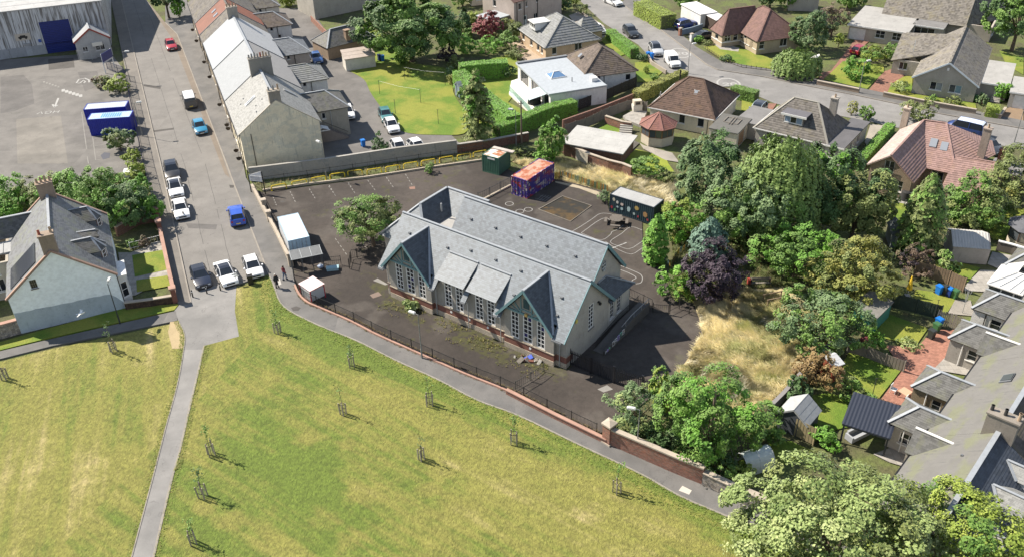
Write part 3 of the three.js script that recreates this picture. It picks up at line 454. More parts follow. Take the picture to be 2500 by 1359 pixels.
// ================================================================ THE SCHOOL
const teal=mat([.14,.255,.285],.6,{ map:GRAIN }),schoolHarl=harl([.33,.316,.29]),schoolGable=harl([.44,.42,.385]),redStone=mat([.21,.092,.068],.95,{ map:STAIN,bumpMap:HARL_B,bumpScale:.01 }),footStone=mat([.42,.37,.30],.95,{ map:STAIN,bumpMap:HARL_B,bumpScale:.02 });
const glassBlue=mat([.02,.02,.11],.08),glassPale=mat([.22,.24,.27],.2),glassGrey=mat([.06,.07,.08],.1);
const SA = [-12.99,-80.67], SB = [3.53,-68.16];
const school=thingAB('school_building','grey harled school with slate roofs, teal gables and tall white windows','school',SA,SB);
{
  const S=school,I4=(x,y,z,r=0)=>new THREE.Matrix4().makeRotationY(r).setPosition(x,y,z);
  const sash={ cols:2,rows:6,bar:.085,edge:.13,set:.05,sillM:footStone };
  const R=rng(5),gm=(i,j)=>{ const k=R();return j<1&&k<.45?glassGrey :k<.05?glassBlue :k<.12?glassGrey :glass;};
  const put=(b,x0,x1,y0,outline,wins,z)=>{ wallPanel(b,outline,wins,.34,I4(0,0,z));for (const w of wins) win(S,w[0],w[1],w[2],w[3],I4(0,0,z),{ ...sash,gm });};
  const b = new MB(), Y0 = 1.42;
  // front bays with gables
  const bays=[[.2,5.95,3.0,[[1.17,1.5,.98,3.12],[2.62,1.5,1.12,3.12],[4.24,1.5,.98,3.12]]],[15.25,20.98,17.95,[[16.0,1.5,.98,3.12],[17.42,1.5,1.12,3.12],[19.0,1.5,.98,3.12]]]];
  for (const [x0, x1, xc, w] of bays) {
    put(b,x0,x1,Y0,[[x0,Y0],[x1,Y0],[x1,4.2],[xc,7.45],[x0,4.2]],w,0);
    for (const x of [x0,x1]) b.box(x===x0?x0+.002 :x1-.342,Y0,-.7,x===x0?x0+.342 :x1-.002,4.1,-.342);
  }
  // wall between the bays, raised at the two window dormers
  const mid=[[7.4,1.5,1.0,3.0],[8.84,1.5,1.0,3.0],[11.35,1.5,1.02,3.0],[12.8,1.5,1.02,3.0]];
  put(b,5.95,15.25,Y0,[[5.6,Y0],[15.6,Y0],[15.6,4.1],[14.15,4.1],[14.15,4.95],[10.95,4.95],[10.95,4.1],[10.15,4.1],[10.15,4.95],[6.95,4.95],[6.95,4.1],[5.6,4.1]],mid,-.38);
  b.box(-.5,Y0,-.72,.2,4.1,-.38).box(20.98,Y0,-.72,22.1,4.1,-.38);
  for (const [x0,x1] of [[6.95,10.15],[10.95,14.15]]) for (const x of [x0,x1-.3]) b.poly([[x,4.1,-.72],[x,4.95,-.72],[x,6.5,-2.5]]).poly([[x+.3,4.1,-.72],[x+.3,4.95,-.72],[x+.3,6.5,-2.5]]);
  b.build('wall', schoolHarl, S);
  // end walls
  const e = new MB();
  wallPanel(e,[[0,0],[7.5,0],[7.5,4.15],[3.55,7.95],[0,4.4]],[[3.75,2.2,.95,2.85]],.3,I4(22.15,0,-.4,Math.PI/2));
  win(S,3.75,2.2,.95,2.85,I4(22.15,0,-.4,Math.PI/2),{ ...sash,gm:glass,sillM:felt });
  wallPanel(e,[[0,0],[7.5,0],[7.5,4.4],[3.95,7.95],[0,4.15]],[],.3,I4(-.55,0,-7.9,-Math.PI/2));
  const gsh=new THREE.Shape([[0,0],[6.4,0],[6.4,4.75],[3.2,8.5],[0,4.75]].map(p=>new THREE.Vector2(...p)));const hole=new THREE.Path();hole.absellipse(3.0,6.45,.42,.62,0,Math.PI*2,true);gsh.holes.push(hole);
  const gg=new THREE.ExtrudeGeometry(gsh,{ depth:.3,bevelEnabled:false,curveSegments:20 });gg.translate(0,0,-.3);e.add(gg,I4(20.75,0,-6.0,Math.PI/2));
  e.box(3.4,0,-12.45,20.45,4.7,-12.15).box(3.2,0,-12.15,3.5,6.5,-7.9).build('gable_wall',schoolGable,S);
  const ov=new THREE.Group();ov.name='oval_window';S.add(ov);ov.position.set(20.75,6.45,-9.0);ov.rotation.y=Math.PI/2;
  const ring=new THREE.Shape();ring.absellipse(0,0,.5,.7,0,6.2832);const rh=new THREE.Path();rh.absellipse(0,0,.38,.57,0,6.2832,true);ring.holes.push(rh);
  const rb=new MB();rb.add(new THREE.ExtrudeGeometry(ring,{ depth:.07,bevelEnabled:false,curveSegments:20 }));rb.box(-.025,-.56,.0,.025,.56,.05).box(-.37,.17,.0,.37,.22,.05).box(-.37,-.22,.0,.37,-.17,.05).build('frame',white,ov);
  const pg=new THREE.CylinderGeometry(.5,.5,.02,24);pg.rotateX(Math.PI/2);pg.scale(.86,1.25,1);mesh('pane',metricUV(pg),glass,ov).position.z=-.08;
  // plinth: red band over a rough foot
  const seg=[[-.5,.2,-.34],[.16,5.99,.04],[5.99,15.21,-.34],[15.21,21.02,.04],[21.02,22.19,-.34]];
  const p1 = new MB(), p2 = new MB(), p3 = new MB();
  for (const [x0,x1,z] of seg) { p1.box(x0,.62,-.8,x1,1.34,z);p2.box(x0-.001,0,-.8,x1+.001,.618,z+.05);p3.box(x0-.01,1.342,-.8,x1+.01,1.43,z+.05);}
  p1.box(21.9,.62,-1.5,22.2,1.34,-.8);p3.box(21.9,1.342,-1.5,22.23,1.43,-.8);
  p1.build('red_plinth',redStone,S);p2.build('plinth_foot',footStone,S);p3.build('plinth_course',footStone,S);
  const vents=new MB();for (const x of [3.4,8.2,10.55,12.9,18.3]) { const z=(x<6||x>15.3)?.045 :-.335;vents.box(x-.12,.9,z-.02,x+.12,1.12,z+.015);} vents.build('air_brick',white,S);
  // roofs
  const EV=.55,ye=8.1-(EV+3.9),er=8.1-(8.45-3.9)*1.02;
  const zc=-.42,yc=8.1-(zc+3.9),fs=[[[-.8,yc,zc],[22.45,yc,zc],[22.45,8.1,-3.9],[-.8,8.1,-3.9]]];
  for (const [a,c] of [[-.8,.12],[6.05,6.85],[10.25,10.85],[14.25,15.15],[21.08,22.45]]) fs.push([[a,ye,EV],[c,ye,EV],[c,yc,zc],[a,yc,zc]]);
  roof(S, fs, slate, { name: 'front_slope' });
  roof(S,[[[22.45,er,-8.45],[-.8,er,-8.45],[-.8,8.1,-3.9],[22.45,8.1,-3.9]]],slate,{ name:'valley_slope' });
  const rl = 1.157, ry = 8.85, rz = -9.2;
  roof(S,[[[3.3,ry-rl*3.6,rz+3.6],[21.0,ry-rl*3.6,rz+3.6],[21.0,ry,rz],[3.3,ry,rz]]],slate,{ name:'rear_range_slope' });
  roof(S,[[[21.0,ry-rl*3.65,rz-3.65],[3.3,ry-rl*3.65,rz-3.65],[3.3,ry,rz],[21.0,ry,rz]]],slate,{ name:'rear_range_back_slope' });
  caps(S,[[[-.82,8.12,-3.9],[22.47,8.12,-3.9]],[[3.28,ry+.02,rz],[21.02,ry+.02,rz]]],lead,.24,.08);
  for (const [x0,x1,xc] of [[-.3,6.2,2.95],[14.65,21.15,17.9]]) {
    const zt=.5,yr=7.75,yv=3.95,zb=-3.6,zv=4.2-yv+.02;
    roof(S,[[[x0,yv,zt],[xc,yr,zt],[xc,yr,zb],[x0,yv,zv]]],slate,{ name:'bay_roof' });
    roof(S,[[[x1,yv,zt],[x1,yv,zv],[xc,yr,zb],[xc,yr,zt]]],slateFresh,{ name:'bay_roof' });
    caps(S, [[[xc, yr, zt], [xc, yr, zb]]], lead, .26, .1);
    caps(S,[[[x1+.02,yv+.02,zv+.1],[xc+.1,yr,zb]]],lead,.2,.06,'valley_flashing');
    const bb=new MB(),sl=[[x0-.02,yv-.05],[xc,yr-.02],[x1+.02,yv-.05]];
    bb.beam([sl[0][0],sl[0][1]-.06,zt+.05],[sl[1][0],sl[1][1]-.06,zt+.05],.06,.26).beam([sl[2][0],sl[2][1]-.06,zt+.05],[sl[1][0],sl[1][1]-.06,zt+.05],.06,.26);bb.build('barge_board',teal,S);
    const tb = new MB(), zf = .05, yb = 4.78;
    tb.beam([xc-2.35,yb,zf+.03],[xc+2.35,yb,zf+.03],.09,.2).beam([xc-.62,yb,zf],[xc-.62,6.65,zf],.08,.12).beam([xc+.62,yb,zf],[xc+.62,6.65,zf],.08,.12).beam([xc-.62,5.25,zf],[xc+.62,5.25,zf],.08,.12);
    for (const s of [-1,1]) tb.beam([xc+s*.62,yb+.1,zf],[xc+s*1.35,5.75,zf],.07,.12).beam([xc+s*.95,yb+.1,zf],[xc+s*1.75,5.3,zf],.07,.1);
    tb.build('gable_timber', teal, S);
    const lv=new MB();lv.box(xc-.34,5.45,.01,xc+.34,6.5,.02);for (let k=0;k<8;k++) lv.box(xc-.32,5.48+k*.125,.02,xc+.32,5.54+k*.125,.07);lv.build('louvre',mat([.05,.10,.11],.7),S);
  }
  new MB().cbox(17.95,4.7,.16,.28,.3,.16).build('bell_box',mat([.55,.36,.12],.6),S);
  // window dormers
  for (const [x0, x1] of [[6.72, 10.42], [10.72, 14.42]]) {
    roof(S,[[[x0,4.86,.22],[x1,4.86,.22],[x1,6.62,-2.42],[x0,6.62,-2.42]]],slate,{ name:'dormer_roof',thick:.1 });
    caps(S,[[[x0,6.63,-2.42],[x1,6.63,-2.42]]],lead,.3,.06,'flashing');
  }
  // small eave hoppers with gutters and downpipes
  for (const [x0,x1] of [[-.75,.0],[6.12,6.75],[10.3,10.85],[14.3,14.8],[21.1,22.2]]) new MB().box(x0,3.46,.5,x1,3.6,.66).build('gutter',leadDark,S);
  for (const x of [-.2,6.4,10.55,14.6,21.5]) pipe(S,[[x,3.5,.5],[x,3.2,-.2],[x,.1,-.2]],galv);
  for (const [x,z] of [[1.2,-2.6],[9.0,-3.0],[12.1,-3.0],[15.2,-2.9],[15.6,-1.2],[20.4,-2.2],[20.7,-1.0],[6.3,-2.6]]) { const y=4.2-z;new MB().box(x-.12,y,z-.08,x+.12,y+.14,z+.14).build('roof_vent',leadDark,S);}
  for (const x of [5.2,8.4,11.6,14.8,18.2]) { const z=rz+1.35,y=ry-rl*1.35;new MB().box(x-.12,y,z-.08,x+.12,y+.14,z+.14).build('roof_vent',leadDark,S);}
  // barge boards of the right-hand gables
  const bg=new MB();bg.beam([22.5,8.02,-3.9],[22.5,er-.06,-8.5],.08,.3).beam([22.5,8.02,-3.9],[22.5,ye-.06,EV],.08,.14).beam([21.05,ry-.08,rz],[21.05,ry-rl*3.7-.06,rz-3.7],.08,.3).beam([21.05,ry-.08,rz],[21.05,6.0,rz+2.45],.08,.14);bg.build('barge_board',teal,S);
  // hipped wing at the left end and the flat in the valley
  const W=[-6.1,.95,-15.6,-5.2],xr=-2.6,yr=6.5,yw=3.0;
  walls(S,W[0]+.4,W[1]-.4,W[2]+.4,W[3]-.4,3.1,schoolGable,{ left:[[1.5,1,1,1.6,{ cols:2,rows:3 }],[5,1,1,1.6,{ cols:2,rows:3 }]],name:'wing_wall' });
  roof(S,[[[W[0],yw,W[3]],[W[1],yw,W[3]],[xr,yr,-8.5]],[[W[0],yw,W[2]],[W[0],yw,W[3]],[xr,yr,-8.5],[xr,yr,-13.2]]],slate,{ name:'wing_roof' });
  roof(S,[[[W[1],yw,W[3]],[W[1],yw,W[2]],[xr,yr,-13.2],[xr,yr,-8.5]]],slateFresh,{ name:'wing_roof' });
  roof(S,[[[xr,yr,-13.2],[3.4,yr,-13.2],[3.4,4.3,-11],[-.4,4.3,-11]],[[3.4,yr,-13.2],[xr,yr,-13.2],[-6,3,-15.6],[3.4,4.1,-15.6]]],slate,{ name:'link_roof' });
  caps(S,[[[xr,yr,-8.5],[xr,yr,-13.2]],[[xr,yr,-13.2],[3.4,yr,-13.2]],[[W[0],yw,W[3]],[xr,yr,-8.5]],[[xr,yr,-8.5],[W[1]-.1,yw,W[3]]]],lead,.28,.1);
  new MB().box(-1.2,4.25,-11.4,3.45,4.4,-6.2).build('flat_roof',feltOld,S);
  pipe(S,[[-1.2,5.1,-10.4],[-1.2,6.1,-10.4]],galv,.1,'flue');
  // low annex at the right-hand end
  walls(S,20.75,22.1,-12.1,-7.95,3.35,harl([.55,.53,.49]),{ right:[[.35,1.0,.8,1.9,{ cols:2,rows:4 }],[1.7,1.0,.8,1.9,{ cols:2,rows:4 }]],t:.2,name:'annex_wall' });
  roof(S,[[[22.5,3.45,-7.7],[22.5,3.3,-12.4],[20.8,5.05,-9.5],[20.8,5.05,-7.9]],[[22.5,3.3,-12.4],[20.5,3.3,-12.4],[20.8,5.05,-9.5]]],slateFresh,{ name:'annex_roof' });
  caps(S,[[[22.5,3.3,-12.4],[20.8,5.05,-9.5]],[[20.8,5.08,-9.5],[20.8,5.08,-7.9]]],lead,.2,.08);
  const lamp=new MB();lamp.box(22.15,4.55,-5.9,22.35,4.7,-5.7).box(22.3,4.4,-5.92,22.5,4.6,-5.68);lamp.build('wall_lamp',ironMat,S);
  new MB().cbox(22.2,4.45,-1.95,.12,.34,.28).build('alarm_box',mat([.62,.52,.12],.6),S);
}
// ramp beside the right-hand gable, with railings; the writing on its low wall
const ramp=thingAB('access_ramp','concrete access ramp with railings and graffiti beside the school gable','ramp',SA,SB);
{
  const g=ramp,x0=22.75,x1=23.9,prof=z=>cl((-4.2-z)/5,0,1)*.75+.05,b=new MB();
  const Z = [-4.2, -5.2, -6.2, -7.2, -8.2, -9.2, -12.9];
  for (let i=0;i+1<Z.length;i++) { const a=Z[i],c=Z[i+1],ya=prof(a),yc=prof(c),w1=x1+(c<-9?.3 :0);b.quad([x0,ya,a],[x1,ya,a],[x1,yc,c],[x0,yc,c]).quad([x1,0,a],[x1,0,c],[x1,yc,c],[x1,ya,a]).quad([x0,0,a],[x0,ya,a],[x0,yc,c],[x0,0,c]);}
  b.box(x0,0,-12.95,x1,.8,-12.9).build('ramp_slab',mat([.13,.12,.112],.95,{ map:STAIN }),g);
  const wl=new MB();for (let i=0;i+1<Z.length;i++) { const a=Z[i],c=Z[i+1],k=.16,v=(x,y,z)=>[x,y,z],ya=prof(a)+.42,yc=prof(c)+.42;wl.quad(v(x1+k,0,a),v(x1+k,0,c),v(x1+k,yc,c),v(x1+k,ya,a)).quad(v(x1+.01,0,a),v(x1+.01,ya,a),v(x1+.01,yc,c),v(x1+.01,0,c)).quad(v(x1,ya,a),v(x1+k,ya,a),v(x1+k,yc,c),v(x1,yc,c));} wl.box(x1,0,-4.2,x1+.16,.47,-4.19);
  wl.build('parapet',mat([.10,.097,.095],.95,{ map:STAIN }),g);
  for (const z of [-8.2,-9.8,-11.3,-12.8]) { const y=prof(z)+.4;new MB().tube([x1+.08,y,z],[x1+.08,y+.6,z],.03).build('rail_post',steel,g);}
  pipe(g,[[x1+.08,1.75,-12.8],[x1+.08,1.75,-9.2],[x1+.08,1.45,-7.4]],steel,.03,'handrail');
  const bars=new MB();for (let z=-4.6;z>-12.9;z -= .16) bars.beam([x0+.05,prof(z),z],[x0+.05,prof(z)+.85,z],.02,.02);bars.beam([x0+.05,prof(-4.6)+.85,-4.6],[x0+.05,.8+.85,-9.2],.04,.04).beam([x0+.05,1.65,-9.2],[x0+.05,1.65,-12.9],.04,.04);const bo=bars.build('railing',ironMat,g);bo.userData.kind='stuff';
  // graffiti strokes: thin painted bars on the parapet face
  const R=rng(12),cols=[[.7,.7,.72],[.45,.35,.7],[.2,.55,.4],[.75,.72,.7]];
  let z=-4.3;for (let k=0;k<8;k++) { const h=k<3?.22 :.5,w=k<3?.2 :.34,y=prof(z)+(k<3?.08 :-.05),q=new MB(),X=x1+.165,L=(a,c)=>q.beam([X,y+a[1]*h,z-a[0]*w],[X,y+c[1]*h,z-c[0]*w],.03,.05);L([0,0],[0,1]);L([0,1],[1,1]);L([1,1],[1,0]);if (k % 2) L([0,0],[1,0]);if (k % 3) L([0,.5],[1,.5]);q.build('graffiti_letter',mat(cols[k % 4],.7),g);z -= w+.12;if (k===2) z -= .35;}
}

// ================================================================ PALE HOUSE at the left, by the path
const stoneEdge = mat([.36, .24, .19], .95, { map: STAIN });
{
  const A=[-50.05,-75.53],B=[-40.79,-79.59],L=10.1,D=14.1;
  const h=thingAB('gabled_house','pale blue gabled house with slate roof and dormers beside the park','house',A,B);
  const stoneWall = harl([.44, .40, .34]);
  walls(h,0,L,-D,0,4.35,mat([.84,.90,.93],.92,{ map:GRAIN,bumpMap:HARL_B,bumpScale:.012 }),{ gable:{ front:[4.1],back:[4.1] },front:[[2.3,4.75,.62,1.0,{ cols:3,rows:2,fm:timberGrey,bar:.03,edge:.05 }]],right:[[5.6,.1,1.1,2.2,{ door:mat([.12,.2,.3],.5) }],[8.8,1,1.4,1.6,{}]],left:[[3,1,1.2,1.5,{}],[3,3.2,1.1,1.1,{}]] });
  // lower part of the gable painted a deeper grey, with an uneven upper edge
  { const b=new MB(),R=rng(3),ys=[];for (let i=0;i<=20;i++) ys.push(2.5-.02*i+(R()-.5)*.12-(i===19?.5 :i===20?1.2 :0));for (let i=0;i<20;i++) { const a=.03+i*.5,c=.03+(i+1)*.5;b.quad([a,.02,.006],[c,.02,.006],[c,ys[i+1],.006],[a,ys[i],.006]);} b.build('painted_band',harl([.42,.49,.55]),h);}
  gableRoof(h,0,L,-D,0,4.35,8.45,'z',mat([.128,.138,.15],.6,{ map:SLATE_OLD }),{ o:.2,e:.02,cap:lead });
  for (const z of [.06,-D-.05]) for (const x of [-.2,10.3]) new MB().beam([x,4.25,z],[5.05,8.5,z],.3,.16).build('skew',stoneEdge,h);
  chimney(h,5.05,-.5,1.35,.95,7.6,10.05,harl([.30,.24,.19]),2,[potRed,potBuff]);
  chimney(h,5.05,-13.6,1.6,.9,7.6,9.7,harl([.34,.26,.2]),4,[potBuff]);
  // canted dormers on the street slope
  const sl=(8.45-4.35)/5.05,yS=x=>8.45-sl*(x-5.05),dark=mat([.12,.055,.035],.8,{ map:GRAIN });
  for (const zc of [-3.85, -11.2]) {
    const d=new THREE.Group();d.name='dormer';h.add(d);
    const xf = 9.35, yr = 7.05, ye = 5.85, w = 1.25;
    roof(d,[[[6.75,ye+.15,zc+w+.1],[xf-.1,ye,zc+w+.1],[xf-.7,yr,zc],[6.7,yr,zc]]],slateOld,{ name:'dormer_roof' });
    roof(d,[[[xf-.1,ye,zc-w-.1],[6.75,ye+.15,zc-w-.1],[6.7,yr,zc],[xf-.7,yr,zc]],[[xf-.1,ye,zc+w+.1],[xf+.5,ye,zc+.5],[xf-.7,yr,zc]],[[xf+.5,ye,zc+.5],[xf+.5,ye,zc-.5],[xf-.7,yr,zc]],[[xf+.5,ye,zc-.5],[xf-.1,ye,zc-w-.1],[xf-.7,yr,zc]]],slateOld,{ name:'dormer_hip' });
    caps(d,[[[6.4,yr,zc],[xf-.7,yr,zc]],[[xf-.7,yr,zc],[xf+.5,ye,zc+.5]],[[xf-.7,yr,zc],[xf-.1,ye,zc+w]],[[xf-.7,yr,zc],[xf+.5,ye,zc-.5]]],lead,.2,.06,'flashing');
    new MB().box(7.6,5.2,zc-w,xf-.15,ye-.02,zc+w).build('cheek',leadDark,d);
    const f=new MB(),P=[[xf-.15,zc+w],[xf+.35,zc+.45],[xf+.35,zc-.45],[xf-.15,zc-w]];
    for (let i=0;i<3;i++) { const a=P[i],c=P[i+1];f.quad([a[0],4.6,a[1]],[c[0],4.6,c[1]],[c[0],ye-.03,c[1]],[a[0],ye-.03,a[1]]);} f.build('front',dark,d);
    for (let i=0;i<3;i++) { const a=P[i],c=P[i+1],n=yawOf(a,c),wd=distOf(a,c);win(h,.14,.2,wd-.28,.95,new THREE.Matrix4().makeRotationY(n).setPosition(a[0]+.02*Math.sin(n),4.65,a[1]+.02*Math.cos(n)),{ cols:1,rows:2,set:-.04,fm:white,sill:false });}
  }
  { const d=new THREE.Group();d.name='small_dormer';h.add(d);roof(d,[[[7.7,6.2,-5.7],[9.3,5.95,-5.7],[9.1,6.5,-6.45],[7.3,6.6,-6.45]],[[9.3,5.95,-7.2],[7.7,6.2,-7.2],[7.3,6.6,-6.45],[9.1,6.5,-6.45]]],slateOld,{ name:'dormer_roof' });caps(d,[[[7.2,6.6,-6.45],[9.1,6.5,-6.45]]],lead,.18,.06,'flashing');new MB().box(8,5.2,-7.05,9.2,5.95,-5.85).build('cheek',leadDark,d);}
  // bay window at the near corner of the street front
  { const b=new MB(),P=[[10.1,-.5],[10.95,-1.0],[10.95,-2.9],[10.1,-3.4]];for (let i=0;i<3;i++) b.quad([P[i][0],0,P[i][1]],[P[i+1][0],0,P[i+1][1]],[P[i+1][0],3.6,P[i+1][1]],[P[i][0],3.6,P[i][1]]);b.poly(P.map(p=>[p[0],3.6,p[1]]));b.build('bay',whiteWall,h);for (let i=0;i<3;i++) { const a=P[i],c=P[i+1],n=yawOf(a,c),wd=distOf(a,c);win(h,.12,1.0,wd-.24,1.8,new THREE.Matrix4().makeRotationY(n).setPosition(a[0],0,a[1]),{ cols:i===1?2 :1,rows:2,set:-.03 });} new MB().box(10.05,3.6,-3.5,11.1,3.78,-.4).build('bay_cornice',white,h);}
  // solar panels on the far slope, rear wing with lead flat
  const so=new MB();so.quad([.35,yS(5.05+4.7)+.1,-5.2],[.35,yS(9.75)+.1,-.9],[3.3,yS(6.8)+.12,-.9],[3.3,yS(6.8)+.12,-5.2]);so.build('solar_panel',mat([.04,.045,.055],.12),h);
  walls(h,-5.5,0,-13.2,-7.6,4.4,stoneWall,{ front:[[1,1,1.2,1.5,{}],[3.3,1,1.2,1.5,{}],[3.3,3,1.1,1.1,{}]],name:'rear_wall' });
  roof(h,[[[-5.7,4.9,-11.9],[2.6,4.9,-11.9],[4.2,6.7,-13.3],[-5.7,6.7,-13.3]]],slateOld,{ name:'rear_roof' });
  const lf=new MB().box(-5.6,4.42,-11.85,2.4,4.6,-9.3);for (let x=-5;x<2.4;x += .9) lf.box(x,4.6,-11.85,x+.06,4.66,-9.3);lf.build('lead_flat',mat([.34,.35,.36],.6,{ map:STAIN }),h);
  caps(h,[[[-5.7,6.72,-13.3],[4.3,6.72,-13.3]]],lead,.3,.1);
  pipe(h,[[10.16,4.2,-.25],[10.16,.1,-.25]],ironMat,.05);
}

// ================================================================ TERRACE along the street
{
  const A=[-35.19,-111.22],B=[-25.38,-115.05],L=10.5;
  const spec = [
    ['terrace_house','end terrace house with stained cream gable and pale grey slates',0,-13.2,slatePale,slatePale,mat([.84,.77,.60],.95,{ map:DIRT,bumpMap:HARL_B,bumpScale:.012 })],
    ['terrace_house','terrace house with smooth pale roof next to the cream gable end',-13.2,-27,mat([.235,.255,.275],.6,{ map:GRAIN }),mat([.33,.32,.31],.6,{ map:GRAIN }),harl([.42,.36,.28])],
    ['terrace_house','terrace house with whitest roof in the middle of the row',-27,-41,mat([.275,.305,.335],.6,{ map:GRAIN }),mat([.42,.43,.44],.6,{ map:GRAIN }),harl([.40,.35,.27])],
    ['terrace_house','far terrace house with dark tiled roof beyond the pale roofs',-41,-47,tileDark,tileDark,harl([.42,.36,.27])],
    ['terrace_house','far terrace house with rust red roof and two rooflights',-47,-54,mat([.20,.085,.06],.8,{ map:STAIN }),mat([.25,.095,.06],.85,{ map:STAIN }),harl([.42,.36,.27])],
    ['terrace_house','last dark roofed terrace house at the far end of the row',-54,-68,tileDark,tileDark,harl([.42,.36,.27])]];
  spec.forEach(([n, label, z1, z0, m1, m2, wm], i) => {
    const h=thingAB(n,label,'house',A,B,'houses of the terrace row');const e=5.45,r=9.3-(i>2?.5 :0),ee=i>2?5.0 :e;
    const ops=[];for (let u=1.2;u<z1-z0-1.6;u += 2.3) { ops.push([u,3.4,1.0,1.5,{ cols:1,rows:2 }]);ops.push(Math.round(u/2.3) % 2?[u,.15,1.0,2.2,{ door:mat([.15,.12,.1],.5) }] :[u,.9,1.0,1.6,{ cols:1,rows:2 }]);}
    walls(h,0,L,z0+.01,z1-.01,ee,wm,{ gable:{ front:[r-ee],back:[r-ee] },left:ops });
    const sl=(r-ee)/(L/2),ye=ee-sl*.3,c=L/2;
    roof(h,[[[-.3,ye,z0+.02],[-.3,ye,z1-.02],[c,r,z1-.02],[c,r,z0+.02]]],m1,{ name:'street_slope',course:i<1?.2 :i<3?.5 :.34,lift:i<1?.012 :i<3?.006 :.02 });
    roof(h,[[[L+.3,ye,z1-.02],[L+.3,ye,z0+.02],[c,r,z0+.02],[c,r,z1-.02]]],m2,{ name:'yard_slope',course:i<1?.2 :i<3?.5 :.34,lift:i<1?.012 :i<3?.01 :.02 });
    caps(h,[[[c,r,z0+.02],[c,r,z1-.02]]],i<3?lead :tileDark,.3,.1);
    const sk=new MB();if (i===0||i>2) { } sk.beam([-.3,ye+.06,z1-.08],[c,r+.06,z1-.08],.12,.1).beam([L+.3,ye+.06,z1-.08],[c,r+.06,z1-.08],.12,.1);sk.build('verge',i?leadDark :mat([.42,.38,.30],.9,{ map:STAIN }),h);
    const gut=new MB();gut.box(-.44,ye-.12,z0+.1,-.3,ye-.02,z1-.1);gut.build('gutter',ironMat,h);
    for (const z of [z1-1,z0+1.2]) pipe(h,[[-.12,ye-.1,z],[-.12,.1,z]],ironMat,.05);
    if (i === 0) {
      chimney(h,c,-.65,1.5,1.0,8.2,10.4,harl([.30,.275,.235]),3,[potGrey,potGrey,potBuff]);
      chimney(h,c+.2,-12.9,3.1,.9,7.6,10.9,harl([.27,.26,.235]),8,[potGrey,potGrey,potGrey,potGrey,potRed,potBuff,potBuff,potGrey]);
      for (const [x,zz,y] of [[2.6,-6.2,0],[8.2,-7.5,0]]) { const yy=x<c?r-sl*(c-x) :r-sl*(x-c),s=x<c?1 :-1;const k=new MB();k.beam([x-.75,yy-s*sl*.75+.1,zz],[x+.75,yy+s*sl*.75+.1,zz],.7,.1);k.build('rooflight',x<c?white :steel,h);const q=new MB();q.beam([x-.6,yy-s*sl*.6+.14,zz],[x+.6,yy+s*sl*.6+.14,zz],.45,.08);q.build('rooflight_pane',glassPale,h);}
      pipe(h,[[1.35,5.3,.06],[1.35,.3,.06]],ironMat,.05);
      const R=rng(8);for (let k=0;k<7;k++) { const x=.8+R()*3.8,zz=-1-R()*11,y=r-sl*(c-x);new MB().cbox(x,y,zz,.14,.12,.14).build('roof_vent',leadDark,h);}
    }
    if (i===2) chimney(h,c,-40.6,1.7,.9,8,10.6,harl([.36,.33,.29]),4,[potBuff]);
    if (i===4) for (const zz of [-49,-51.5]) { const x=3.1,y=r-sl*(c-x);new MB().beam([x-.4,y-sl*.4+.08,zz],[x+.4,y+sl*.4+.08,zz],.75,.08).build('rooflight',glassPale,h);}
  });
  // rear wings in the yard, each belonging to the house it adjoins
  const wings=[[-6.3,-12.5,slateOld,harl([.36,.335,.29]),'rear wing with lichened slate hip roof and grey harled walls'],[-19.9,-26.2,tileGrey,whiteWall,'white rear wing with ribbed grey tiled hip roof'],[-33.3,-40.4,mat([.16,.175,.195],.6,{ map:SLATE_T }),harl([.42,.37,.345]),'pinkish rear wing with smooth blue grey hip roof'],[-49.6,-56,mat([.11,.09,.08],.8,{ map:TILE_OLD }),whiteWall,'white rear wing with dark pantiled hip roof'],[-62,-68,tileDark,offWhite,'farthest cream rear wing of the terrace']];
  wings.forEach(([z1, z0, rm, wm, label], i) => {
    const h=thingAB('rear_wing',label,'house wing',A,B,'rear wings of the terrace row');
    const front=[[1.4,3.0,.55,.9,{ cols:1 }],...(i?[[.3,.2,.9,2.0,{ door:mat([.1,.1,.11],.5) }],[2.6,1,.6,1.2,{ cols:1 }]] :[])];
    walls(h,L+.02,15.7,z0,z1,i?3.9 :4.4,wm,{ front,right:[[2,1,1.1,1.3,{}]] });
    const e=i?3.9 :4.4,r=e+1.6,zm=(z0+z1)/2,ribs=i===1;
    roof(h,[[[L-1.2,e-.1,z1+.3],[16,e-.1,z1+.3],[13.3,r,zm],[L-2.2,r,zm]],[[16,e-.1,z0-.3],[L-1.2,e-.1,z0-.3],[L-2.2,r,zm],[13.3,r,zm]],[[16,e-.1,z1+.3],[16,e-.1,z0-.3],[13.3,r,zm]]],rm,{ course:ribs?.42 :i===0?.2 :.34,lift:ribs?.05 :.018 });
    caps(h,[[[L-2.2,r,zm],[13.3,r,zm]],[[13.3,r,zm],[16,e-.1,z1+.3]],[[13.3,r,zm],[16,e-.1,z0-.3]]],i===1?tileGrey :lead,.22,.09);
    pipe(h,[[13.2,e,z1+.08],[13.2,.1,z1+.08]],i?ironMat :galv,.05);
    if (i === 0) {   // outside stair with iron railing, porch
      const st=new MB();for (let k=0;k<14;k++) st.box(10.9+k*.3,0,z1+.3,11.2+k*.3,2.75-k*.19,z1+1.3);st.build('outside_stair',harl([.26,.22,.195]),h);
      new MB().box(9.6,2.6,z1+.3,10.9,2.78,z1+1.3).build('stair_landing',concrete,h);
      const rl=new MB();for (let k=0;k<28;k++) { const x=10.9+k*.15,y=2.78-k*.095;rl.beam([x,y,z1+1.26],[x,y+.95,z1+1.26],.02,.02);} rl.beam([10.9,3.7,z1+1.26],[15.1,1.05,z1+1.26],.05,.05);rl.build('stair_railing',ironMat,h).userData.kind='stuff';
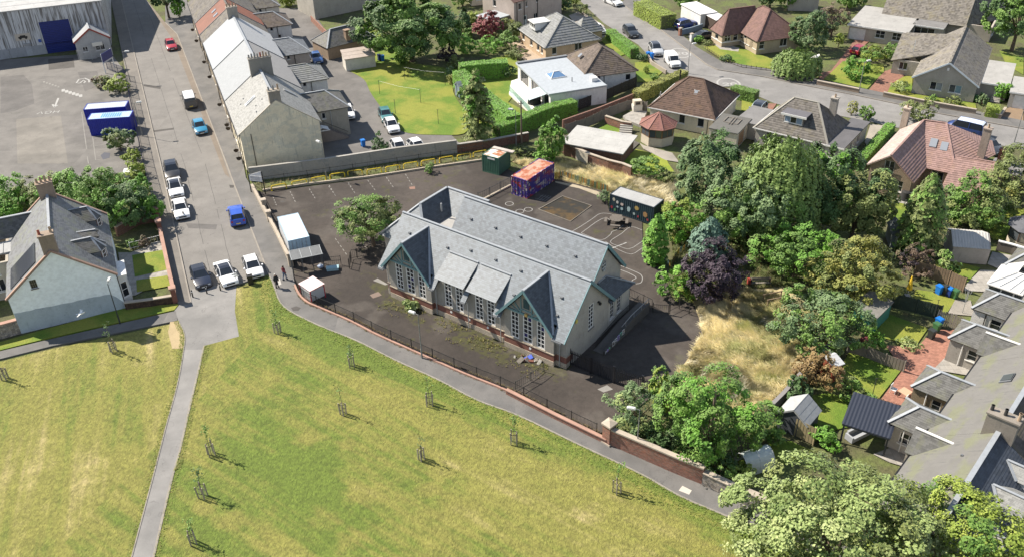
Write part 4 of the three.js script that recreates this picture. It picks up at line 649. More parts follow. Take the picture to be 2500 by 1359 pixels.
      const pr=new MB();pr.poly([[10.5,2.4,z1+2.6],[11.4,2.75,z1+2.6],[11.4,2.75,z1+1.3],[10.5,2.4,z1+1.3]]).poly([[12.3,2.4,z1+2.6],[11.4,2.75,z1+2.6],[11.4,2.75,z1+1.3],[12.3,2.4,z1+1.3]]).box(10.4,2.3,z1+2.5,12.4,2.42,z1+2.65);pr.build('porch_roof',white,h);
    }
  });
}

// ================================================================ WAREHOUSE and its kiosk
{
  const A = [-90.17,-159.02], B = [-82.87,-161.63];
  const sheet=mat([1,1,1],.6,{ map:mapOf(1024,512,30,(i,j)=>{ const s=fbm(i/7,j/160,4,301),t=fbm(i/60,j/60,4,302),d=ss(.48,.72,fbm(i/5,j/90,4,303)+.12*t);const rib=.93+.07*Math.sin(i/1024*30/.2*6.283);const v=(.40+.28*s)*rib;return mix3([v*.98,v,v*1.02],[.11,.10,.09],d*.85);},15) });
  const h=thingAB('warehouse','weathered corrugated warehouse with blue roller door and grey base','warehouse',A,B);
  const x0 = -30, x1 = 18.7, D = 40, H = 8.3;
  const b=new MB();wallPanel(b,[[x0,1.7],[x1,1.7],[x1,H],[x0,H]],[[7.8,1.7,4.95,4.0]],.25,new THREE.Matrix4());
  b.box(x1-.25,0,-D,x1,H,-.25).box(x0,0,-D,x0+.25,H,-.25).box(x0,0,-D-.25,x1,H,-D);
  b.build('cladding', sheet, h);
  const ribs=new MB();for (let x=x0+.3;x<x1;x += .6) if (x<7.7||x>12.85) ribs.box(x-.04,1.75,0,x+.04,H-.05,.035);else ribs.box(x-.04,5.75,0,x+.04,H-.05,.035);ribs.build('rib',sheet,h).userData.kind='stuff';
  const base=new MB();wallPanel(base,[[x0,0],[x1,0],[x1,1.7],[x0,1.7]],[[7.8,0,4.95,1.7],[4.5,0,.95,1.7]],.3,new THREE.Matrix4().setPosition(0,0,.04));base.build('base_wall',mat([.33,.35,.38],.9,{ map:STAIN }),h);
  const rd=new THREE.Group();rd.name='roller_door';h.add(rd);const bm=paint([.006,.02,.16],.4);for (let k=0;k<19;k++) new MB().box(7.8,k*.3,-.16,12.75,k*.3+.27,-.1+.02).build('slat',bm,rd);
  new MB().box(4.5,0,-.1,5.45,2.1,.05).build('side_door',mat([.36,.38,.41],.6,{ map:GRAIN }),h);new MB().box(4.3,2.15,0,5.65,2.3,.5).build('door_canopy',steel,h);
  const pan=tagPart(new MB().box(3.4,2.9,.04,5.9,4.1,.07).build('sign_board',mat([.45,.40,.33],.8),h),'cream board with a black car emblem');const em=new MB();em.box(3.9,3.3,.07,5.4,3.6,.085).box(4.2,3.6,.07,5.1,3.8,.085).tube([4.2,3.28,.07],[4.2,3.28,.09],.2,.2,12).tube([5.1,3.28,.07],[5.1,3.28,.09],.2,.2,12);em.build('emblem',black,h);
  new MB().box(6.9,2.2,.04,7.4,2.75,.06).build('notice',mat([.03,.08,.28],.5),h);
  for (const x of [1.7,15.4]) pipe(h,[[x,H,.1],[x,.1,.1]],galv,.06);
  const rm = mat([.44, .45, .46], .7, { map: STAIN });
  roof(h,[[[x0-.3,H,.3],[x1+.3,H,.3],[x1+.3,H+4,-D/2],[x0-.3,H+4,-D/2]],[[x1+.3,H,-D-.3],[x0-.3,H,-D-.3],[x0-.3,H+4,-D/2],[x1+.3,H+4,-D/2]]],rm,{ course:1.8,lift:.03 });
  for (const k of [[x1-.12,0],[x0+.12,0]]) new MB().poly([[k[0],H,0],[k[0],H+4,-D/2],[k[0],H,-D]]).build('gable_sheet',sheet,h);
}
function tagPart(o,label) { o.userData.label=label;return o;}
{
  const A=[-75.47,-157.63],B=[-70.46,-160.07],h=thingAB('kiosk','small grey gatehouse with red edged gable beside the warehouse','kiosk',A,B),L=5.6,gm=mat([.40,.41,.42],.9,{ map:STAIN });
  walls(h,0,L,-4,0,3.3,gm,{ gable:{ front:[1.9],back:[1.9] },front:[[.9,1.3,.9,.9,{}],[3,1.2,1.6,1.0,{}]] });
  gableRoof(h,0,L,-4,0,3.3,5.2,'z',mat([.24,.26,.29],.6,{ map:STAIN }),{ course:.8,lift:.02,cap:lead });
  const bb=new MB();bb.beam([-.25,3.1,.16],[L/2,5.18,.16],.06,.26).beam([L+.25,3.1,.16],[L/2,5.18,.16],.06,.26).build('barge_board',mat([.30,.07,.05],.8,{ map:STAIN }),h);
  new MB().box(2.6,2.1,.0,4.3,2.75,.35).build('shutter_box',mat([.6,.58,.52],.7),h);
}

// ================================================================ BUNGALOWS
const tan=harl([.50,.38,.26]),greyHarl=harl([.42,.40,.375]),creamHarl=harl([.68,.62,.52]),brownHarl=harl([.32,.245,.185]);
function insetHouse(name,label,A,B,D,o,fn) { const h=thingAB(name,label,'house',A,B);fn(h,distOf(A,B)-2*o,D-2*o,new THREE.Group());return h;}
const W1=(u,y,w,h,c=2,r=1,x={})=>[u,y,w,h,{ cols:c,rows:r,...x }];
const DR=(u,m=white,g=true)=>[u,.1,.95,2.05,{ door:m,glassTop:g }];
function eaves(h,x0,x1,z0,z1,y,m=white) { const b=new MB();for (const [a,c,d,e] of [[x0-.36,z1+.3,x1+.36,z1+.38],[x0-.36,z0-.38,x1+.36,z0-.3],[x0-.38,z0-.3,x0-.3,z1+.3],[x1+.3,z0-.3,x1+.38,z1+.3]]) b.box(a,y-.16,c,d,y-.02,e);return b.build('fascia',m,h);}
{ // tan bungalow with grey banded hip roof and white dormer
  const A=[6.48,-150.51],B=[16.86,-154.7],h=thingAB('bungalow','tan bungalow with banded grey hip roof and white box dormer','house',A,B),L=10.4,D=11.4;
  walls(h,.4,L,-D,-.4,2.65,tan,{ front:[W1(5.5,1,1.4,1.3),W1(1.2,1,.9,1.2,1)],left:[W1(1,.9,1,1.6,1,2),W1(4.4,.9,1.1,1.6,1,2),W1(7.3,.9,1.1,1.6,1,2),W1(9,.9,.9,1.5,1,2)] });
  hipRoof(h,.4,L,-D,-.4,2.7,5.95,tileGrey,{ course:.5,lift:.055,cap:tileGrey,o:.4,axis:'z',run:4.9,run2:4.3 });
  const d=new MB();d.box(.9,3.6,-8.2,3.2,4.85,-5.9).build('dormer',whiteWall,h);new MB().box(.6,4.85,-8.4,3.7,5.0,-5.7).build('dormer_roof',mat([.66,.66,.64],.6,{ map:GRAIN }),h);
  for (let k=0;k<3;k++) win(h,.12+k*.7,.35,.62,.75,new THREE.Matrix4().makeRotationY(-Math.PI/2).setPosition(.9,3.6,-8.1),{ cols:1,set:-.03,sill:false });
  eaves(h, .4, L, -D, -.4, 2.55);
  walls(h,L,L+3.4,-9,-5.4,2.4,tan,{ name:'porch_wall' });hipRoof(h,L-1,L+3.4,-9,-5.4,2.4,4.2,tileGrey,{ course:.5,lift:.05,axis:'x',run:1.8,run2:1.8 });
}
{ // brown hip roof and white flat extension
  const A=[11.67,-136.08],B=[20.93,-138.85],h=thingAB('bungalow','white bungalow with mossy brown hip roof','house',A,B),L=9.3,D=10;
  walls(h,.4,L,-D,-.4,2.65,whiteWall,{ front:[W1(2.1,1,.8,1.4,1,1,{ gm:glassBlue }),W1(7.2,1,.9,1,1)] });
  hipRoof(h,.4,L,-D,-.4,2.7,5.7,tileUmber,{ course:.34,lift:.03,cap:tileUmber,axis:'z',run:4.6,run2:4.0 });
  new MB().beam([1.5,3.95,-5.5],[2.1,4.4,-5.5],.6,.1).build('rooflight',glassPale,h);
  for (const x of [1.8,3.9]) pipe(h,[[x,2.6,-.32],[x,.1,-.32]],ironMat,.05);
  const A2=[6.44,-128.97],B2=[A2[0]+9.2*Math.cos(-.33),A2[1]+9.2*Math.sin(-.33)];
  const e=thingAB('flat_roofed_extension','white flat roofed extension with pyramid rooflight and glass balustrade','house extension',A2,B2);
  const LL = 9.2, DD = 14.3;
  walls(e,0,LL,-DD,0,2.7,whiteWall,{ left:[[1.2,.3,3.6,2.1,{ cols:4,fm:white,sill:false }],[6.2,.3,4.6,2.1,{ cols:4,sill:false }],[11.6,.3,2.0,2.1,{ cols:2,sill:false,fm:black }]] });
  new MB().box(-.3,2.7,-DD-.1,LL,2.9,.12).build('flat_roof',membrane,e);
  const up=new MB().box(-.35,2.9,-DD-.14,-.2,2.98,.16).box(-.2,2.9,.04,LL,2.98,.16).box(-.2,2.9,-DD-.14,LL,3.1,-DD+.02);up.build('roof_edge',membrane,e);
  new MB().box(-.2,2.91,-DD+.02,LL,3.12,-DD+.5).build('dark_verge',leadDark,e);
  { const g=new THREE.Group();g.name='pyramid_rooflight';e.add(g);g.position.set(3.6,2.9,-6.6);new MB().box(-1.3,0,-1.1,1.3,.16,1.1).build('kerb',white,g);const q=new MB(),P=[[-1.25,.17,1.05],[1.25,.17,1.05],[1.25,.17,-1.05],[-1.25,.17,-1.05]],T=[[-.45,.75,0],[.45,.75,0]];q.quad(P[0],P[1],T[1],T[0]).quad(P[2],P[3],T[0],T[1]).tri(P[1],P[2],T[1]).tri(P[3],P[0],T[0]).build('pane',mat([.12,.22,.38],.08),g);const k=new MB();for (const [a,c] of [[P[0],T[0]],[P[1],T[1]],[P[2],T[1]],[P[3],T[0]],[T[0],T[1]]]) k.beam(a,c,.1,.08);k.build('glazing_bar',white,g);}
  pipe(e,[[4.9,2.9,-3.4],[4.9,3.6,-3.4]],black,.06,'flue');
  new MB().box(7.6,2.92,-3.0,8.6,3.5,-2.0).build('roof_box',white,e);
  const gl=mat([.55,.66,.68],.05,{ transparent:false });const bal=new MB();bal.box(-3.2,.35,-9.5,-3.16,1.35,-.2).build('balustrade',new THREE.MeshPhysicalMaterial({ color:0xdfeeee,roughness:.05,transmission:.9,thickness:0 }),e);
  const aw=new MB();aw.quad([-.1,2.5,-4.4],[-.1,2.5,-1.2],[-2.9,1.95,-1.2],[-2.9,1.95,-4.4]);aw.quad([-2.9,1.95,-4.4],[-2.9,1.95,-1.2],[-2.9,1.8,-1.2],[-2.9,1.8,-4.4]);aw.build('awning',mat([.42,.52,.55],.8),e);
}
{ // brown bungalow with octagonal sunroom and flat garage
  const A=[20.12,-123.93],B=[28.95,-118.58],h=thingAB('bungalow','cream bungalow with rich brown tiled hip roof and one rooflight','house',A,B),L=9.9,D=10.5;
  walls(h,.4,L,-D,-.4,2.65,creamHarl,{ front:[W1(4.4,.9,.95,1.35,1),W1(7.2,.9,1.0,1.3,1)],right:[W1(2,1,1.2,1.2)] });
  hipRoof(h,.4,L,-D,-.4,2.7,6.0,tileBrown,{ course:.34,lift:.035,cap:tileBrown,axis:'x',run:4.0,run2:4.0 });
  new MB().beam([6.0,4.3,-3.0],[6.0,4.85,-3.75],.75,.1).build('rooflight',white,h);new MB().beam([6.0,4.38,-3.05],[6.0,4.88,-3.7],.5,.08).build('rooflight_pane',glassPale,h);
  eaves(h,.4,L,-D,-.4,2.55);pipe(h,[[9.2,2.6,-.3],[9.2,.1,-.3]],ironMat,.05);
  pipe(h,[[.8,3.1,-3],[.8,4.0,-3]],galv,.08,'flue');pipe(h,[[1.2,2.6,-9.5],[1.2,5.2,-9.5]],black,.1,'stove_flue');
  // flat garage
  const gA=[h.position.x,h.position.z],g2=thingAB('flat_garage','felt roofed garage with a timber frame lying on its roof','garage',[27.67,-116.23],[[27.67,-116.23][0]+Math.cos(.56),[27.67,-116.23][1]+Math.sin(.56)]);
  walls(g2,0,4.0,-5.6,0,2.4,creamHarl,{ right:[[.8,0,2.6,2.1,{ door:mat([.32,.2,.12],.7) }]] });new MB().box(-.1,2.4,-5.7,4.1,2.52,.1).build('flat_roof',mat([.13,.13,.125],.9,{ map:STAIN }),g2);const tr=new MB();tr.beam([1,2.56,-4.6],[3,2.56,-4.6],.1,.08).beam([1,2.56,-2.8],[3,2.56,-2.8],.1,.08).beam([1,2.6,-4.6],[1,2.6,-2.8],.1,.08).beam([3,2.6,-4.6],[3,2.6,-2.8],.1,.08).beam([1.8,2.62,-5],[1.9,2.62,-2.2],.08,.06).beam([2.2,2.62,-5],[2.3,2.62,-2.2],.08,.06).build('timber_frame',timberGrey,g2);
  // sunroom
  const C=[20.89,-116.19],s=thing('sunroom','octagonal sunroom with red tiled roof and brown glazing','sunroom',C[0],C[1]-1.7,-.3),n=8,r=2.35,P=k=>[Math.cos((k+.5)/n*6.2832)*r,Math.sin((k+.5)/n*6.2832)*r];
  const lo=new MB(),ro=[],brown=mat([.17,.085,.035],.6,{ map:GRAIN });
  for (let k=0;k<n;k++) { const a=P(k),c=P(k+1);lo.quad([a[0],0,a[1]],[c[0],0,c[1]],[c[0],1.3,c[1]],[a[0],1.3,a[1]]);const e=1.16;ro.push([[c[0]*e,2.65,c[1]*e],[a[0]*e,2.65,a[1]*e],[0,4.25,0]]);}
  lo.build('base_wall',harl([.56,.51,.42]),s);roof(s,ro,mat([.22,.10,.085],.8,{ map:TILE_T }),{ course:.3,lift:.02,thick:.1 });caps(s,ro.map(q=>[q[0],q[2]]),mat([.24,.12,.1],.8),.16,.08);
  for (let k=0;k<n;k++) { const a=P(k),c=P(k+1),yw=yawOf(c,a),w=distOf(a,c);win(s,0,0,w,1.3,new THREE.Matrix4().makeRotationY(yw).setPosition(c[0],1.3,c[1]),{ cols:2,rows:1,fm:brown,set:0,edge:.08,bar:.06,sill:false,gm:glassGrey });}
}
{ // dark tiled house with box dormer and flat side extension
  const B=[41.96,-109.43],an=.645,A=[B[0]-10.6*Math.cos(an),B[1]-10.6*Math.sin(an)],h=thingAB('bungalow','grey bungalow with dark tiled roof, box dormer and side extension','house',A,B),L=10.2,D=8.6;
  walls(h,.4,L,-D,-.4,2.7,greyHarl,{ front:[W1(1.5,1,1.4,1.2),W1(5,1,1.2,1.2)] });
  hipRoof(h,.4,L,-D,-.4,2.75,6.2,tileDark,{ course:.34,lift:.035,cap:mat([.26,.25,.22],.9),axis:'x',run:3.6,run2:3.6 });
  new MB().box(3.6,3.5,-3.6,6.4,5.0,-1.5).build('dormer',mat([.15,.135,.125],.8,{ map:TILE_OLD }),h);new MB().box(3.3,5.0,-4.2,6.8,5.16,-1.2).build('dormer_roof',mat([.13,.13,.15],.8,{ map:STAIN }),h);
  new MB().box(3.28,4.86,-1.2,6.82,5.14,-1.12).build('dormer_fascia',white,h);
  win(h,.15,.2,2.5,1.05,new THREE.Matrix4().setPosition(3.6,3.65,-1.5),{ cols:3,set:-.05,gm:i=>i===1?glass :mat([.22,.3,.42],.2) });
  chimney(h,8.6,-6.2,.9,.8,4.2,6.6,harl([.36,.34,.31]),1);
  eaves(h, .4, L, -D, -.4, 2.6);
  walls(h,L+.0,L+2.3,-10.2,-.2,2.5,harl([.5,.485,.46]),{ front:[W1(.7,.9,.7,1.3,1,2)],right:[W1(3,1,.8,1),W1(6,1,.8,1)],name:'extension_wall' });
  new MB().box(L-.1,2.5,-10.4,L+2.5,2.66,0).build('extension_roof',mat([.115,.115,.125],.75,{ map:STAIN }),h);new MB().box(L-.1,2.42,0,L+2.54,2.64,.06).build('extension_fascia',white,h);
  walls(h,-3.2,.4,-7.6,-1.6,2.3,greyHarl,{ name:'garage_wall' });new MB().box(-3.3,2.3,-7.7,.5,2.42,-1.5).build('garage_roof',felt,h);
}
{ // pink tiled house, L shaped
  const B=[49.13,-98.63],A=[B[0]-5.6*.788,B[1]-5.6*.616],h=thingAB('house','brown house with dusty pink tiled roof, gable balcony and rooflights','house',A,B),wm=brownHarl,T=2.65,R1=5.35,xa=2.35,o={ course:.36,lift:.04 };
  const w=new MB();wallPanel(w,[[.15,0],[5.3,0],[5.3,T+.1],[xa,R1-.12],[.15,3.75]],[[2.5,.75,1.9,1.45],[1.75,2.75,1.2,1.7]],.28,new THREE.Matrix4());w.box(5.02,0,-5.2,5.3,T,-.28).box(.15,0,-13,.43,3.7,-.28).build('gable_wall',wm,h);
  win(h,2.5,.75,1.9,1.45,new THREE.Matrix4(),{ cols:2,rows:2 });win(h,1.75,2.75,1.2,1.7,new THREE.Matrix4(),{ cols:2,rows:1,sill:false });
  const bal=new MB();for (let k=0;k<=9;k++) bal.beam([1.65+k*.16,2.7,.2],[1.65+k*.16,3.7,.2],.025,.025);bal.beam([1.6,3.7,.2],[3.15,3.7,.2],.05,.05).beam([1.6,2.7,.2],[3.15,2.7,.2],.05,.05).build('balcony_rail',ironMat,h);
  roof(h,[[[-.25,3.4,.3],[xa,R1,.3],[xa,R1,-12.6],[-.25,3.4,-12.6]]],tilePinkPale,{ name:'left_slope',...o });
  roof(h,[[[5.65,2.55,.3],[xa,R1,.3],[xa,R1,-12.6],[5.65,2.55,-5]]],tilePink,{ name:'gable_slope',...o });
  roof(h,[[[5.3,2.55,-4.6],[9.1,2.55,-4.9],[5.0,5.35,-13.2],[xa,R1,-12.6]]],tilePink,{ name:'court_slope',...o });
  roof(h,[[[9.1,2.55,-4.9],[11.6,2.6,-13.4],[5.0,5.35,-13.2]],[[11.6,2.6,-13.4],[10.2,2.6,-17.5],[5.0,5.35,-13.2]],[[10.2,2.6,-17.5],[-.25,2.6,-17],[xa,R1,-12.6],[5.0,5.35,-13.2]]],tilePink,{ name:'rear_slope',...o });
  roof(h,[[[8.5,2.1,-1.0],[13.4,2.1,-2.2],[12.6,4.2,-7.2],[8.3,4.2,-6.4]],[[13.4,2.1,-2.2],[14.6,2.2,-8.8],[12.6,4.2,-7.2]],[[14.6,2.2,-8.8],[9.0,2.6,-10.4],[8.3,4.2,-6.4],[12.6,4.2,-7.2]]],tilePink,{ name:'porch_slope',...o });
  caps(h,[[[xa,R1,.3],[xa,R1,-12.6]],[[xa,R1,-12.6],[5,5.35,-13.2]],[[5,5.35,-13.2],[9.1,2.57,-4.9]],[[8.3,4.22,-6.4],[12.6,4.22,-7.2]],[[12.6,4.22,-7.2],[13.4,2.12,-2.2]]],tilePink,.24,.1);
  walls(h,5.3,8.8,-12,-5.2,2.5,wm,{ front:[W1(.9,.1,1.5,2.1,2,1,{ sill:false })],name:'court_wall' });walls(h,8.9,13.0,-9,-1.8,2.15,wm,{ front:[W1(.9,.9,1.1,.9)],name:'porch_wall' });
  for (const x of [5.0,6.35]) new MB().beam([x,3.85-(x-5)*.1,-8.3],[x-.25,4.35-(x-5)*.1,-9.8],.85,.14).build('rooflight',glassPale,h);
  chimney(h,-.1,-13.2,.8,.8,2.6,6.2,harl([.5,.42,.35]),1);chimney(h,10.3,-11.2,.9,.7,2.4,6.6,harl([.36,.3,.26]),1);chimney(h,12.6,-11.6,.8,.6,1.8,4.2,redStone,0);
  walls(h,11.8,15.4,-13,-9.2,2.2,wm,{ name:'garage_wall' });new MB().box(11.7,2.2,-13.1,15.5,2.34,-9.1).build('garage_roof',felt,h);
}
{ // plum roofed bungalow with bay
  const A=[42.52,-151.12],B=[48.56,-153.49],d=[(B[0]-A[0])/distOf(A,B),(B[1]-A[1])/distOf(A,B)];
  const h=thingAB('bungalow','buff bungalow with plum tiled hip roofs and white corner bay','house',A,[A[0]+Math.cos(-.3),A[1]+Math.sin(-.3)]),L=9,D=11,bf=harl([.42,.35,.26]);
  walls(h,.35,L,-D,-.35,2.65,bf,{ front:[W1(.5,.9,1.0,1.5,1,2),W1(4.5,.9,1.4,1.3)],left:[W1(5.0,.9,.9,1.5,1,2),W1(6.2,.9,.9,1.5,1,2),W1(7.4,.9,.9,1.5,1,2),W1(9.4,.9,1.1,1.5,1,2)] });
  hipRoof(h,.35,L,-D,-.35,2.7,6.2,tilePlum,{ course:.3,lift:.015,cap:tilePlum,axis:'z',run:4.6,run2:4.4 });
  walls(h,-3.2,.6,-9.6,-5.9,2.75,bf,{ front:[W1(.5,.9,1.2,1.5,2,2),W1(2.2,.9,.9,1.5,1,2)],left:[W1(1.2,.9,1.1,1.5,1,2)],name:'bay_wall' });
  hipRoof(h,-3.2,3.5,-9.6,-5.9,2.75,6.0,tilePlum,{ course:.3,lift:.015,cap:tilePlum,axis:'x',run:2.2,run2:.2 });
  const q=new MB();q.box(-3.26,.75,-5.92,.6,.88,-5.84).box(-3.26,2.45,-5.92,.6,2.6,-5.84).box(-3.26,.75,-9.6,-3.18,.88,-5.92).box(-3.26,2.45,-9.6,-3.18,2.6,-5.92).build('bay_trim',white,h);
}
{ // white garages behind it
  const A=[36,-166.85],g=thing('garage','long white garage behind the parked blue car','garage',A[0],A[1],.36);walls(g,0,3.2,-7,0,2.4,whiteWall,{ front:[[.4,0,2.4,2.1,{ door:white }]] });new MB().box(-.15,2.4,-7.2,3.4,2.56,.15).build('flat_roof',white,g);
  const A2=[38.31,-163.88],g2=thing('shed','low pale roofed shed tucked beside the plum bungalow','shed',A2[0],A2[1],.36);walls(g2,0,2.4,-4,0,2.2,timberDark,{});new MB().box(-.1,2.2,-4.1,2.5,2.32,.1).build('flat_roof',white,g2);
  const A3=[52.74,-172.78],g3=thing('garage','grey flat roofed garage behind the plum bungalow','garage',A3[0]+2,A3[1]-3,-.2);walls(g3,0,5.5,-4,0,2.4,greyHarl,{});new MB().box(-.1,2.4,-4.1,5.6,2.54,.1).build('flat_roof',feltOld,g3);
}
{ // long low house with tiled roof and flat front
  const A=[60.61,-158.77],B=[69.02,-153.46],h=thingAB('house','long low house with huge grey tiled roof and flat roofed front','house',A,B),wm=harl([.46,.42,.38]);
  walls(h,.1,9.8,-4.9,-.1,2.45,wm,{ front:[[.2,0,2.7,2.05,{ door:white }],W1(4.6,.9,1.6,1.3,2,2),W1(7.4,.9,1.5,1.3,2,2)],name:'front_wall' });
  new MB().box(-.2,2.45,-12.4,10.1,2.6,.1).build('flat_roof',feltOld,h);new MB().box(-.25,2.36,.1,10.15,2.62,.2).build('fascia',white,h);
  walls(h,9.8,14.8,-9,-5.2,2.4,wm,{ front:[[.3,0,3.4,2.2,{ cols:3,fm:white,sill:false }]],name:'porch_wall' });
  walls(h,4.2,22,-16,-9.4,2.6,wm,{ right:[W1(1,.9,1.2,1.2),W1(3.4,.2,1.2,2.1,1)] });
  new MB().box(9.7,2.45,-9.4,15,2.6,-5.1).build('flat_porch',felt,h);new MB().box(9.9,2.36,-5.1,14.9,2.58,-5.0).build('porch_fascia',white,h);
  const r=8.2;roof(h,[[[3.6,2.4,-8.4],[17.8,2.4,-8.4],[17.8,r,-15.5],[3.6,r,-15.5]]],tileDarkPale,{ name:'front_slope',course:.34,lift:.035 });
  roof(h,[[[17.8,2.4,-8.4],[24,2.4,-17.6],[17.8,r,-15.5]],[[24,2.4,-22.6],[3.6,2.4,-22.6],[3.6,r,-15.5],[17.8,r,-15.5]],[[24,2.4,-17.6],[24,2.4,-22.6],[17.8,r,-15.5]]],tileDarkPale,{ name:'side_slope',course:.34,lift:.035 });
  caps(h,[[[17.8,2.4,-8.4],[17.8,r,-15.5]],[[17.8,r,-15.5],[24,2.4,-17.6]]],tileDarkPale,.24,.1);
}
{ // gabled bungalow by the road
  const A=[62.32,-132.98],B=[69.9,-128.61],h=thingAB('bungalow','rough cast bungalow with wide grey gable facing the road','house',A,B),L=8.8,D=18.5,wm=harl([.38,.36,.33]);
  walls(h,0,L,-D,0,2.75,wm,{ gable:{ front:[2.85],back:[2.85] },front:[[2.4,1.0,1.75,1.25,{ cols:2,gm:i=>i?glassPale :glass }],[5.1,1.0,1.75,1.25,{ cols:2,gm:i=>i?mat([.16,.25,.3],.2) :glassGrey }]],right:[W1(6,.8,1.2,1.2)] });
  gableRoof(h,0,L,-D,0,2.75,5.6,'z',tileDarkPale,{ o:.3,e:.3,course:.34,lift:.04,cap:tileDarkPale });
  const bb=new MB();bb.beam([-.35,2.5,.34],[L/2,5.5,.34],.06,.22).beam([L+.35,2.5,.34],[L/2,5.5,.34],.06,.22).build('barge_board',paint([.55,.62,.68]),h);
  new MB().cbox(L/2,4.3,.08,.3,.4,.14).build('alarm_box',white,h);new MB().beam([-1.8,2.6,-9],[-1.8,5.2,-9],.1,.1).build('post',white,h);
  roof(h,[[[-4.6,2.2,-6.3],[L/2-1,5.6,-12.6],[-.2,5.6,-14],[-4.6,5.6,-14]].map(p=>p),[[-4.6,2.3,-6.6],[3.5,5.2,-9],[4.2,5.7,-13.6],[-4.6,5.7,-13.6]]].slice(1),tileDarkPale,{ name:'cross_roof',course:.34,lift:.035 });
  walls(h,-4.3,0,-13,-7.2,2.4,wm,{ front:[W1(1,.9,1.3,1.2)],name:'cross_wall' });
  // flat roofed side with door, steps and garage
  walls(h,L,L+4.1,-9,-2.6,2.35,wm,{ front:[[2.4,.5,.95,1.8,{ door:white,glassTop:true }]],name:'side_wall' });new MB().box(L,2.35,-13,L+4.3,2.5,-2.3).build('flat_roof',feltOld,h);new MB().box(L,2.26,-2.3,L+4.32,2.5,-2.22).build('side_fascia',white,h);
  const st=new MB();for (let k=0;k<4;k++) st.box(L+2.2,0,-2.6+k*.3,L+3.6,.52-k*.13,-2.3+k*.3);st.build('steps',concrete,h);
  const gA=[74.07,-126.47],g=thing('garage','flat roofed garage with white door at the right edge','garage',gA[0],gA[1],yawOf(A,B));walls(g,0,4.4,-6.5,0,2.4,harl([.42,.40,.37]),{ front:[[.6,0,3.0,2.05,{ door:white }]] });new MB().box(-.2,2.4,-6.7,4.6,2.56,.25).build('flat_roof',feltOld,g);new MB().box(-.22,2.3,.25,4.62,2.54,.33).build('fascia',white,g);
}
{ // two storey pinkish house at the top
  const A=[1.64,-168.55],B=[10.16,-175.95],h=thingAB('house','tall pinkish harled house with black downpipes at the top edge','house',A,B),L=distOf(A,B)+1,wm=harl([.46,.40,.37]);
  walls(h,0,L,-9,0,5.2,wm,{ gable:{ left:[2.2],right:[2.2] },front:[W1(1.1,3.4,.8,1.2,1),W1(2.9,3.6,.5,1,1),W1(5.6,3.9,.45,.8,1),DR(2.3,paint([.55,.62,.62])),W1(5,.9,1,1)],left:[W1(2,.9,.8,1.3,1),W1(4.5,.6,.8,1.8,1),W1(3,3.2,.9,1.2,1)] });
  gableRoof(h,0,L,-9,0,5.2,7.4,'x',tilePlum,{ course:.34,lift:.02,cap:tilePlum });
  for (const x of [.7,2.5,5.9]) pipe(h,[[x,5,.07],[x,.1,.07]],ironMat,.06);
  new MB().box(-4.6,2.35,-5.6,-.02,2.5,-1.2).build('canopy_roof',membrane,h);for (const z of [-5.3,-1.5]) new MB().cbox(-4.4,0,z,.1,2.35,.1).build('canopy_post',white,h);
  const A2=[-2.68,-175.11],k=thing('house','cream house side at the top edge beside the tall pinkish house','house',A2[0]-4,A2[1]-9,.3);walls(k,0,7,-8,0,4.8,creamHarl,{ front:[W1(1,1,1,1.2),W1(4,3,1,1.2)] });gableRoof(k,0,7,-8,0,4.8,7,'x',tileGrey,{ course:.34,lift:.02 });
}
{ // outbuildings in the yard behind the terrace
  const A=[-30.86,-154.34],B=[-23.53,-160.04],o=thingAB('outbuilding','stone outbuilding with mossy hipped slate roof and stub chimney','outbuilding',A,B),L=distOf(A,B);
  walls(o,0,L,-5.5,0,2.3,harl([.30,.23,.17]),{});hipRoof(o,0,L,-5.5,0,2.3,4.3,slateOld,{ o:.2,cap:lead,axis:'x',run:2.5 });chimney(o,4.4,-.6,.9,.8,2.3,4.2,harl([.30,.22,.16]),0);
  const A2=[-27.03,-148.66],B2=[-22.25,-150.45],s=thingAB('store','low whitewashed store with sloping sheet roof by the drying green','store',A2,B2),LL=distOf(A2,B2);
  walls(s,0,LL,-2.6,0,2.1,offWhite,{});roof(s,[[[-.15,2.1,.15],[LL+.15,2.1,.15],[LL+.15,2.9,-2.7],[-.15,2.9,-2.7]]],mat([.48,.42,.38],.9,{ map:STAIN }),{ course:1,lift:.02 });
  const A3=[-37.09,-177.72],B3=[-28.24,-183.92],w=thingAB('garage_block','long pale rendered garage block at the top of the picture','garage',A3,B3);walls(w,0,15,-8,0,6,harl([.40,.385,.35]),{});new MB().box(-.2,6,-8.2,15.2,6.2,.2).build('flat_roof',feltOld,w);
}
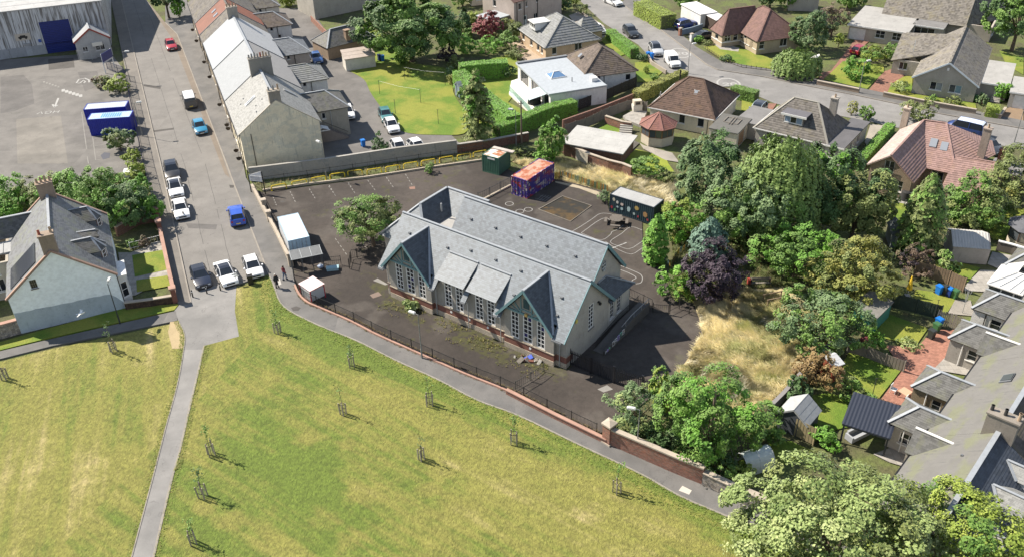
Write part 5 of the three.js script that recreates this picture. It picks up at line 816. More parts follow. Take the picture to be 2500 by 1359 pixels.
// ================================================================ LOWER RIGHT TERRACE
{
  const E = [32.25,-53.39], F = [49.65,-72.67];
  const mossRoof=mat([1,1,1],.9,{ map:mapOf(1024,1024,17,(i,j)=>{ const n=fbm(i/130,j/60,5,401),g=fbm(i/30,j/30,4,402),f=hash(i,j,403),s=fbm(i/10,j/140,3,404);const c=mix3([.145,.143,.138],[.15,.157,.108],ss(.42,.7,n)),d=mix3(c,[.10,.10,.097],.8*ss(.56,.74,.6*g+.4*s));const v=.82+.22*f+.25*(g-.5);return d.map(q=>q*v);}) });
  const segs=[['end_terrace_house','nearest lower terrace house with blue slates, white dormers and pale mossy rear slope',-12,.6,mat([.062,.075,.098],.7,{ map:SLATE_T })],['terrace_house','second lower terrace house with brown slates and a shared chimney',.6,13,mat([.10,.086,.076],.85,{ map:SLATE_OLD })],['terrace_house','third lower terrace house at the right edge with mossy slope',13,25,slateOld],['terrace_house','farthest lower terrace house behind the conservatory',25,38,slateOld]];
  const wm=[harl([.50,.46,.42]),harl([.36,.30,.22]),harl([.40,.37,.32]),whiteWall];
  segs.forEach(([n, label, x0, x1, fm], i) => {
    const h=thingAB(n,label,'house',E,F,'houses of the lower terrace');
    walls(h,x0+.01,x1-.01,.25,9.3,3.2,wm[i],{ gable:{ left:[3.3],right:[3.3] },back:[W1(1.5,.9,1,1.2),W1(8,.9,1,1.2)],front:[W1(1.2,.9,1.2,1.5),W1(6,.9,1.2,1.5)] });
    roof(h,[[[x1-.01,3.12,-.08],[x0+.01,3.12,-.08],[x0+.01,6.6,4.78],[x1-.01,6.6,4.78]]],mossRoof,{ name:'rear_slope',course:.9,lift:.004 });
    roof(h,[[[x0+.01,3.1,9.66],[x1-.01,3.1,9.66],[x1-.01,6.6,4.78],[x0+.01,6.6,4.78]]],fm,{ name:'front_slope',course:.24,lift:.015 });
    caps(h,[[[x0,6.62,4.78],[x1,6.62,4.78]]],lead,.36,.14);
    new MB().box(x0+.05,3.0,-.22,x1-.05,3.1,-.08).build('gutter',black,h);
    if (i<2) for (const xd of i?[4,9] :[-8.8,-4.2,-1.0]) { const d=new THREE.Group();d.name='dormer';h.add(d);const small=xd===-1.0||xd===4,w=small?.9 :1.5;roof(d,[[[xd-w,4.9,8.6],[xd,5.7,8.6],[xd,5.7,6.1],[xd-w,4.9,7.2]],[[xd+w,4.9,8.6],[xd+w,4.9,7.2],[xd,5.7,6.1],[xd,5.7,8.6]]],slatePale,{ name:'dormer_roof',course:.24 });caps(d,[[[xd,5.72,8.6],[xd,5.72,6.1]],[[xd-w,4.92,7.2],[xd,5.72,6.1]]],lead,.2,.06,'flashing');new MB().box(xd-w+.1,3.6,7.4,xd+w-.1,4.88,8.5).build('cheek',whiteWall,d);win(h,.2,.2,2*w-.6,.9,new THREE.Matrix4().setPosition(xd-w+.1,3.9,8.5),{ cols:2,set:-.04 });}
    if (i===1) { chimney(h,.9,4.78,.9,2.2,5.4,7.9,harl([.27,.245,.215]),3,[potBlack,potBlack,potBuff],'z');chimney(h,12.4,4.78,.9,1.6,5.6,8.0,harl([.36,.34,.31]),2,[potBuff],'z');new MB().beam([9.2,5.15,2.65],[9.2,5.75,3.45],1.3,.1).build('rooflight',leadDark,h);new MB().beam([9.2,5.2,2.7],[9.2,5.78,3.4],1.0,.12).build('rooflight_pane',glassGrey,h);}
    if (i===0) { for (const [x,z] of [[-2.6,3.4],[-6.2,3.9]]) new MB().cbox(x,3.2+z*.715,z,.16,.14,.16).build('roof_vent',leadDark,h);}
  });
  // rear wings: [near x, far x, depth, wall material, label, window]
  const W=[[1.3,4.9,-2.9,wm[0],'rear wing with white casement window behind the dark pergola',1.0],[7.0,10.4,-3.2,harl([.235,.185,.125]),'brown rear wing with small white window beside the patio',.6],[16.0,19.4,-3.25,harl([.36,.345,.32]),'grey rear wing with flower pots at its door',.8],[22.3,26.2,-3.25,whiteWall,'white rear wing with black downpipe near the bins',.8],[32.5,36.5,-3.3,whiteWall,'farthest rear wing behind the conservatory',.8]];
  W.forEach(([x0, x1, z0, m, label, wn], i) => {
    const h=thingAB('rear_extension',label,'house wing',E,F,'rear wings of the lower terrace'),xm=(x0+x1)/2;
    walls(h,x0,x1,z0,.2,2.65,m,{ left:[i===0?[.9,.95,1.5,1.15,{ cols:2,rows:2 }] :[1.7,1.0,wn+.2,1.1,{ cols:1,rows:2 }]],back:[[1.2,.2,.9,2.0,{ door:white,glassTop:true }]] });
    roof(h,[[[x0-.2,2.6,z0-.2],[x0-.2,2.6,.9],[xm,3.85,1.2],[xm,3.85,z0+1.4]],[[x1+.2,2.6,.9],[x1+.2,2.6,z0-.2],[xm,3.85,z0+1.4],[xm,3.85,1.2]],[[x1+.2,2.6,z0-.2],[x0-.2,2.6,z0-.2],[xm,3.85,z0+1.4]]],slateOld,{ course:.2,lift:.015 });
    caps(h,[[[xm,3.87,z0+1.4],[xm,3.87,1.2]],[[xm,3.87,z0+1.4],[x0-.2,2.62,z0-.2]],[[xm,3.87,z0+1.4],[x1+.2,2.62,z0-.2]]],lead,.24,.08);
    pipe(h,[[x0-.08,2.6,z0+1.2],[x0-.08,.1,z0+1.2]],i===3?black :white,.05);
  });
  for (const [x0,label] of [[-2.0,'slate stair roof cut into the pale mossy slope'],[14.3,'slate stair roof beside the flower pots']]) {
    const h=thingAB('stair_turret',label,'roof wing',E,F,'stair roofs of the lower terrace'),x1=x0+2.6,xm=x0+1.3;
    walls(h,x0,x1,-.45,1.6,3.4,harl([.40,.365,.33]),{});roof(h,[[[x0-.15,3.25,-.55],[x0-.15,3.25,2.2],[xm,4.75,3.9],[xm,4.75,-.55]],[[x1+.15,3.25,2.2],[x1+.15,3.25,-.55],[xm,4.75,-.55],[xm,4.75,3.9]]],slateOld,{ course:.2,lift:.015 });
    caps(h,[[[xm,4.78,-.55],[xm,4.78,3.9]],[[x0-.15,3.3,.6],[xm,4.75,3.9]]],white,.22,.08);
  }
  { const h=thingAB('conservatory','white framed conservatory with glazed roof at the right edge','conservatory',E,F),x0=28.0,x1=32.4,z0=-3.6,b=new MB(),wf=white;
    for (const [x,z] of [[x0,z0],[x0,0],[x1,z0]]) b.cbox(x,0,z,.14,2.4,.14);b.build('post',wf,h);
    for (const [u,len,m4] of [[0,x1-x0,new THREE.Matrix4().makeRotationY(Math.PI).setPosition(x1,0,z0)],[0,-z0,new THREE.Matrix4().makeRotationY(-Math.PI/2).setPosition(x0,0,z0)]]) { for (let k=0;k<3;k++) win(h,len*k/3,.5,len/3,1.9,m4,{ cols:1,rows:2,set:0,sill:false,gm:glassGrey });}
    new MB().box(x0-.02,0,z0-.02,x1,.5,z0+.15).box(x0-.02,0,z0+.15,x0+.15,.5,0).build('dwarf_wall',whiteWall,h);
    const P=[[x0-.15,2.4,z0-.15],[x0-.15,2.4,.2],[x1,2.4,.2],[x1,2.4,z0-.15]],T=[[x0+1.9,3.5,z0+1.8],[x0+1.9,3.5,.2],[x1,3.5,z0+1.8]],q=new MB();q.quad(P[0],P[1],T[1],T[0]).quad(P[0],P[3],T[2],T[0]).build('roof_pane',mat([.40,.42,.44],.15),h);
    const k=new MB();for (let i=0;i<=4;i++) { const f=i/4;k.beam([P[0][0],2.42,mix(P[0][2],.2,f)],[T[0][0],3.52,mix(T[0][2],.2,f)],.08,.08).beam([mix(P[0][0],x1,f),2.42,P[0][2]],[mix(T[0][0],x1,f),3.52,T[0][2]],.08,.08);} k.beam(P[0],T[0],.12,.1).beam(T[0],T[2],.12,.1).beam(T[0],T[1],.12,.1).beam(P[0],P[3],.14,.12).beam(P[0],P[1],.14,.12).build('glazing_bar',white,h);}
}

// ================================================================ WALLS, FENCES AND RAILINGS
const brickMap=mapOf(512,512,3.6,(i,j)=>{ const r=Math.floor(j/10.67),u=i+(r % 2)*16,k=Math.floor(u/32),e=(u % 32<2.2||j % 10.67<1.8)?1 :0,t=.7+.6*hash(k % 16,r,6),n=.75+.5*fbm(i/40,j/40,4,501,0);const c=mix3([.26,.085,.05],[.20,.105,.075],hash(k % 16,r,9));return e?[.25*n,.22*n,.19*n] :c.map(q=>q*t*n);});
const brick=mat([1,1,1],.95,{ map:brickMap }),brickDull=mat([.62,.66,.66],.95,{ map:brickMap });
const rubbleMap=mapOf(512,512,4,(i,j)=>{ let best=9,id=0,sec=9;const x=i/512*16,y=j/512*20;for (let a=-1;a<2;a++) for (let b=-1;b<2;b++) { const cx=Math.floor(x)+a,cy=Math.floor(y)+b,mx=((cx % 16)+16) % 16,my=((cy % 20)+20) % 20,px=cx+.5+.7*(hash(mx,my,1)-.5),py=cy+.5+.7*(hash(mx,my,2)-.5),d=Math.hypot(x-px,y-py);if (d<best) { sec=best;best=d;id=mx*31+my;} else if (d<sec) sec=d;} const t=.6+.7*hash(id,3,4),c=mix3([.30,.26,.21],[.22,.20,.19],hash(id,5,6));const m=sec-best<.12?.55 :1;return c.map(q=>q*t*m*(.8+.4*fbm(i/12,j/12,3,510,0)));});
const rubble = mat([1, 1, 1], .95, { map: rubbleMap });
const copeStone=mat([.42,.37,.31],.95,{ map:STAIN }),copePink=mat([.40,.25,.20],.95,{ map:STAIN });
// a garden or boundary wall: body and coping stones, the coping in separate lengths
function boundaryWall(name,label,pts,h,t,m,cope=copeStone,{ over=.06,ch=.1,step=1.6,group,cat='wall',y0=0 }={}) {
  const c=pts[0],g=thing(name,label,cat,c[0],c[1],0,group),P=pts.map(p=>[p[0]-c[0],p[1]-c[1]]);
  wallStrip(new MB(),P,-t/2,t/2,y0,h).build('wall_body',m,g);
  if (cope) { const b=wallStrip(new MB(),P,-t/2-over,t/2+over,h,h+ch);b.build('coping',cope,g);}
  return g;
}
// railing: posts as parts, thin bars joined; d = gap between bars
function railing(name,label,pts,{ h=1.2,post=2.6,d=.13,m=ironMat,y0=.1,bar=.02,rails=[.12,.95],pw=.06,group,over=.08,cat='railing',kerb }={}) {
  const c=pts[0],g=thing(name,label,cat,c[0],c[1],0,group),P=pts.map(p=>[p[0]-c[0],p[1]-c[1]]),pg=new MB().cbox(0,y0,0,pw,h+over,pw).geo();
  if (kerb) wallStrip(new MB(),P,-.18,.18,0,y0).build('kerb_stone',kerb,g);
  along(P,post,(x,z,yaw)=>{ const o=mesh('post',pg,m,g);o.position.set(x,0,z);o.rotation.y=yaw;});
  const b = new MB();
  if (d) along(P,d,(x,z)=>b.beam([x,y0+.04,z],[x,y0+h,z],bar,bar));
  for (const r of rails) for (let i=0;i+1<P.length;i++) b.beam([P[i][0],y0+h*r,P[i][1]],[P[i+1][0],y0+h*r,P[i+1][1]],.03,.045);
  b.build('bars', m, g).userData.kind = 'stuff'; return g;
}
// timber fence: each panel (or each paling) a part, with posts
function timberFence(name,label,pts,{ h=1.6,step=1.8,m=timber,palings=0,group,y0=0,mats,gap=.35 }={}) {
  const c=pts[0],g=thing(name,label,'fence',c[0],c[1],0,group),P=pts.map(p=>[p[0]-c[0],p[1]-c[1]]),R=rng(Math.floor(c[0]*10+c[1]*7) >>> 0);
  if (palings) { const gs=[0,.04,-.05].map(k=>new MB().cbox(0,y0+.05,0,palings*(1-gap),h+k,.025).geo());along(P,palings,(x,z,yaw,k)=>{ const o=mesh('paling',gs[k % 3],mats?mats[Math.floor(R()*mats.length)] :m,g);o.position.set(x,0,z);o.rotation.set((R()-.5)*.05,yaw,(R()-.5)*.05);});const b=new MB();for (let i=0;i+1<P.length;i++) for (const r of [.3,.8]) b.beam([P[i][0],y0+h*r,P[i][1]-.03],[P[i+1][0],y0+h*r,P[i+1][1]-.03],.03,.06);b.build('rail',m,g);return g;}
  const L = []; along(P, step, (x, z) => L.push([x, z]));
  const pg=new MB().cbox(0,y0,0,.09,h+.08,.09).geo();
  L.forEach(([x,z],i)=>{ const p=mesh('post',pg,m,g);p.position.set(x,0,z);if (i+1<L.length) { const q=L[i+1],w=distOf([x,z],q)-.1,b=new MB(),n=Math.max(6,Math.round(w/.15));for (let k=0;k<n;k++) b.box(-w/2+k*w/n,y0+.06,-.012+(k % 2)*.014,-w/2+(k+.97)*w/n,y0+h,.004+(k % 2)*.014);b.box(-w/2,y0+h*.2,-.05,w/2,y0+h*.26,-.013).box(-w/2,y0+h*.78,-.05,w/2,y0+h*.84,-.013);const o=b.build('panel',m,g);o.position.set((x+q[0])/2,0,(z+q[1])/2);o.rotation.y=yawOf([x,z],q)+Math.PI*(0);} });
  return g;
}
const railPts=wallFoot.filter(p=>p[1]<=[7.82,-57.7][1]&&p[1]>=[-23.66,-83.53][1]);
railing('school_railing','long black railing on pinkish kerb along the school pavement',railPts,{ h:1.15,post:2.55,y0:.28,kerb:copePink,d:.14 });
boundaryWall('low_wall','pink coped low wall at the lower end of the school railing',[[-0.64,-64.37],[3.62,-60.82],[7.8,-57.5]].map(p=>[p[0]-.12,p[1]+.22]),.55,.22,brick,copePink);
{ const p=[7.87,-57.5],g=thing('gate_pillar','square brick pillar with stone cap where the railing meets the brick wall','pillar',p[0],p[1],.75);new MB().cbox(0,0,0,.8,2.1,.8).build('shaft',brick,g);new MB().cbox(0,2.1,0,1.0,.16,1.0).poly([[-.5,2.26,-.5],[-.5,2.26,.5],[0,2.5,0]]).poly([[.5,2.26,.5],[.5,2.26,-.5],[0,2.5,0]]).poly([[-.5,2.26,.5],[.5,2.26,.5],[0,2.5,0]]).poly([[.5,2.26,-.5],[-.5,2.26,-.5],[0,2.5,0]]).build('cap',copeStone,g);new MB().cbox(0,0,0,.95,.25,.95).build('foot',copeStone,g);}
boundaryWall('brick_wall','tall red brick wall with stone coping beside the lower pavement',[[7.95,-57.29],[10.03,-55.84],[12.67,-53.95],[14.94,-52.45]],1.75,.35,brick,copeStone,{ ch:.14 });
boundaryWall('rubble_wall','old rubble stone wall continuing from the brick wall',[[14.94,-52.45],[16.97,-50.88],[20.06,-48.79]],1.35,.45,rubble,copeStone);
// street side wall of the school with pillars
boundaryWall('low_wall','low pale stone wall between the street pavement and the school yard',[[-33.3,-106.06],[-30.79,-100.54],[-27.75,-94.05],[-24.67,-87]],.75,.28,footStone,copeStone);
railing('school_railing','leaning black railing on the low wall along the street',[[-33.22,-106.17],[-30.64,-100.54],[-27.6,-94.04],[-24.49,-86.99]],{ h:.95,post:1.9,y0:.3,d:.3 });
{ let k=0;for (const [p,label] of [[[-30.89,-100.55],'first stone pillar from the school sign along the street wall'],[[-29.64,-97.49],'second stone pillar from the school sign along the street wall'],[[-25.06,-87.1],'stone pillar of the school gate nearest the two people']]) { const g=thing('wall_pillar',label,'pillar',p[0]+.3,p[1],.4,'pillars of the street wall');new MB().cbox(0,0,0,.5,1.35+.3*(k++===2),.5).build('shaft',footStone,g);new MB().cbox(0,1.35+.3*(k===3),0,.68,.16,.68).build('cap',copeStone,g);} }
// concrete retaining wall and mesh fence behind the parking hoops
boundaryWall('retaining_wall','stained concrete retaining wall behind the yellow hoops',[[-34.13,-108.55],[-33.09,-108.73],[-24.31,-110.77],[-15.08,-113.61],[-7.14,-115.48]],1.9,.3,mat([.36,.355,.345],.95,{ map:DIRT,bumpMap:HARL_B,bumpScale:.01 }),concrete,{ over:.03,ch:.08 });
boundaryWall('brick_wall','dark end of the boundary wall below the tall conifer',[[-7.14,-115.48],[-2.39,-116.79],[2.81,-118.78]],1.3,.3,brickDull,concrete);
railing('wire_fence','wire fence with thin dark posts behind the yellow hoops',[[-32.09,-106.11],[-25.99,-107.74],[-18.7,-109.72],[-10.68,-112.09],[-3.5,-114.09]],{ h:1.7,post:3.0,d:0,y0:.05,rails:[.5,.98],pw:.07,cat:'fence' });
boundaryWall('edging','stone edging of the bank behind the yellow hoops',[[-31.91,-105.53],[-25.89,-107.15],[-18.57,-108.63],[-10.61,-110.97],[-3.76,-112.83]],.28,.25,footStone,null);
patch('bank',[[-33.43,-107.34],[-31.94,-105.65],[-25.91,-107.27],[-18.59,-108.75],[-10.61,-111.09],[-3.49,-112.94],[0.4,-112.33],[2.81,-118.78],[-7.14,-115.48],[-15.05,-113.36],[-24.27,-110.52],[-33.06,-108.61]],.07,earth,'weedy bank behind the yellow hoops');
railing('wire_fence','short mesh fence on a kerb beside the purple container',[[-3.97,-101.14],[-3.23,-101.74],[-1.48,-103.59],[0.15,-105.33]],{ h:1.1,post:1.9,d:.35,y0:.2,kerb:footStone,cat:'fence',m:mat([.05,.055,.06],.5) });
// palisade gates at the right of the school
{ const pal=mat([.014,.015,.02],.4),g=(n,l,A,B,post=2.7)=>{ const f=thingAB(n,l,'gate',A,B),L=distOf(A,B);for (let x=0;x<=L+.01;x += L/Math.max(1,Math.round(L/post))) new MB().cbox(x,0,0,.14,2.0,.14).build('post',pal,f);new MB().box(0,.25,-.02,L,.33,.04).box(0,1.45,-.02,L,1.53,.04).build('rail',pal,f);const n0=Math.round(L/.17),pg=new MB().box(-.035,.08,-.02,.035,1.78,.02).poly([[-.035,1.78,0],[.035,1.78,0],[0,1.92,0]]).geo();for (let k=1;k<n0;k++) { const o=mesh('pale',pg,pal,f);o.position.set(k*L/n0,0,.05);} };
  g('palisade_fence','black palisade fence from the school corner towards the gate',[5.28,-68.21],[9.1,-65.38]);g('palisade_gate','wide black palisade gate standing in the low sun',[9.15,-65.33],[11.53,-63.92]);g('palisade_fence','end bay of palisade fence half hidden by the bush',[11.58,-63.88],[13.03,-62.61]);}
railing('handrail_fence','low handrail fence running to the near school corner',[[0.07,-64.62],[1.89,-66.2],[2.78,-67.23]],{ h:1.0,post:1.9,d:.25,m:mat([.06,.06,.055],.6) });
railing('yard_fence','weedy railing around the ramp top behind the school annex',[[12.28,-79.17],[13.24,-78.24],[14.33,-77.09],[14.33,-76.23],[16.01,-75.95]],{ h:1.1,post:1.6,d:.2 });
railing('yard_gate','open metal gate by the golden grass',[[15.89,-75.95],[17.29,-76.96],[17.96,-75.86]],{ h:1.2,post:2,d:0,rails:[.3,.98] });
railing('yard_gate','half open gate between the shelter frame and the spreading tree',[[-18.07,-86.15],[-18.07,-88.19],[-16.22,-88.75]],{ h:1.2,post:1.2,d:.2,pw:.08 });
railing('yard_fence','bent mesh fence beside the metal shelter frame',[[-21.01,-86.92],[-19.14,-87.09]],{ h:1.1,post:1.3,d:.25,rails:[.5,.98] });
// painted pickets
{ const pc=[[.28,.30,.07],[.33,.16,.03],[.10,.16,.09],[.06,.12,.12],[.30,.22,.04]].map(c=>mat(c,.8,{ map:GRAIN }));timberFence('picket_fence','painted picket fence in orange, green and teal behind the purple container',[[5.98,-106.71],[6.95,-107.18],[9.03,-105.52],[10.48,-104.26],[12.34,-102.84]],{ h:.95,palings:.19,mats:pc,gap:.25 });timberFence('picket_fence','short run of painted pickets at the foot of the columnar conifer',[[16.95,-85.29],[17.51,-84.64],[18.74,-87.23],[19.68,-87.97]],{ h:.95,palings:.22,mats:pc });}
// car park railings on the left
const blueFence = mat([.02, .03, .085], .45);
railing('car_park_fence','long dark blue railing between the car park and the street',[[-64.51,-149.24],[-56.13,-128.96],[-50.25,-114.63],[-44.49,-101.27]],{ h:2.0,post:2.7,d:.17,m:blueFence });
railing('car_park_fence','short blue railing at the car park corner under the blue sign',[[-68.72,-152.47],[-66.35,-150.34],[-64.59,-149.05]],{ h:1.6,post:2,d:.17,m:blueFence });
railing('warehouse_gate','grey metal gates in front of the gatehouse',[[-75.38,-157.13],[-72.66,-157.54],[-70.92,-161.06]],{ h:1.9,post:2.6,d:.22,m:galv });
// pale house garden
boundaryWall('garden_wall','stone garden wall with copings along the street pavement',[[-43.73,-99.65],[-41.27,-93.77],[-38.42,-86.88],[-35.82,-80.69]],.95,.3,rubble,copePink);
boundaryWall('garden_wall','low red stone wall closing the front garden of the pale house',[[-35.73,-80.53],[-38.13,-79.88],[-40.69,-79.39]],.85,.3,mat([.24,.16,.12],.95,{ map:rubbleMap }),copeStone);
boundaryWall('garden_wall','brown wall between the trees and the front garden',[[-43.15,-98.29],[-45.23,-97.59],[-46.93,-94.72]],1.3,.3,brickDull,copeStone);
for (const [p,l] of [[[-43.15,-98.29],'tallest red gate pier beside the trees at the front garden'],[[-41.8,-95.04],'middle red gate pier of the front garden'],[[-35.82,-80.54],'corner red gate pier nearest the park']]) { const g=thing('gate_pier',l,'pillar',p[0],p[1],.4,'red piers of the front garden');new MB().cbox(0,0,0,.5,1.75,.5).build('shaft',redStone,g);new MB().cbox(0,1.75,0,.72,.18,.72).build('cap',copePink,g);}
railing('garden_railing','white handrail across the front garden path',[[-44.3,-91.57],[-41.15,-93.14]],{ h:.9,post:2.4,d:.4,m:white });
boundaryWall('rubble_wall','rubble wall at the left edge below the pale gable',[[-50.12,-75.7],[-51.15,-75.15],[-53,-74.3]],1.6,.4,rubble,copePink);
// gardens up the middle
boundaryWall('brick_wall','long brick garden wall below the white extension',[[7.87,-122.51],[13.7,-126.97],[19.35,-131.95]],1.5,.25,mat([.8,.85,.9],.95,{ map:brickMap }),null);
timberFence('panel_fence','grey panel fence stepping up beside the brick wall',[[8.1,-120.61],[11.57,-122.92],[14.33,-126.03],[18.87,-129.62],[20.85,-128.1]],{ h:1.6,step:1.9,m:timberGrey });
timberFence('panel_fence','dark boarded fence along the white bungalow side',[[10.75,-129.45],[15.22,-133.2],[20.54,-138.36]],{ h:1.7,step:1.9,m:mat([.035,.032,.034],.8,{ map:GRAIN }) });
boundaryWall('brick_wall','brick steps wall with piers below the patio',[[14.26,-124.49],[16.56,-122.19],[17.71,-121.69]],1.1,.3,brick,copeStone);
boundaryWall('garden_wall','long brick wall behind the meadow grass',[[7.09,-115.04],[9.25,-112.82],[10.74,-111.06],[13.11,-108.94],[14.89,-107.78],[15.87,-106.68]],1.5,.3,mat([.75,.8,.8],.95,{ map:brickMap }),copeStone);
{ const A=[13.1,-109.23],B=[14.93,-108.13],g=thingAB('painted_panel','faded blue board fixed to the brick wall behind the meadow','board',A,B);new MB().box(0,.1,.18,distOf(A,B),1.55,.22).build('board',paint([.34,.47,.56],.8),g);const C=[9.18,-112.45],D=[10.67,-110.96],k=thingAB('painted_panel','pale cream board fixed to the brick wall','board',C,D);new MB().box(0,.1,.18,distOf(C,D),1.6,.22).build('board',paint([.48,.44,.36],.9),k);}
boundaryWall('garden_wall','scalloped red brick wall behind the terrace yard',[[-37.72,-176.74],[-32.96,-166.58],[-28.36,-166.22],[-26.36,-168.41]],1.1,.22,brick,null);
boundaryWall('garden_wall','low front wall beside the white van',[[24.15,-152.09],[24.39,-147.94],[26.15,-143.58]],.7,.25,mat([.34,.30,.26],.95,{ map:STAIN }),null);
boundaryWall('garden_wall','front wall below the weeping tree',[[44.34,-141.36],[46.73,-139.43]],.7,.25,mat([.26,.20,.15],.95,{ map:rubbleMap }),null);
boundaryWall('garden_wall','front wall of the lawn with the round shrub',[[48.97,-137.18],[54.34,-133.27]],.7,.25,mat([.28,.22,.17],.95,{ map:STAIN }),copeStone);
boundaryWall('garden_wall','brown roadside wall below the wide grey gable',[[57.46,-131.59],[62.74,-127.68],[68.39,-124.13]],.75,.25,mat([.30,.25,.20],.95,{ map:STAIN }),copeStone);
boundaryWall('garden_wall','short brown wall with hedge at the garage drive',[[69.3,-123.4],[71.02,-122.2],[72.9,-124.73]],.7,.25,mat([.28,.22,.17],.95,{ map:STAIN }),copeStone);
timberFence('garden_fence','low post and wire fence round the plum bungalow lawn',[[34.74,-154.99],[36.5,-148.8],[39.01,-145.45],[43.3,-143.46]],{ h:.6,palings:.8,m:timberDark,gap:.9 });
boundaryWall('garden_wall','blue grey yard wall beside the black parked car',[[31.89,-163.03],[33.97,-164.23],[36.31,-166.12]],1.0,.2,paint([.20,.26,.33],.9),null);
for (const [p,l,m] of [[[31.58,-162.51],'red brick gate pier at the blue car drive',brick],[[33.08,-159.27],'white gate pier at the black car drive',whiteWall]]) { const g=thing('gate_pier',l,'pillar',p[0],p[1],.5);new MB().cbox(0,0,0,.5,1.4,.5).build('shaft',m,g);new MB().cbox(0,1.4,0,.6,.1,.6).build('cap',copeStone,g);}
// gardens at the right
timberFence('panel_fence','vertical board fence behind the blue bins',[[43.31,-82.09],[44.53,-81.55],[46.19,-79.96],[47.11,-78.66]],{ h:1.7,step:1.9,m:timber });
timberFence('panel_fence','dark green board fence across the two back gardens',[[38.75,-76.28],[40.37,-75.35],[41.77,-74.55],[42.72,-73.91]],{ h:1.7,step:1.9,m:mat([.035,.055,.042],.85,{ map:GRAIN }) });
timberFence('paling_fence','grey paling fence between the green boards and the patio',[[42.1,-73.3],[43.09,-72.69],[43.97,-71.69]],{ h:1.6,palings:.17,m:timberGrey });
timberFence('panel_fence','pale arched panel fence beside the long lawn',[[31.88,-69.01],[33.35,-68.18],[34.66,-66.99],[36.09,-65.83]],{ h:1.3,step:1.7,m:timberGrey });
timberFence('trellis_fence','low brown paling fence by the pergola',[[30.8,-61.95],[31.99,-61.12],[33.19,-59.98]],{ h:1.1,palings:.18,m:timber });
timberFence('lattice_fence','tan lattice fence behind the grey summerhouse',[[22.73,-58.78],[23.87,-57.7],[25.02,-56.55]],{ h:1.9,step:2.2,m:mat([.30,.25,.14],.9,{ map:GRAIN }) });
boundaryWall('garden_wall','low dark wall between the golden grass and the gardens',[[31.51,-70.34],[30.2,-69.21],[26.8,-65.6],[23.92,-62.21],[22.3,-60.5]],1.0,.25,mat([.22,.20,.18],.95,{ map:STAIN }),mat([.20,.19,.19],.9));
boundaryWall('garden_wall','wall with white coping beside the summerhouse at right',[[54.3,-86.79],[55.52,-85.96],[56.74,-84.88]],1.1,.25,mat([.16,.14,.12],.95,{ map:STAIN }),whiteWall);

// ================================================================ PAINTED MARKINGS (flat paint, a few millimetres above the tarmac)
const linePaint=mat([.34,.34,.33],.8,{ map:GRAIN }),wornPaint=mat([.24,.235,.225],.9,{ map:STAIN });
function line(b,pts,w,y) { const A=offsetLine(pts,-w/2),B=offsetLine(pts,w/2);for (let i=0;i+1<pts.length;i++) b.quad([A[i][0],y,A[i][1]],[A[i+1][0],y,A[i+1][1]],[B[i+1][0],y,B[i+1][1]],[B[i][0],y,B[i][1]]);return b;}
function marking(label,lines,w,y,m=linePaint) { const b=new MB();for (const l of lines) line(b,l,w,y);const o=b.build('marking',m);o.userData.kind='structure';o.userData.label=label;return o;}
const dash=(a,b,n,f=.55)=>Array.from({ length:n },(_,k)=>[[mix(a[0],b[0],k/n),mix(a[1],b[1],k/n)],[mix(a[0],b[0],(k+f)/n),mix(a[1],b[1],(k+f)/n)]]);
const bays=[[[-30.2,-103.74],[-29.25,-101.29]],[[-28.35,-105.29],[-26.96,-101.96]],[[-25.95,-105.83],[-24.59,-102.79]],[[-23.51,-106.71],[-22.07,-103.3]],[[-21.08,-107.26],[-19.71,-103.99]],[[-23.54,-106.42],[-22.12,-103.44]],[[-21.09,-107.14],[-19.69,-103.92]],[[-18.62,-107.87],[-17.17,-104.61]],[[-16.26,-108.61],[-14.92,-105.32]],[[-13.8,-109.35],[-12.52,-105.82]]];
marking('dashed white bay lines in the school car park',bays.flatMap(([a,b])=>dash(a,b,4)),.09,.037,wornPaint);
marking('dashed white bay lines beside the spreading tree',[...dash([-20.7,-93.01],[-18.64,-88.86],5),...dash([-18.38,-93.73],[-16.54,-90.21],5)],.09,.037,wornPaint);
marking('white road layout painted for play behind the school',[smooth([[7.01,-92.96],[8.4,-94.39],[9.91,-96.13],[10.97,-97.32],[12.06,-97.21],[12.87,-96.57]],3),smooth([[8.27,-92.75],[10.91,-95.93],[11.59,-96.19],[12.02,-95.43]],3),smooth([[8.27,-92.75],[10.45,-91.04],[11.69,-92.3],[11.89,-92.85],[12.66,-93.38],[13.41,-94.34]],3),smooth([[15.47,-93.09],[14.29,-93.92],[13.06,-92.51],[12.58,-91.98],[11.44,-90.53],[12.37,-89.54],[13.4,-88.9],[15.12,-90.48]],3),smooth([[10.9,-90.69],[11.92,-89.16],[13.53,-87.77],[14.92,-89.01]],3)],.06,.038);
marking('white curving line painted behind the school annex',[smooth([[12.04,-85.42],[13.13,-84.5],[14.11,-83.36],[13.85,-81.94],[13.31,-81.73]],4),smooth([[11.83,-84.69],[13.03,-83.65],[13.46,-82.91],[13.01,-82.45],[12.82,-81.99]],4)],.07,.038);
marking('white crossing bars in the painted play road',[0,1,2,3].map(k=>[[[11.57,-89.18][0]+k*.38,[11.57,-89.18][1]-k*.25],[[12.17,-89.55][0]+k*.38,[12.17,-89.55][1]-k*.25]]),.16,.039);
for (const p of [[1.17,-98.38],[2.22,-98.79],[-0.09,-100.4]]) marking('small white ring painted on the playground',[Array.from({ length:17 },(_,i)=>[p[0]+.5*Math.cos(i/16*6.2832),p[1]+.5*Math.sin(i/16*6.2832)])],.07,.038);
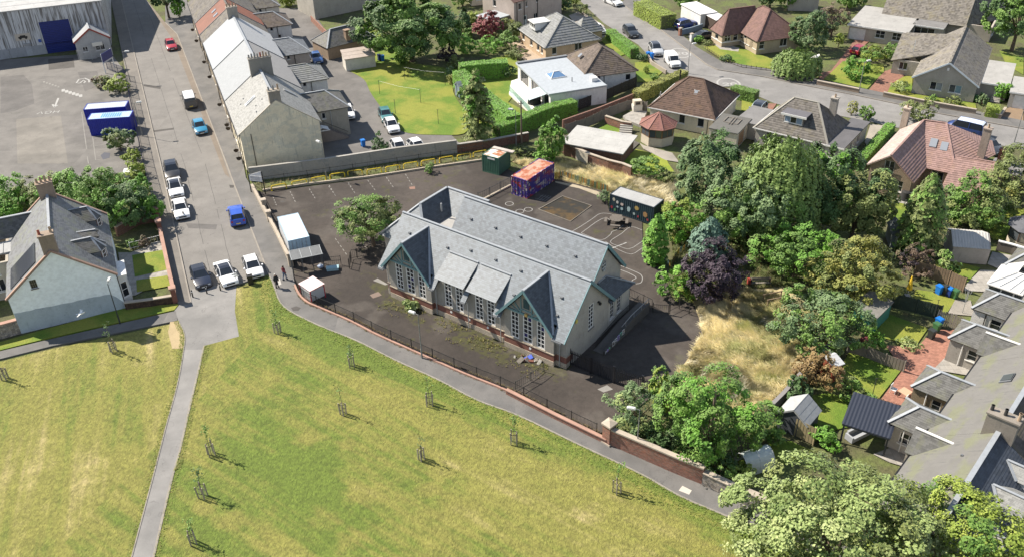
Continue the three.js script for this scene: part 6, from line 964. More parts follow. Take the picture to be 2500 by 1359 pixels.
marking('faint hopscotch grid in the shadow of the purple container',[[[3.34,-101.23],[4.23,-102.56]],[[3.67,-101.08],[4.56,-102.41]],[[4,-100.94],[4.89,-102.27]],[[4.32,-100.79],[5.22,-102.12]],[[3.13,-101.65],[4.46,-100.94]],[[3.84,-102.32],[5.1,-101.61]]],.05,.038,wornPaint);
{ const pool=patch('sand_pit',[[3.48,-98.72],[6.64,-102.01],[10.04,-99.3],[7.19,-95.53]],.034,mat([1,1,1],.6,{ map:mapOf(512,512,9,(i,j)=>{ const n=fbm(i/90,j/90,5,601),q=fbm(i/9,j/9,3,602);return mix3([.018,.016,.011],[.075,.045,.012],ss(.5,.75,n)).map(v=>v*(.7+.6*q));}) }),'dark mossy square of old safety surface');boundaryWall('edging','thin timber edging round the mossy square',[[3.48,-98.72],[7.19,-95.53],[10.04,-99.3],[6.64,-102.01],[3.48,-98.72]],.1,.1,timberGrey,null);}
patch('sand_strip',[[5.95,-106.2],[8.23,-105.22],[11,-103.24],[11.97,-102.21],[11.32,-101.76],[8.91,-104.01],[7.87,-104.57],[5.93,-105.86]],.036,mat([.38,.33,.25],1,{ map:STAIN }),'strip of pale sand along the painted pickets');
// street and car park paint
const GL={ '2':[[[0,.8],[.2,1],[.6,1],[.8,.8],[.8,.6],[0,0],[.8,0]]],'0':[[[.1,.2],[.1,.8],[.3,1],[.6,1],[.8,.8],[.8,.2],[.6,0],[.3,0],[.1,.2]]],H:[[[0,0],[0,1]],[[.7,0],[.7,1]],[[0,.5],[.7,.5]]],G:[[[.8,.8],[.6,1],[.2,1],[0,.8],[0,.2],[.2,0],[.6,0],[.8,.2],[.8,.5],[.5,.5]]],V:[[[0,1],[.4,0],[.8,1]]] };
function glyphs(txt,o,u,v,s) { const L=[];[...txt].forEach((c,k)=>GL[c].forEach(st=>L.push(st.map(([x,y])=>[o[0]+(u[0]*(x+k*1.1)+v[0]*y)*s,o[1]+(u[1]*(x+k*1.1)+v[1]*y)*s]))));return L;}
{ const c=[30.11,-153.47],d=[35.36,-138.64],ring=(p,r)=>Array.from({ length:25 },(_,i)=>[p[0]+r*Math.cos(i/24*6.2832),p[1]+r*1.35*Math.sin(i/24*6.2832)]);marking('white 20 speed roundel painted on the street by the van',[ring(c,1.75),...glyphs('20',[c[0]-.95,c[1]+.8],[1,0],[0,-1],1.1)],.3,.006);marking('second white 20 speed roundel on the street behind the brown roof',[ring(d,1.75),...glyphs('20',[d[0]-.95,d[1]+.8],[1,0],[0,-1],1.1)],.3,.006);}
marking('white zebra bars on the car park',Array.from({ length:6 },(_,k)=>{ const a=[-72.8,-143.18],b=[-68.95,-140.58],f=k/5;return [[mix(a[0],b[0],f)-.1,mix(a[1],b[1],f)-.5],[mix(a[0],b[0],f)+.35,mix(a[1],b[1],f)+.6]];}),.5,.03);
marking('broken white zebra bars nearer the warehouse',Array.from({ length:6 },(_,k)=>{ const a=[-77.57,-147.29],b=[-74.18,-144.87],f=k/5;return [[mix(a[0],b[0],f)-.1,mix(a[1],b[1],f)-.3],[mix(a[0],b[0],f)+.2,mix(a[1],b[1],f)+.4]];}),.3,.03,wornPaint);
marking('white arrow pointing across the car park',[[[-72.12,-139.77],[-71.17,-135.98]],[[-71.97,-137.11],[-71.1,-135.83],[-71.04,-136.85]]],.3,.03);
marking('HGV lettering painted on the car park',glyphs('HGV',[-69.83,-134.54],[-1.1,.12],[.1,1],.95),.14,.03);
marking('white turning symbol painted on the car park',[[[-71.75,-146.33],[-71.99,-148.01],[-71.17,-148.51],[-70.12,-147.6],[-69.69,-146.46]],[[-71.13,-146.29],[-71.05,-147.66],[-70.42,-146.79],[-70.51,-146.25]],[[-71.5,-146.21],[-71.13,-146.29]]],.25,.03);
marking('worn white bay lines behind the blue containers',[[[-66.05,-133.72],[-63.45,-127.61],[-60.07,-119.83]],[[-60.84,-124.2],[-57.43,-116.15]],[[-60.34,-123.33],[-58.58,-124.07]],[[-59.27,-120.91],[-57.67,-121.51]],[[-58.3,-118.73],[-56.23,-119.4]],[[-57.35,-116.15],[-56.82,-116.31]],[[-59.07,-117.4],[-58.04,-115.09]],[[-67.85,-140.76],[-65.44,-141.63]],[[-79.68,-147.99],[-77.83,-148.42]]],.12,.03,wornPaint);
patch('drain_cover',[[-57.32,-117.69],[-57.16,-118.66],[-56.22,-118.41],[-55.74,-116.82],[-56.48,-116.29]],.027,mat([.06,.065,.085],.8),'dark blue grey patch on the car park tarmac');
patch('hatch_cover',[[12.88,-51.73],[13.26,-52.23],[13.92,-51.7],[13.63,-51.26]],.108,mat([.46,.43,.38],.9),'pale concrete inspection cover in the lower pavement');
patch('hatch_cover',[[-25.8,-84.19],[-25.54,-84.54],[-25.1,-83.32],[-25.38,-83.09]],.108,mat([.36,.35,.33],.9),'small pale cover beside the standing man');
patch('hatch_cover',[[-15.22,-80.91],[-14.37,-81.51],[-13.92,-80.8],[-14.79,-80.27]],.036,mat([.16,.12,.10],.9),'rusty square cover in the yard near the school corner');
patch('worn_patch',[[7.57,-64.5],[8.51,-65.06],[9,-64.44],[8.08,-64.05]],.036,wornPaint,'worn white paint patch by the palisade gate');
patch('worn_patch',[[-15.18,-83.7],[-14.73,-84.13],[-13.45,-82.87],[-13.77,-82.74]],.036,wornPaint,'worn white lettering patch at the school corner');

// ================================================================ YELLOW HOOPS
const hoopYellow = paint([.74, .55, .03], .45);
{ const pts=[[-29.86,-105.88],[-27.4,-106.89],[-25.04,-107.81],[-22.7,-108.74],[-20.46,-109.46],[-17.95,-109.8],[-15.56,-110.51],[-13.22,-111.37],[-10.9,-112.1],[-8.5,-112.85],[-6.12,-113.6],[-3.96,-114.38]];
  pts.forEach((p,i)=>{ const q=pts[Math.min(i+1,pts.length-1)],o=i+1<pts.length?p :pts[i-1],r=i+1<pts.length?q :p,g=thing('hoop_barrier',`${ord[i]} yellow hoop from the street along the school car park edge`,'barrier',p[0],p[1],yawOf(o,r),'yellow hoop barriers');const b=new MB(),w=.95,h=.72,k=.14;b.tube([-w,0,0],[-w,h-k,0],.07).tube([-w,h-k,0],[-w+k,h,0],.07).tube([-w+k,h,0],[w-k,h,0],.07).tube([w-k,h,0],[w,h-k,0],.07).tube([w,h-k,0],[w,0,0],.07);b.build('hoop',hoopYellow,g);new MB().cbox(-w,.05,0,.2,.02,.2).cbox(w,.05,0,.2,.02,.2).build('foot_plate',hoopYellow,g).userData.kind='stuff';});}

// ================================================================ SHIPPING CONTAINERS
function container(label,x,z,yaw,L,W,H,side,top,doorM,{ group,name='shipping_container', doors = 1 } = {}) {   // base corner at (x, z), length along local x, width towards local -z
  const g=thing(name,label,'container',x,z,yaw,group),b=new MB(),n=Math.round(L/.28),wv=(k)=>(k % 4<2?0 :.035);
  for (const [z0,s] of [[0,1],[-W,-1]]) for (let k=0;k<n*4;k++) { const a=.1+k*(L-.2)/(n*4),c=.1+(k+1)*(L-.2)/(n*4),za=z0-s*wv(k),zc=z0-s*wv(k+1);b.quad([a,.16,za-s*.012],[c,.16,zc-s*.012],[c,H-.12,zc-s*.012],[a,H-.12,za-s*.012]);}
  const m=Math.round(W/.28);for (let k=0;k<m*4;k++) { const a=-.1-k*(W-.2)/(m*4),c=-.1-(k+1)*(W-.2)/(m*4);b.quad([L-.03-wv(k),.16,a],[L-.03-wv(k+1),.16,c],[L-.03-wv(k+1),H-.12,c],[L-.03-wv(k),H-.12,a]);}
  b.build('side_wall', side, g);
  const f=new MB();for (const [a,c] of [[0,0],[L-.12,0],[0,-W+.12],[L-.12,-W+.12]]) f.box(a,0,c-.12,a+.12,H,c);f.box(.12,.03,-.1,L-.12,.17,0).box(.12,.03,-W,L-.12,.17,-W+.1).box(.12,H-.13,-.1,L-.12,H-.01,0).box(.12,H-.13,-W,L-.12,H-.01,-W+.1).box(0,.03,-W+.12,.12,.17,-.12).box(L-.12,.03,-W+.12,L,.17,-.12).box(0,H-.13,-W+.12,.12,H-.01,-.12).box(L-.12,H-.13,-W+.12,L,H-.01,-.12);f.build('frame',doorM,g);
  const r=new MB();for (let k=0;k<n*2;k++) { const a=.1+k*(L-.2)/(n*2),c=a+(L-.2)/(n*2),y=H-.03-(k % 2)*.025,y2=H-.03-((k+1) % 2)*.025;r.quad([a,y,-.1],[c,y2,-.1],[c,y2,-W+.1],[a,y,-W+.1]);} r.build('roof',top,g);
  for (let k=0;k<2;k++) { const d=new THREE.Group();d.name='door';g.add(d);const z0=-.12-k*(W-.24)/2,z1=z0-(W-.24)/2+.015,p=new MB();p.box(.03,.18,z1,.07,H-.14,z0);for (const y of [.5,1.0,1.5,2.0]) if (y<H-.4) p.box(.015,y,z1+.1,.03,y+.34,z0-.1);p.build('leaf',doorM===side?side :doorM,d);const q=new MB();for (const f2 of [.3,.72]) q.tube([-.0,.2,mix(z0,z1,f2)],[0,H-.15,mix(z0,z1,f2)],.025,.025,6);q.box(-.04,1.0,mix(z0,z1,.3)-.2,0,1.05,mix(z0,z1,.3)).build('lock_rod',steel,d);}
  new MB().box(.1,.1,-W+.1,L-.1,.15,-.1).build('floor_frame',black,g);
  return g;
}
const at=(p,q,f)=>[mix(p[0],q[0],f),mix(p[1],q[1],f)];
{ // white container: doors towards the camera; calibrated corner and heading
  const th=-1.96125,d=[Math.cos(th),Math.sin(th)],w=[-Math.sin(th),Math.cos(th)],c=[-24.985,-88.29],near=[c[0]+w[0]*2.44,c[1]+w[1]*2.44];
  container('white shipping container with pale blue doors in the school yard',near[0],near[1],-th,6.06,2.44,2.59,paint([.68,.70,.72]),paint([.72,.74,.76],.4),paint([.36,.50,.62]));}
const rusty=(base,rust,s)=>mat([1,1,1],.8,{ map:mapOf(512,256,6,(i,j)=>{ const n=fbm(i/60,j/40,5,s),q=fbm(i/10,j/10,3,s+2);return mix3(base,rust,ss(.38,.6,n+.2*(q-.5))).map(v=>v*(.75+.5*q));},3) });
const muralSide=mat([1,1,1],.6,{ map:mapOf(512,256,6.06,(i,j)=>{ const n=fbm(i/60,j/60,3,620),m=fbm(i/34,j/44,3,621),k=fbm(i/40+9,j/30,3,622),v=.7+.6*fbm(i/8,j/30,3,623);let c=[.035,.025,.20];if (k>.58) c=[.10,.03,.16];if (n>.63) c=[.26,.025,.03];if (m>.68) c=[.40,.36,.34];if (m<.27) c=[.16,.10,.30];return c.map(q=>q*v);},2.6) });
{ const th=-.92203,w=[-Math.sin(th),Math.cos(th)],c=[.21,-103.02];container('purple blue painted container with rusty pink roof',c[0]+w[0]*2.44,c[1]+w[1]*2.44,-th,6.06,2.44,2.59,muralSide,rusty([.45,.25,.19],[.30,.10,.05],630),muralSide);}
{ const th=.64861,w=[-Math.sin(th),Math.cos(th)],c=[12.058,-97.7735];const g=container('dark teal mural container with corrugated grey roof beside the meadow',c[0],c[1],-th,6.06,2.44,2.45,mat([.018,.045,.062],.6,{ map:GRAIN }),mat([.40,.41,.42],.6,{ map:STAIN }),mat([.015,.03,.045],.6));
  // painted flowers, clouds and beasts on the long side
  const fl=[[.6,1.7,.26,[.55,.52,.42]],[1.1,1.45,.24,[.62,.62,.6]],[1.75,1.35,.3,[.66,.55,.5]],[1.15,.85,.2,[.5,.62,.68]],[1.75,.75,.25,[.45,.62,.66]],[.35,.6,.2,[.38,.03,.05]],[2.7,1.0,.34,[.45,.60,.62]],[3.75,1.45,.42,[.50,.36,.12]],[3.45,.6,.24,[.45,.55,.55]],[4.0,.4,.16,[.42,.04,.06]],[4.95,.95,.45,[.46,.27,.12]],[5.3,.35,.18,[.40,.05,.06]],[.8,.35,.2,[.1,.3,.12]]];
  fl.forEach(([x,y,r,c2],k)=>{ const s=new THREE.Shape(),R=rng(k+40),n=10;for (let i=0;i<=n*2;i++) { const a=i/(n*2)*6.2832,q=r*(i % 2?.78 :1)*(.85+.3*R())*(i===n*2?1 :1);i?s.lineTo(x+Math.cos(a)*q,y+.2+Math.sin(a)*q) :s.moveTo(x+r*.9,y+.2);} const q=new THREE.ShapeGeometry(s);q.translate(-x,-y-.2,0);q.scale(.8,.7+.5*R(),1);q.translate(x,y+.2,.012);mesh('mural_motif',metricUV(q),mat(c2.map(v=>v*.75),.9),g);});}
{ const green=paint([.045,.125,.085],.6),A=[-3.56,-109.6],B=[-1.37,-108.24],g=container('short green steel container with rusty white lid by the hoops',A[0],A[1],yawOf(A,B),distOf(A,B),3.0,2.5,green,rusty([.62,.60,.57],[.32,.13,.06],640),green);new MB().box(.9,2.1,.02,2.0,2.32,.04).build('name_plate',white,g);const q=new MB();q.box(.2,2.5,-2.8,3.4,2.62,-2.2).build('roof_flap',mat([.5,.45,.42],.8,{ map:STAIN }),g);}
{ const bl=paint([.008,.02,.30],.45),r1=mat([.42,.58,.72],.5,{ map:STAIN }),r2=mat([.46,.52,.60],.5,{ map:STAIN });const A=[-61.1,-124.43];const y=yawOf([-61.48,-124.79],[-55.24,-125.49]);const g1=container('front blue shipping container with light blue roof by the railings',A[0],A[1],y,6.06,2.44,2.6,bl,r1,bl);const s=new MB();for (let k=0;k<9;k++) s.box(1.8+k*.32,2.585,-2.0,1.95+k*.32,2.592,-.5);s.build('roof_stripe',paint([.06,.28,.52],.6),g1);
  const B=[-63.06,-128.25];container('rear blue shipping container with greyer roof behind the front one',B[0],B[1],y+.02,6.06,2.44,2.6,bl,r2,bl);}

// ================================================================ VEHICLES
const tyre=mat([.018,.018,.018],.85),rimM=mat([.32,.33,.34],.35,{ metalness:.6 }),lampM=mat([.62,.64,.66],.12),tailM=mat([.32,.015,.015],.2),carGlass=mat([.022,.027,.035],.05),trim=mat([.02,.02,.021],.5),plateW=mat([.75,.75,.72],.4),plateY=mat([.70,.52,.06],.4);
const carPaint=(rgb,metal=0)=>new THREE.MeshPhysicalMaterial({ color:new THREE.Color().setRGB(...rgb),roughness:.38,metalness:metal,clearcoat:.9,clearcoatRoughness:.06,side:THREE.DoubleSide });
const PROFILE = { // [x of half length, belt height, top height, top half width, cabin glass begins]
  hatch:{ L:4.1,W:1.78,H:1.48,s:[[-1,.50,.55,.78],[-.975,.88,.92,.80],[-.93,.94,1.0,.72],[-.70,.95,1.40,.60],[-.2,.94,1.48,.62],[.06,.93,1.44,.61],[.42,.92,.97,.70],[.74,.82,.88,.74],[.95,.66,.72,.74],[1,.42,.46,.70]],cab:[2,6] },
  suv:{ L:4.5,W:1.88,H:1.66,s:[[-1,.55,.60,.82],[-.975,1.02,1.06,.84],[-.94,1.08,1.14,.76],[-.76,1.08,1.58,.66],[-.2,1.06,1.66,.68],[.08,1.05,1.62,.67],[.40,1.04,1.09,.76],[.76,.96,1.02,.78],[.96,.78,.84,.78],[1,.48,.54,.74]],cab:[2,6] },
  saloon:{ L:4.65,W:1.82,H:1.43,s:[[-1,.52,.58,.78],[-.98,.88,.93,.80],[-.72,.94,1.0,.74],[-.42,.94,1.36,.60],[-.1,.93,1.43,.61],[.10,.92,1.39,.60],[.42,.90,.95,.70],[.76,.80,.86,.74],[.96,.64,.70,.74],[1,.42,.46,.70]],cab:[2,6] },
  van:{ L:4.45,W:1.84,H:1.82,s:[[-1,.55,1.60,.76],[-.985,1.05,1.74,.78],[-.90,1.06,1.80,.80],[-.3,1.06,1.82,.80],[.10,1.05,1.80,.76],[.28,1.04,1.72,.72],[.56,1.02,1.10,.74],[.80,.92,.98,.76],[.97,.72,.78,.76],[1,.45,.50,.72]],cab:[4,6] },
  bus:{ L:5.0,W:1.95,H:1.98,s:[[-1,.60,1.2,.80],[-.985,1.12,1.50,.82],[-.95,1.14,1.86,.78],[-.86,1.14,1.95,.80],[-.2,1.12,1.98,.80],[.40,1.10,1.92,.78],[.62,1.06,1.26,.78],[.82,.98,1.08,.80],[.97,.78,.86,.80],[1,.48,.54,.76]],cab:[1,6] } };
function makeCar(type,paintM,{ roofM,stripe,rearPlate=plateY,dark=false }={}) {
  const P=PROFILE[type],g=new THREE.Group(),w=P.W/2,S=P.s,body=new MB(),sideG=new MB(),sideH=new MB(),front=new MB(),rear=new MB(),rf=new MB();
  const ring=([fx,belt,top,tw],k)=>{ const x=fx*P.L/2,e=Math.abs(fx)>.96?.90 :Math.abs(fx)>.9?.96 :1;return [[x,.20,w*.92*e],[x,.42,w*e],[x,belt,w*.98*e],[x,top,Math.min(tw,w*.97*e)],[x,top+.025,0]];};
  const rings = S.map(ring), mir = p => [p[0], p[1], -p[2]];
  for (let i=0;i+1<S.length;i++) for (let j=0;j<4;j++) {
    const a=rings[i][j],b2=rings[i+1][j],c=rings[i+1][j+1],d=rings[i][j+1],inCab=i>=P.cab[0]&&i<P.cab[1];
    let t = body;
    if (j===2&&inCab) t=sideG;else if (j===3&&i===P.cab[1]-1) t=front;else if (j===3&&inCab&&i===P.cab[0]&&type !== 'van') t=rear;else if (j===3&&inCab) t=rf;
    t.quad(a,b2,c,d);(t===sideG?sideH :t).quad(mir(d),mir(c),mir(b2),mir(a));
  }
  for (const k of [0,S.length-1]) { const r=rings[k],q=[...r,...r.slice(0,4).reverse().map(mir)];body.poly(q);}
  const pil=(a,b2,t)=>{ for (const m of [p=>p,mir]) body.beam(m(a),m(b2),t,t);};
  const c0=P.cab[0],c1=P.cab[1];pil([rings[c1][2][0],rings[c1][2][1]+.02,rings[c1][3][2]],rings[c1-1][3],.07);pil([rings[c0][3][0],rings[c0][3][1],rings[c0][3][2]],rings[c0+1][3],.09);for (let i=c0+1;i<c1-1;i++) pil(rings[i][3],rings[i+1][3],.06);
  const xb=(rings[c1-1][2][0]+rings[c0+1][2][0])/2;pil([xb,rings[c0+2][2][1],w*.985],[xb,P.H-.08,rings[c0+2][3][2]+.01],.07);
  const B=body.build('body',paintM,g);B.geometry=toCreasedNormals(B.geometry,.62);
  sideG.build('side_window',carGlass,g);sideH.build('side_window',carGlass,g);front.build('windscreen',carGlass,g);if (rear.p.length) rear.build('rear_window',carGlass,g);rf.build('roof',roofM||paintM,g);
  const wr = type === 'suv' || type === 'bus' ? .36 : .32;
  for (const fx of [-.62,.64]) for (const s of [-1,1]) { const q=new THREE.Group();q.name='wheel';q.position.set(fx*P.L/2,wr,s*(w-.1));g.add(q);new MB().tube([0,0,-.1],[0,0,.1],wr,wr,16).build('tyre',tyre,q);new MB().tube([0,0,s*.085],[0,0,s*.108],wr*.66,wr*.6,12).build('rim',rimM,q);}
  for (const fx of [-.62,.64]) for (const s of [-1,1]) new MB().tube([fx*P.L/2,wr+.01,s*(w-.13)],[fx*P.L/2,wr+.01,s*(w+.004)],wr+.07,wr+.06,14).build('wheel_arch',trim,g);
  const xf=P.L/2,yl=S[S.length-2][1];for (const s of [-1,1]) { const y=yl-.04;new MB().box(xf*.955,y-.12,s*w*.62-.15,xf*.985,y+.02,s*w*.62+.15).build('headlight',lampM,g);new MB().box(-xf*.992,S[1][1]-.26,s*w*.74-.1,-xf*.965,S[1][1]-.02,s*w*.74+.1).build('tail_light',tailM,g);new MB().box(rings[c1][2][0]-.35,rings[c1][2][1]-.02,s*(w+.02)-(s<0?.16 :0),rings[c1][2][0]-.15,rings[c1][2][1]+.12,s*(w+.02)+(s>0?.16 :0)).build('mirror',dark?trim :paintM,g);}
  new MB().box(xf*.985,.46,-.45,xf*1.004,.62,.45).build('grille',trim,g);new MB().box(xf*.99,.20,-w*.85,xf*1.006,.34,w*.85).build('front_bumper',trim,g);new MB().box(-xf*1.006,.20,-w*.85,-xf*.99,.38,w*.85).build('rear_bumper',trim,g);
  new MB().box(xf*1.003,.36,-.26,xf*1.01,.46,.26).build('front_plate',plateW,g);new MB().box(-xf*1.01,.52,-.26,-xf*1.0,.63,.26).build('rear_plate',rearPlate,g);
  if (stripe) new MB().box(xf*.5,S[7][2]+.03,-.22,xf*.93,S[7][2]+.045,-.05).build('bonnet_stripe',trim,g);
  return g;
}
function placeCar(type,label,p,yaw,paintM,o={}) { const c=makeCar(type,paintM,o);c.name=numbered(o.name||(type==='van'?'parked_van' :type==='bus'?'camper_van' :'parked_car'));c.position.set(p[0],.0+(o.y||0),p[1]);c.rotation.y=yaw;tag(c,label,type==='van'||type==='bus'?'van' :'car',o.group);scene.add(c);return c;}
const street = yawOf([-47.9,-114.49], [-34.08,-80.23]);   // down the street, towards the camera
const cw=carPaint([.72,.73,.74]),darkRoof=mat([.02,.025,.04],.08);
{ const y = .02;
  placeCar('hatch','red hatchback driving down the far end of the street',[-60.86,-162.98],street+.03,carPaint([.36,.02,.035]));
  placeCar('bus','white roofed people carrier with dark rear parked at the terrace',[-49.8,-135.8],street+Math.PI,carPaint([.06,.06,.062]),{ roofM:carPaint([.70,.71,.72]) });
  placeCar('hatch','bright blue hatchback parked beside the cream gable end',[-45.39,-125.43],street+.04,carPaint([.02,.20,.36]));
  placeCar('suv','black four wheel drive at the head of the left kerb line',[-45.12,-110.9],street,carPaint([.015,.015,.017]),{ roofM:darkRoof });
  placeCar('saloon','white car with black roof, middle of three at the left kerb',[-43.26,-106.11],street,cw,{ roofM:darkRoof });
  placeCar('saloon','white coupe with black bonnet stripe, nearest at the left kerb',[-40.9,-100.34],street,cw,{ stripe:true });
  placeCar('suv','bright blue crossover driving up the street',[-33.44,-98.27],street+Math.PI-.06,carPaint([.01,.07,.42]));
  placeCar('hatch','navy blue hatchback at the bottom of the street by the bollards',[-34.16,-84.56],street+.06,carPaint([.012,.018,.04]),{ roofM:darkRoof });
  placeCar('saloon','white saloon with dark glass roof between two cars at the street end',[-31.51,-85.05],street+.1,cw,{ roofM:darkRoof });
  placeCar('hatch','plain white hatchback beside the litter bin at the street end',[-28.79,-86.23],street+.04,cw);
  placeCar('hatch','white hatchback parked on the drive edge beside the drying green',[-17.02,-124.19],yawOf([-18.26,-129.24],[-16.36,-123.38]),cw);
  placeCar('hatch','teal old car parked behind the white one at the drying green',[-18.3,-128.14],yawOf([-19.06,-131.62],[-17.94,-127.86]),carPaint([.05,.17,.18]));
  placeCar('hatch','white hatchback behind the concrete wall, left of two',[-15.28,-116.66],yawOf([-16.43,-120.45],[-14.75,-115.96]),cw);
  placeCar('hatch','small white car behind the concrete wall, right of two',[-12.7,-116.66],yawOf([-13.68,-119.47],[-12.12,-116.58]),cw);
  placeCar('saloon','silver estate car behind the stone outbuilding',[-30.89,-163.12],yawOf([-32.32,-164],[-29.91,-167.21]),carPaint([.50,.52,.53],.2));
  placeCar('hatch','mid blue hatchback between the wings of the terrace',[-32.96,-154.05],yawOf([-34.34,-158.94],[-32.44,-153.86]),carPaint([.025,.09,.28]));
  placeCar('hatch','white car half hidden behind the lichened rear wing',[-24.14,-129.58],yawOf([-25.09,-133.92],[-23.8,-129.14]),cw);
  placeCar('suv','dark grey crossover parked by the clipped hedge on the bungalow street',[22.75,-163.74],yawOf([22.1,-170.13],[23.68,-162.99]),carPaint([.02,.025,.032]));
  placeCar('suv','silver estate with dark sunroof behind the white van',[25.91,-153.83],yawOf([25.94,-158.84],[26.5,-152.52]),carPaint([.48,.50,.52],.2),{ roofM:darkRoof });
  placeCar('van','small white panel van parked beside the painted roundel',[27.82,-147.98],yawOf([27.82,-153.03],[28.81,-146.47]),cw);
  placeCar('suv','blue crossover on the drive in front of the white garage',[33.35,-167.4],yawOf([31.32,-168.3],[36.12,-171.17]),carPaint([.015,.04,.19]));
  placeCar('saloon','black saloon on the drive behind the blue grey wall',[35.2,-160.62],yawOf([37.87,-163.92],[33.39,-162.23]),carPaint([.014,.02,.026]));
  placeCar('suv','silver blue car with glass roof on the red drive',[36.92,-126.29],yawOf([38.96,-130.18],[36.01,-125.76]),carPaint([.33,.40,.46],.2),{ roofM:darkRoof });
  placeCar('hatch','red car half hidden by the golden shrub on the brick drive',[60.54,-151.2],yawOf([60.07,-152.45],[63.74,-155.29]),carPaint([.26,.012,.03]));
  placeCar('bus','blue camper van with white roof behind the pink roofed house',[64.01,-118],yawOf([66.66,-118.65],[63.38,-121.39]),carPaint([.02,.05,.20]),{ roofM:carPaint([.55,.62,.70]) });
  placeCar('hatch','dark hatchback behind the brick stack of the pink house',[64.95,-112.11],yawOf([65.57,-114.68],[66.15,-112.7]),carPaint([.03,.035,.045]));
  placeCar('hatch','white car on the concrete drive beside the grey hip roof',[16.9,-165.7],yawOf([16.62,-169.85],[18.11,-166.53]),cw);
  placeCar('saloon','white car at the top edge of the bungalow street',[21.62,-182.95],yawOf([20.66,-187.56],[23.12,-183.16]),cw);
}

// ================================================================ STREET FURNITURE
const pole=mat([.20,.205,.20],.6,{ map:GRAIN }),poleDark=mat([.035,.037,.036],.6);
function lampPost(label,p,h,yaw,m=pole) { const g=thing('street_lamp',label,'street lamp',p[0],p[1],yaw,'street lamps');new MB().tube([0,0,0],[0,1.2,0],.085,.08).tube([0,1.2,0],[0,h,0],.055,.04).build('pole',m,g);new MB().tube([0,h-.02,0],[.45,h+.06,0],.03,.03).build('arm',m,g);new MB().box(.35,h-.02,-.13,1.05,h+.12,.13).box(.42,h+.12,-.1,.98,h+.17,.1).build('lantern',mat([.62,.63,.62],.4),g);new MB().box(.5,h-.05,-.1,1.0,h-.02,.1).build('lens',glassPale,g);return g;}
lampPost('street lamp standing in front of the pale gable',[-40.38,-76.71],5.0,1.7,poleDark);
lampPost('street lamp at the middle of the school railing',[-8.86,-69.73],5.2,2.6);
lampPost('street lamp against the red brick wall',[10.05,-55.91],5.0,2.9);
lampPost('street lamp in front of the cream terrace gable wall',[-24.1,-108.47],5.2,2.4);
lampPost('street lamp beside the telegraph pole below the tall hedge',[1.06,-117.3],5.4,2.9);
lampPost('street lamp beside the white van roundel',[29.69,-143.6],4.9,.3);
lampPost('street lamp in front of the round clipped shrub',[54.33,-133.27],5.1,.3);
lampPost('street lamp at the right edge by the dark hatchback',[69.47,-114.44],5.0,.5);
lampPost('street lamp nearest the gatehouse on the car park pavement',[-62.69,-146.14],5.2,.1);
lampPost('street lamp beside the blue containers',[-53.41,-123.88],5.2,.2);
lampPost('small lamp at the corner of the cream gable house',[-36.36,-113.67],4.6,.1);
function telegraph(label,p,h,lean=0) { const g=thing('telegraph_pole',label,'telegraph pole',p[0],p[1],0,'telegraph poles');g.rotation.z=lean;new MB().tube([0,0,0],[0,h,0],.14,.1,10).build('pole',mat([.20,.16,.12],.95,{ map:STAIN }),g);new MB().beam([-.35,h-.4,0],[.35,h-.4,0],.08,.08).tube([-.3,h-.36,0],[-.3,h-.2,0],.04).tube([.3,h-.36,0],[.3,h-.2,0],.04).build('crossarm',timberDark,g);return g;}
telegraph('telegraph pole by the tall hedge corner',[1.84,-118.05],6.4);telegraph('telegraph pole under the tree beside the brick wall',[15.92,-55.59],7.0);
{ const a=[15.92,-55.59],b=[18.08,-53.88];const g=thing('stay_wire','stay wire running down from the pole beside the brick wall','wire',a[0],a[1]);new MB().tube([0,6.4,0],[b[0]-a[0],0,b[1]-a[1]],.015,.015,5).build('wire',steel,g);}
[[[-34.17,-81.28],'left bollard beside the kerb at the street end'],[[-32.83,-81.91],'middle black bollard at the street end'],[[-31.5,-82.43],'bollard in front of the white saloon at the street end']].forEach(([p,l])=>{ const g=thing('bollard',l,'bollard',p[0],p[1],0,'bollards across the street end');new MB().tube([0,0,0],[0,.95,0],.075,.07,10).tube([0,.95,0],[0,1.0,0],.07,.03,10).build('post',black,g);new MB().tube([0,.74,0],[0,.82,0],.078,.077,10).build('band',white,g);});
{ const p=[-28.48,-83.59],g=thing('litter_bin','black litter bin at the corner of the lawn','bin',p[0],p[1],.3);new MB().cbox(0,0,0,.55,1.0,.5).build('body',black,g);new MB().cbox(0,1.0,0,.62,.18,.57).poly([[-.31,1.18,.28],[.31,1.18,.28],[0,1.3,0]]).poly([[-.31,1.18,-.28],[.31,1.18,-.28],[0,1.3,0]]).build('lid',trim,g);new MB().cbox(0,.72,.26,.35,.16,.02).build('slot',tyre,g);}
{ const p=[-30,-83.54],g=thing('park_sign','thin post with small white plates beside the white saloon','sign',p[0],p[1],.3);new MB().tube([0,0,0],[0,1.6,0],.03,.03).build('post',galv,g);new MB().box(-.35,1.3,.02,.25,1.5,.04).box(-.2,1.05,.02,.35,1.22,.04).build('plate',white,g);}
{ const A=[-68.37,-150.46],B=[-67.78,-153.45],g=thingAB('hoarding_sign','dark blue hoarding on posts at the car park entrance','sign',A,B),L=distOf(A,B);for (const x of [.1,L-.1]) new MB().cbox(x,0,0,.12,3.4,.12).build('post',white,g);new MB().box(0,2.0,.07,L,3.4,.13).build('board',paint([.015,.03,.16],.4),g);new MB().box(0,1.75,.07,L,1.99,.12).build('lower_board',mat([.45,.47,.5],.5),g);}
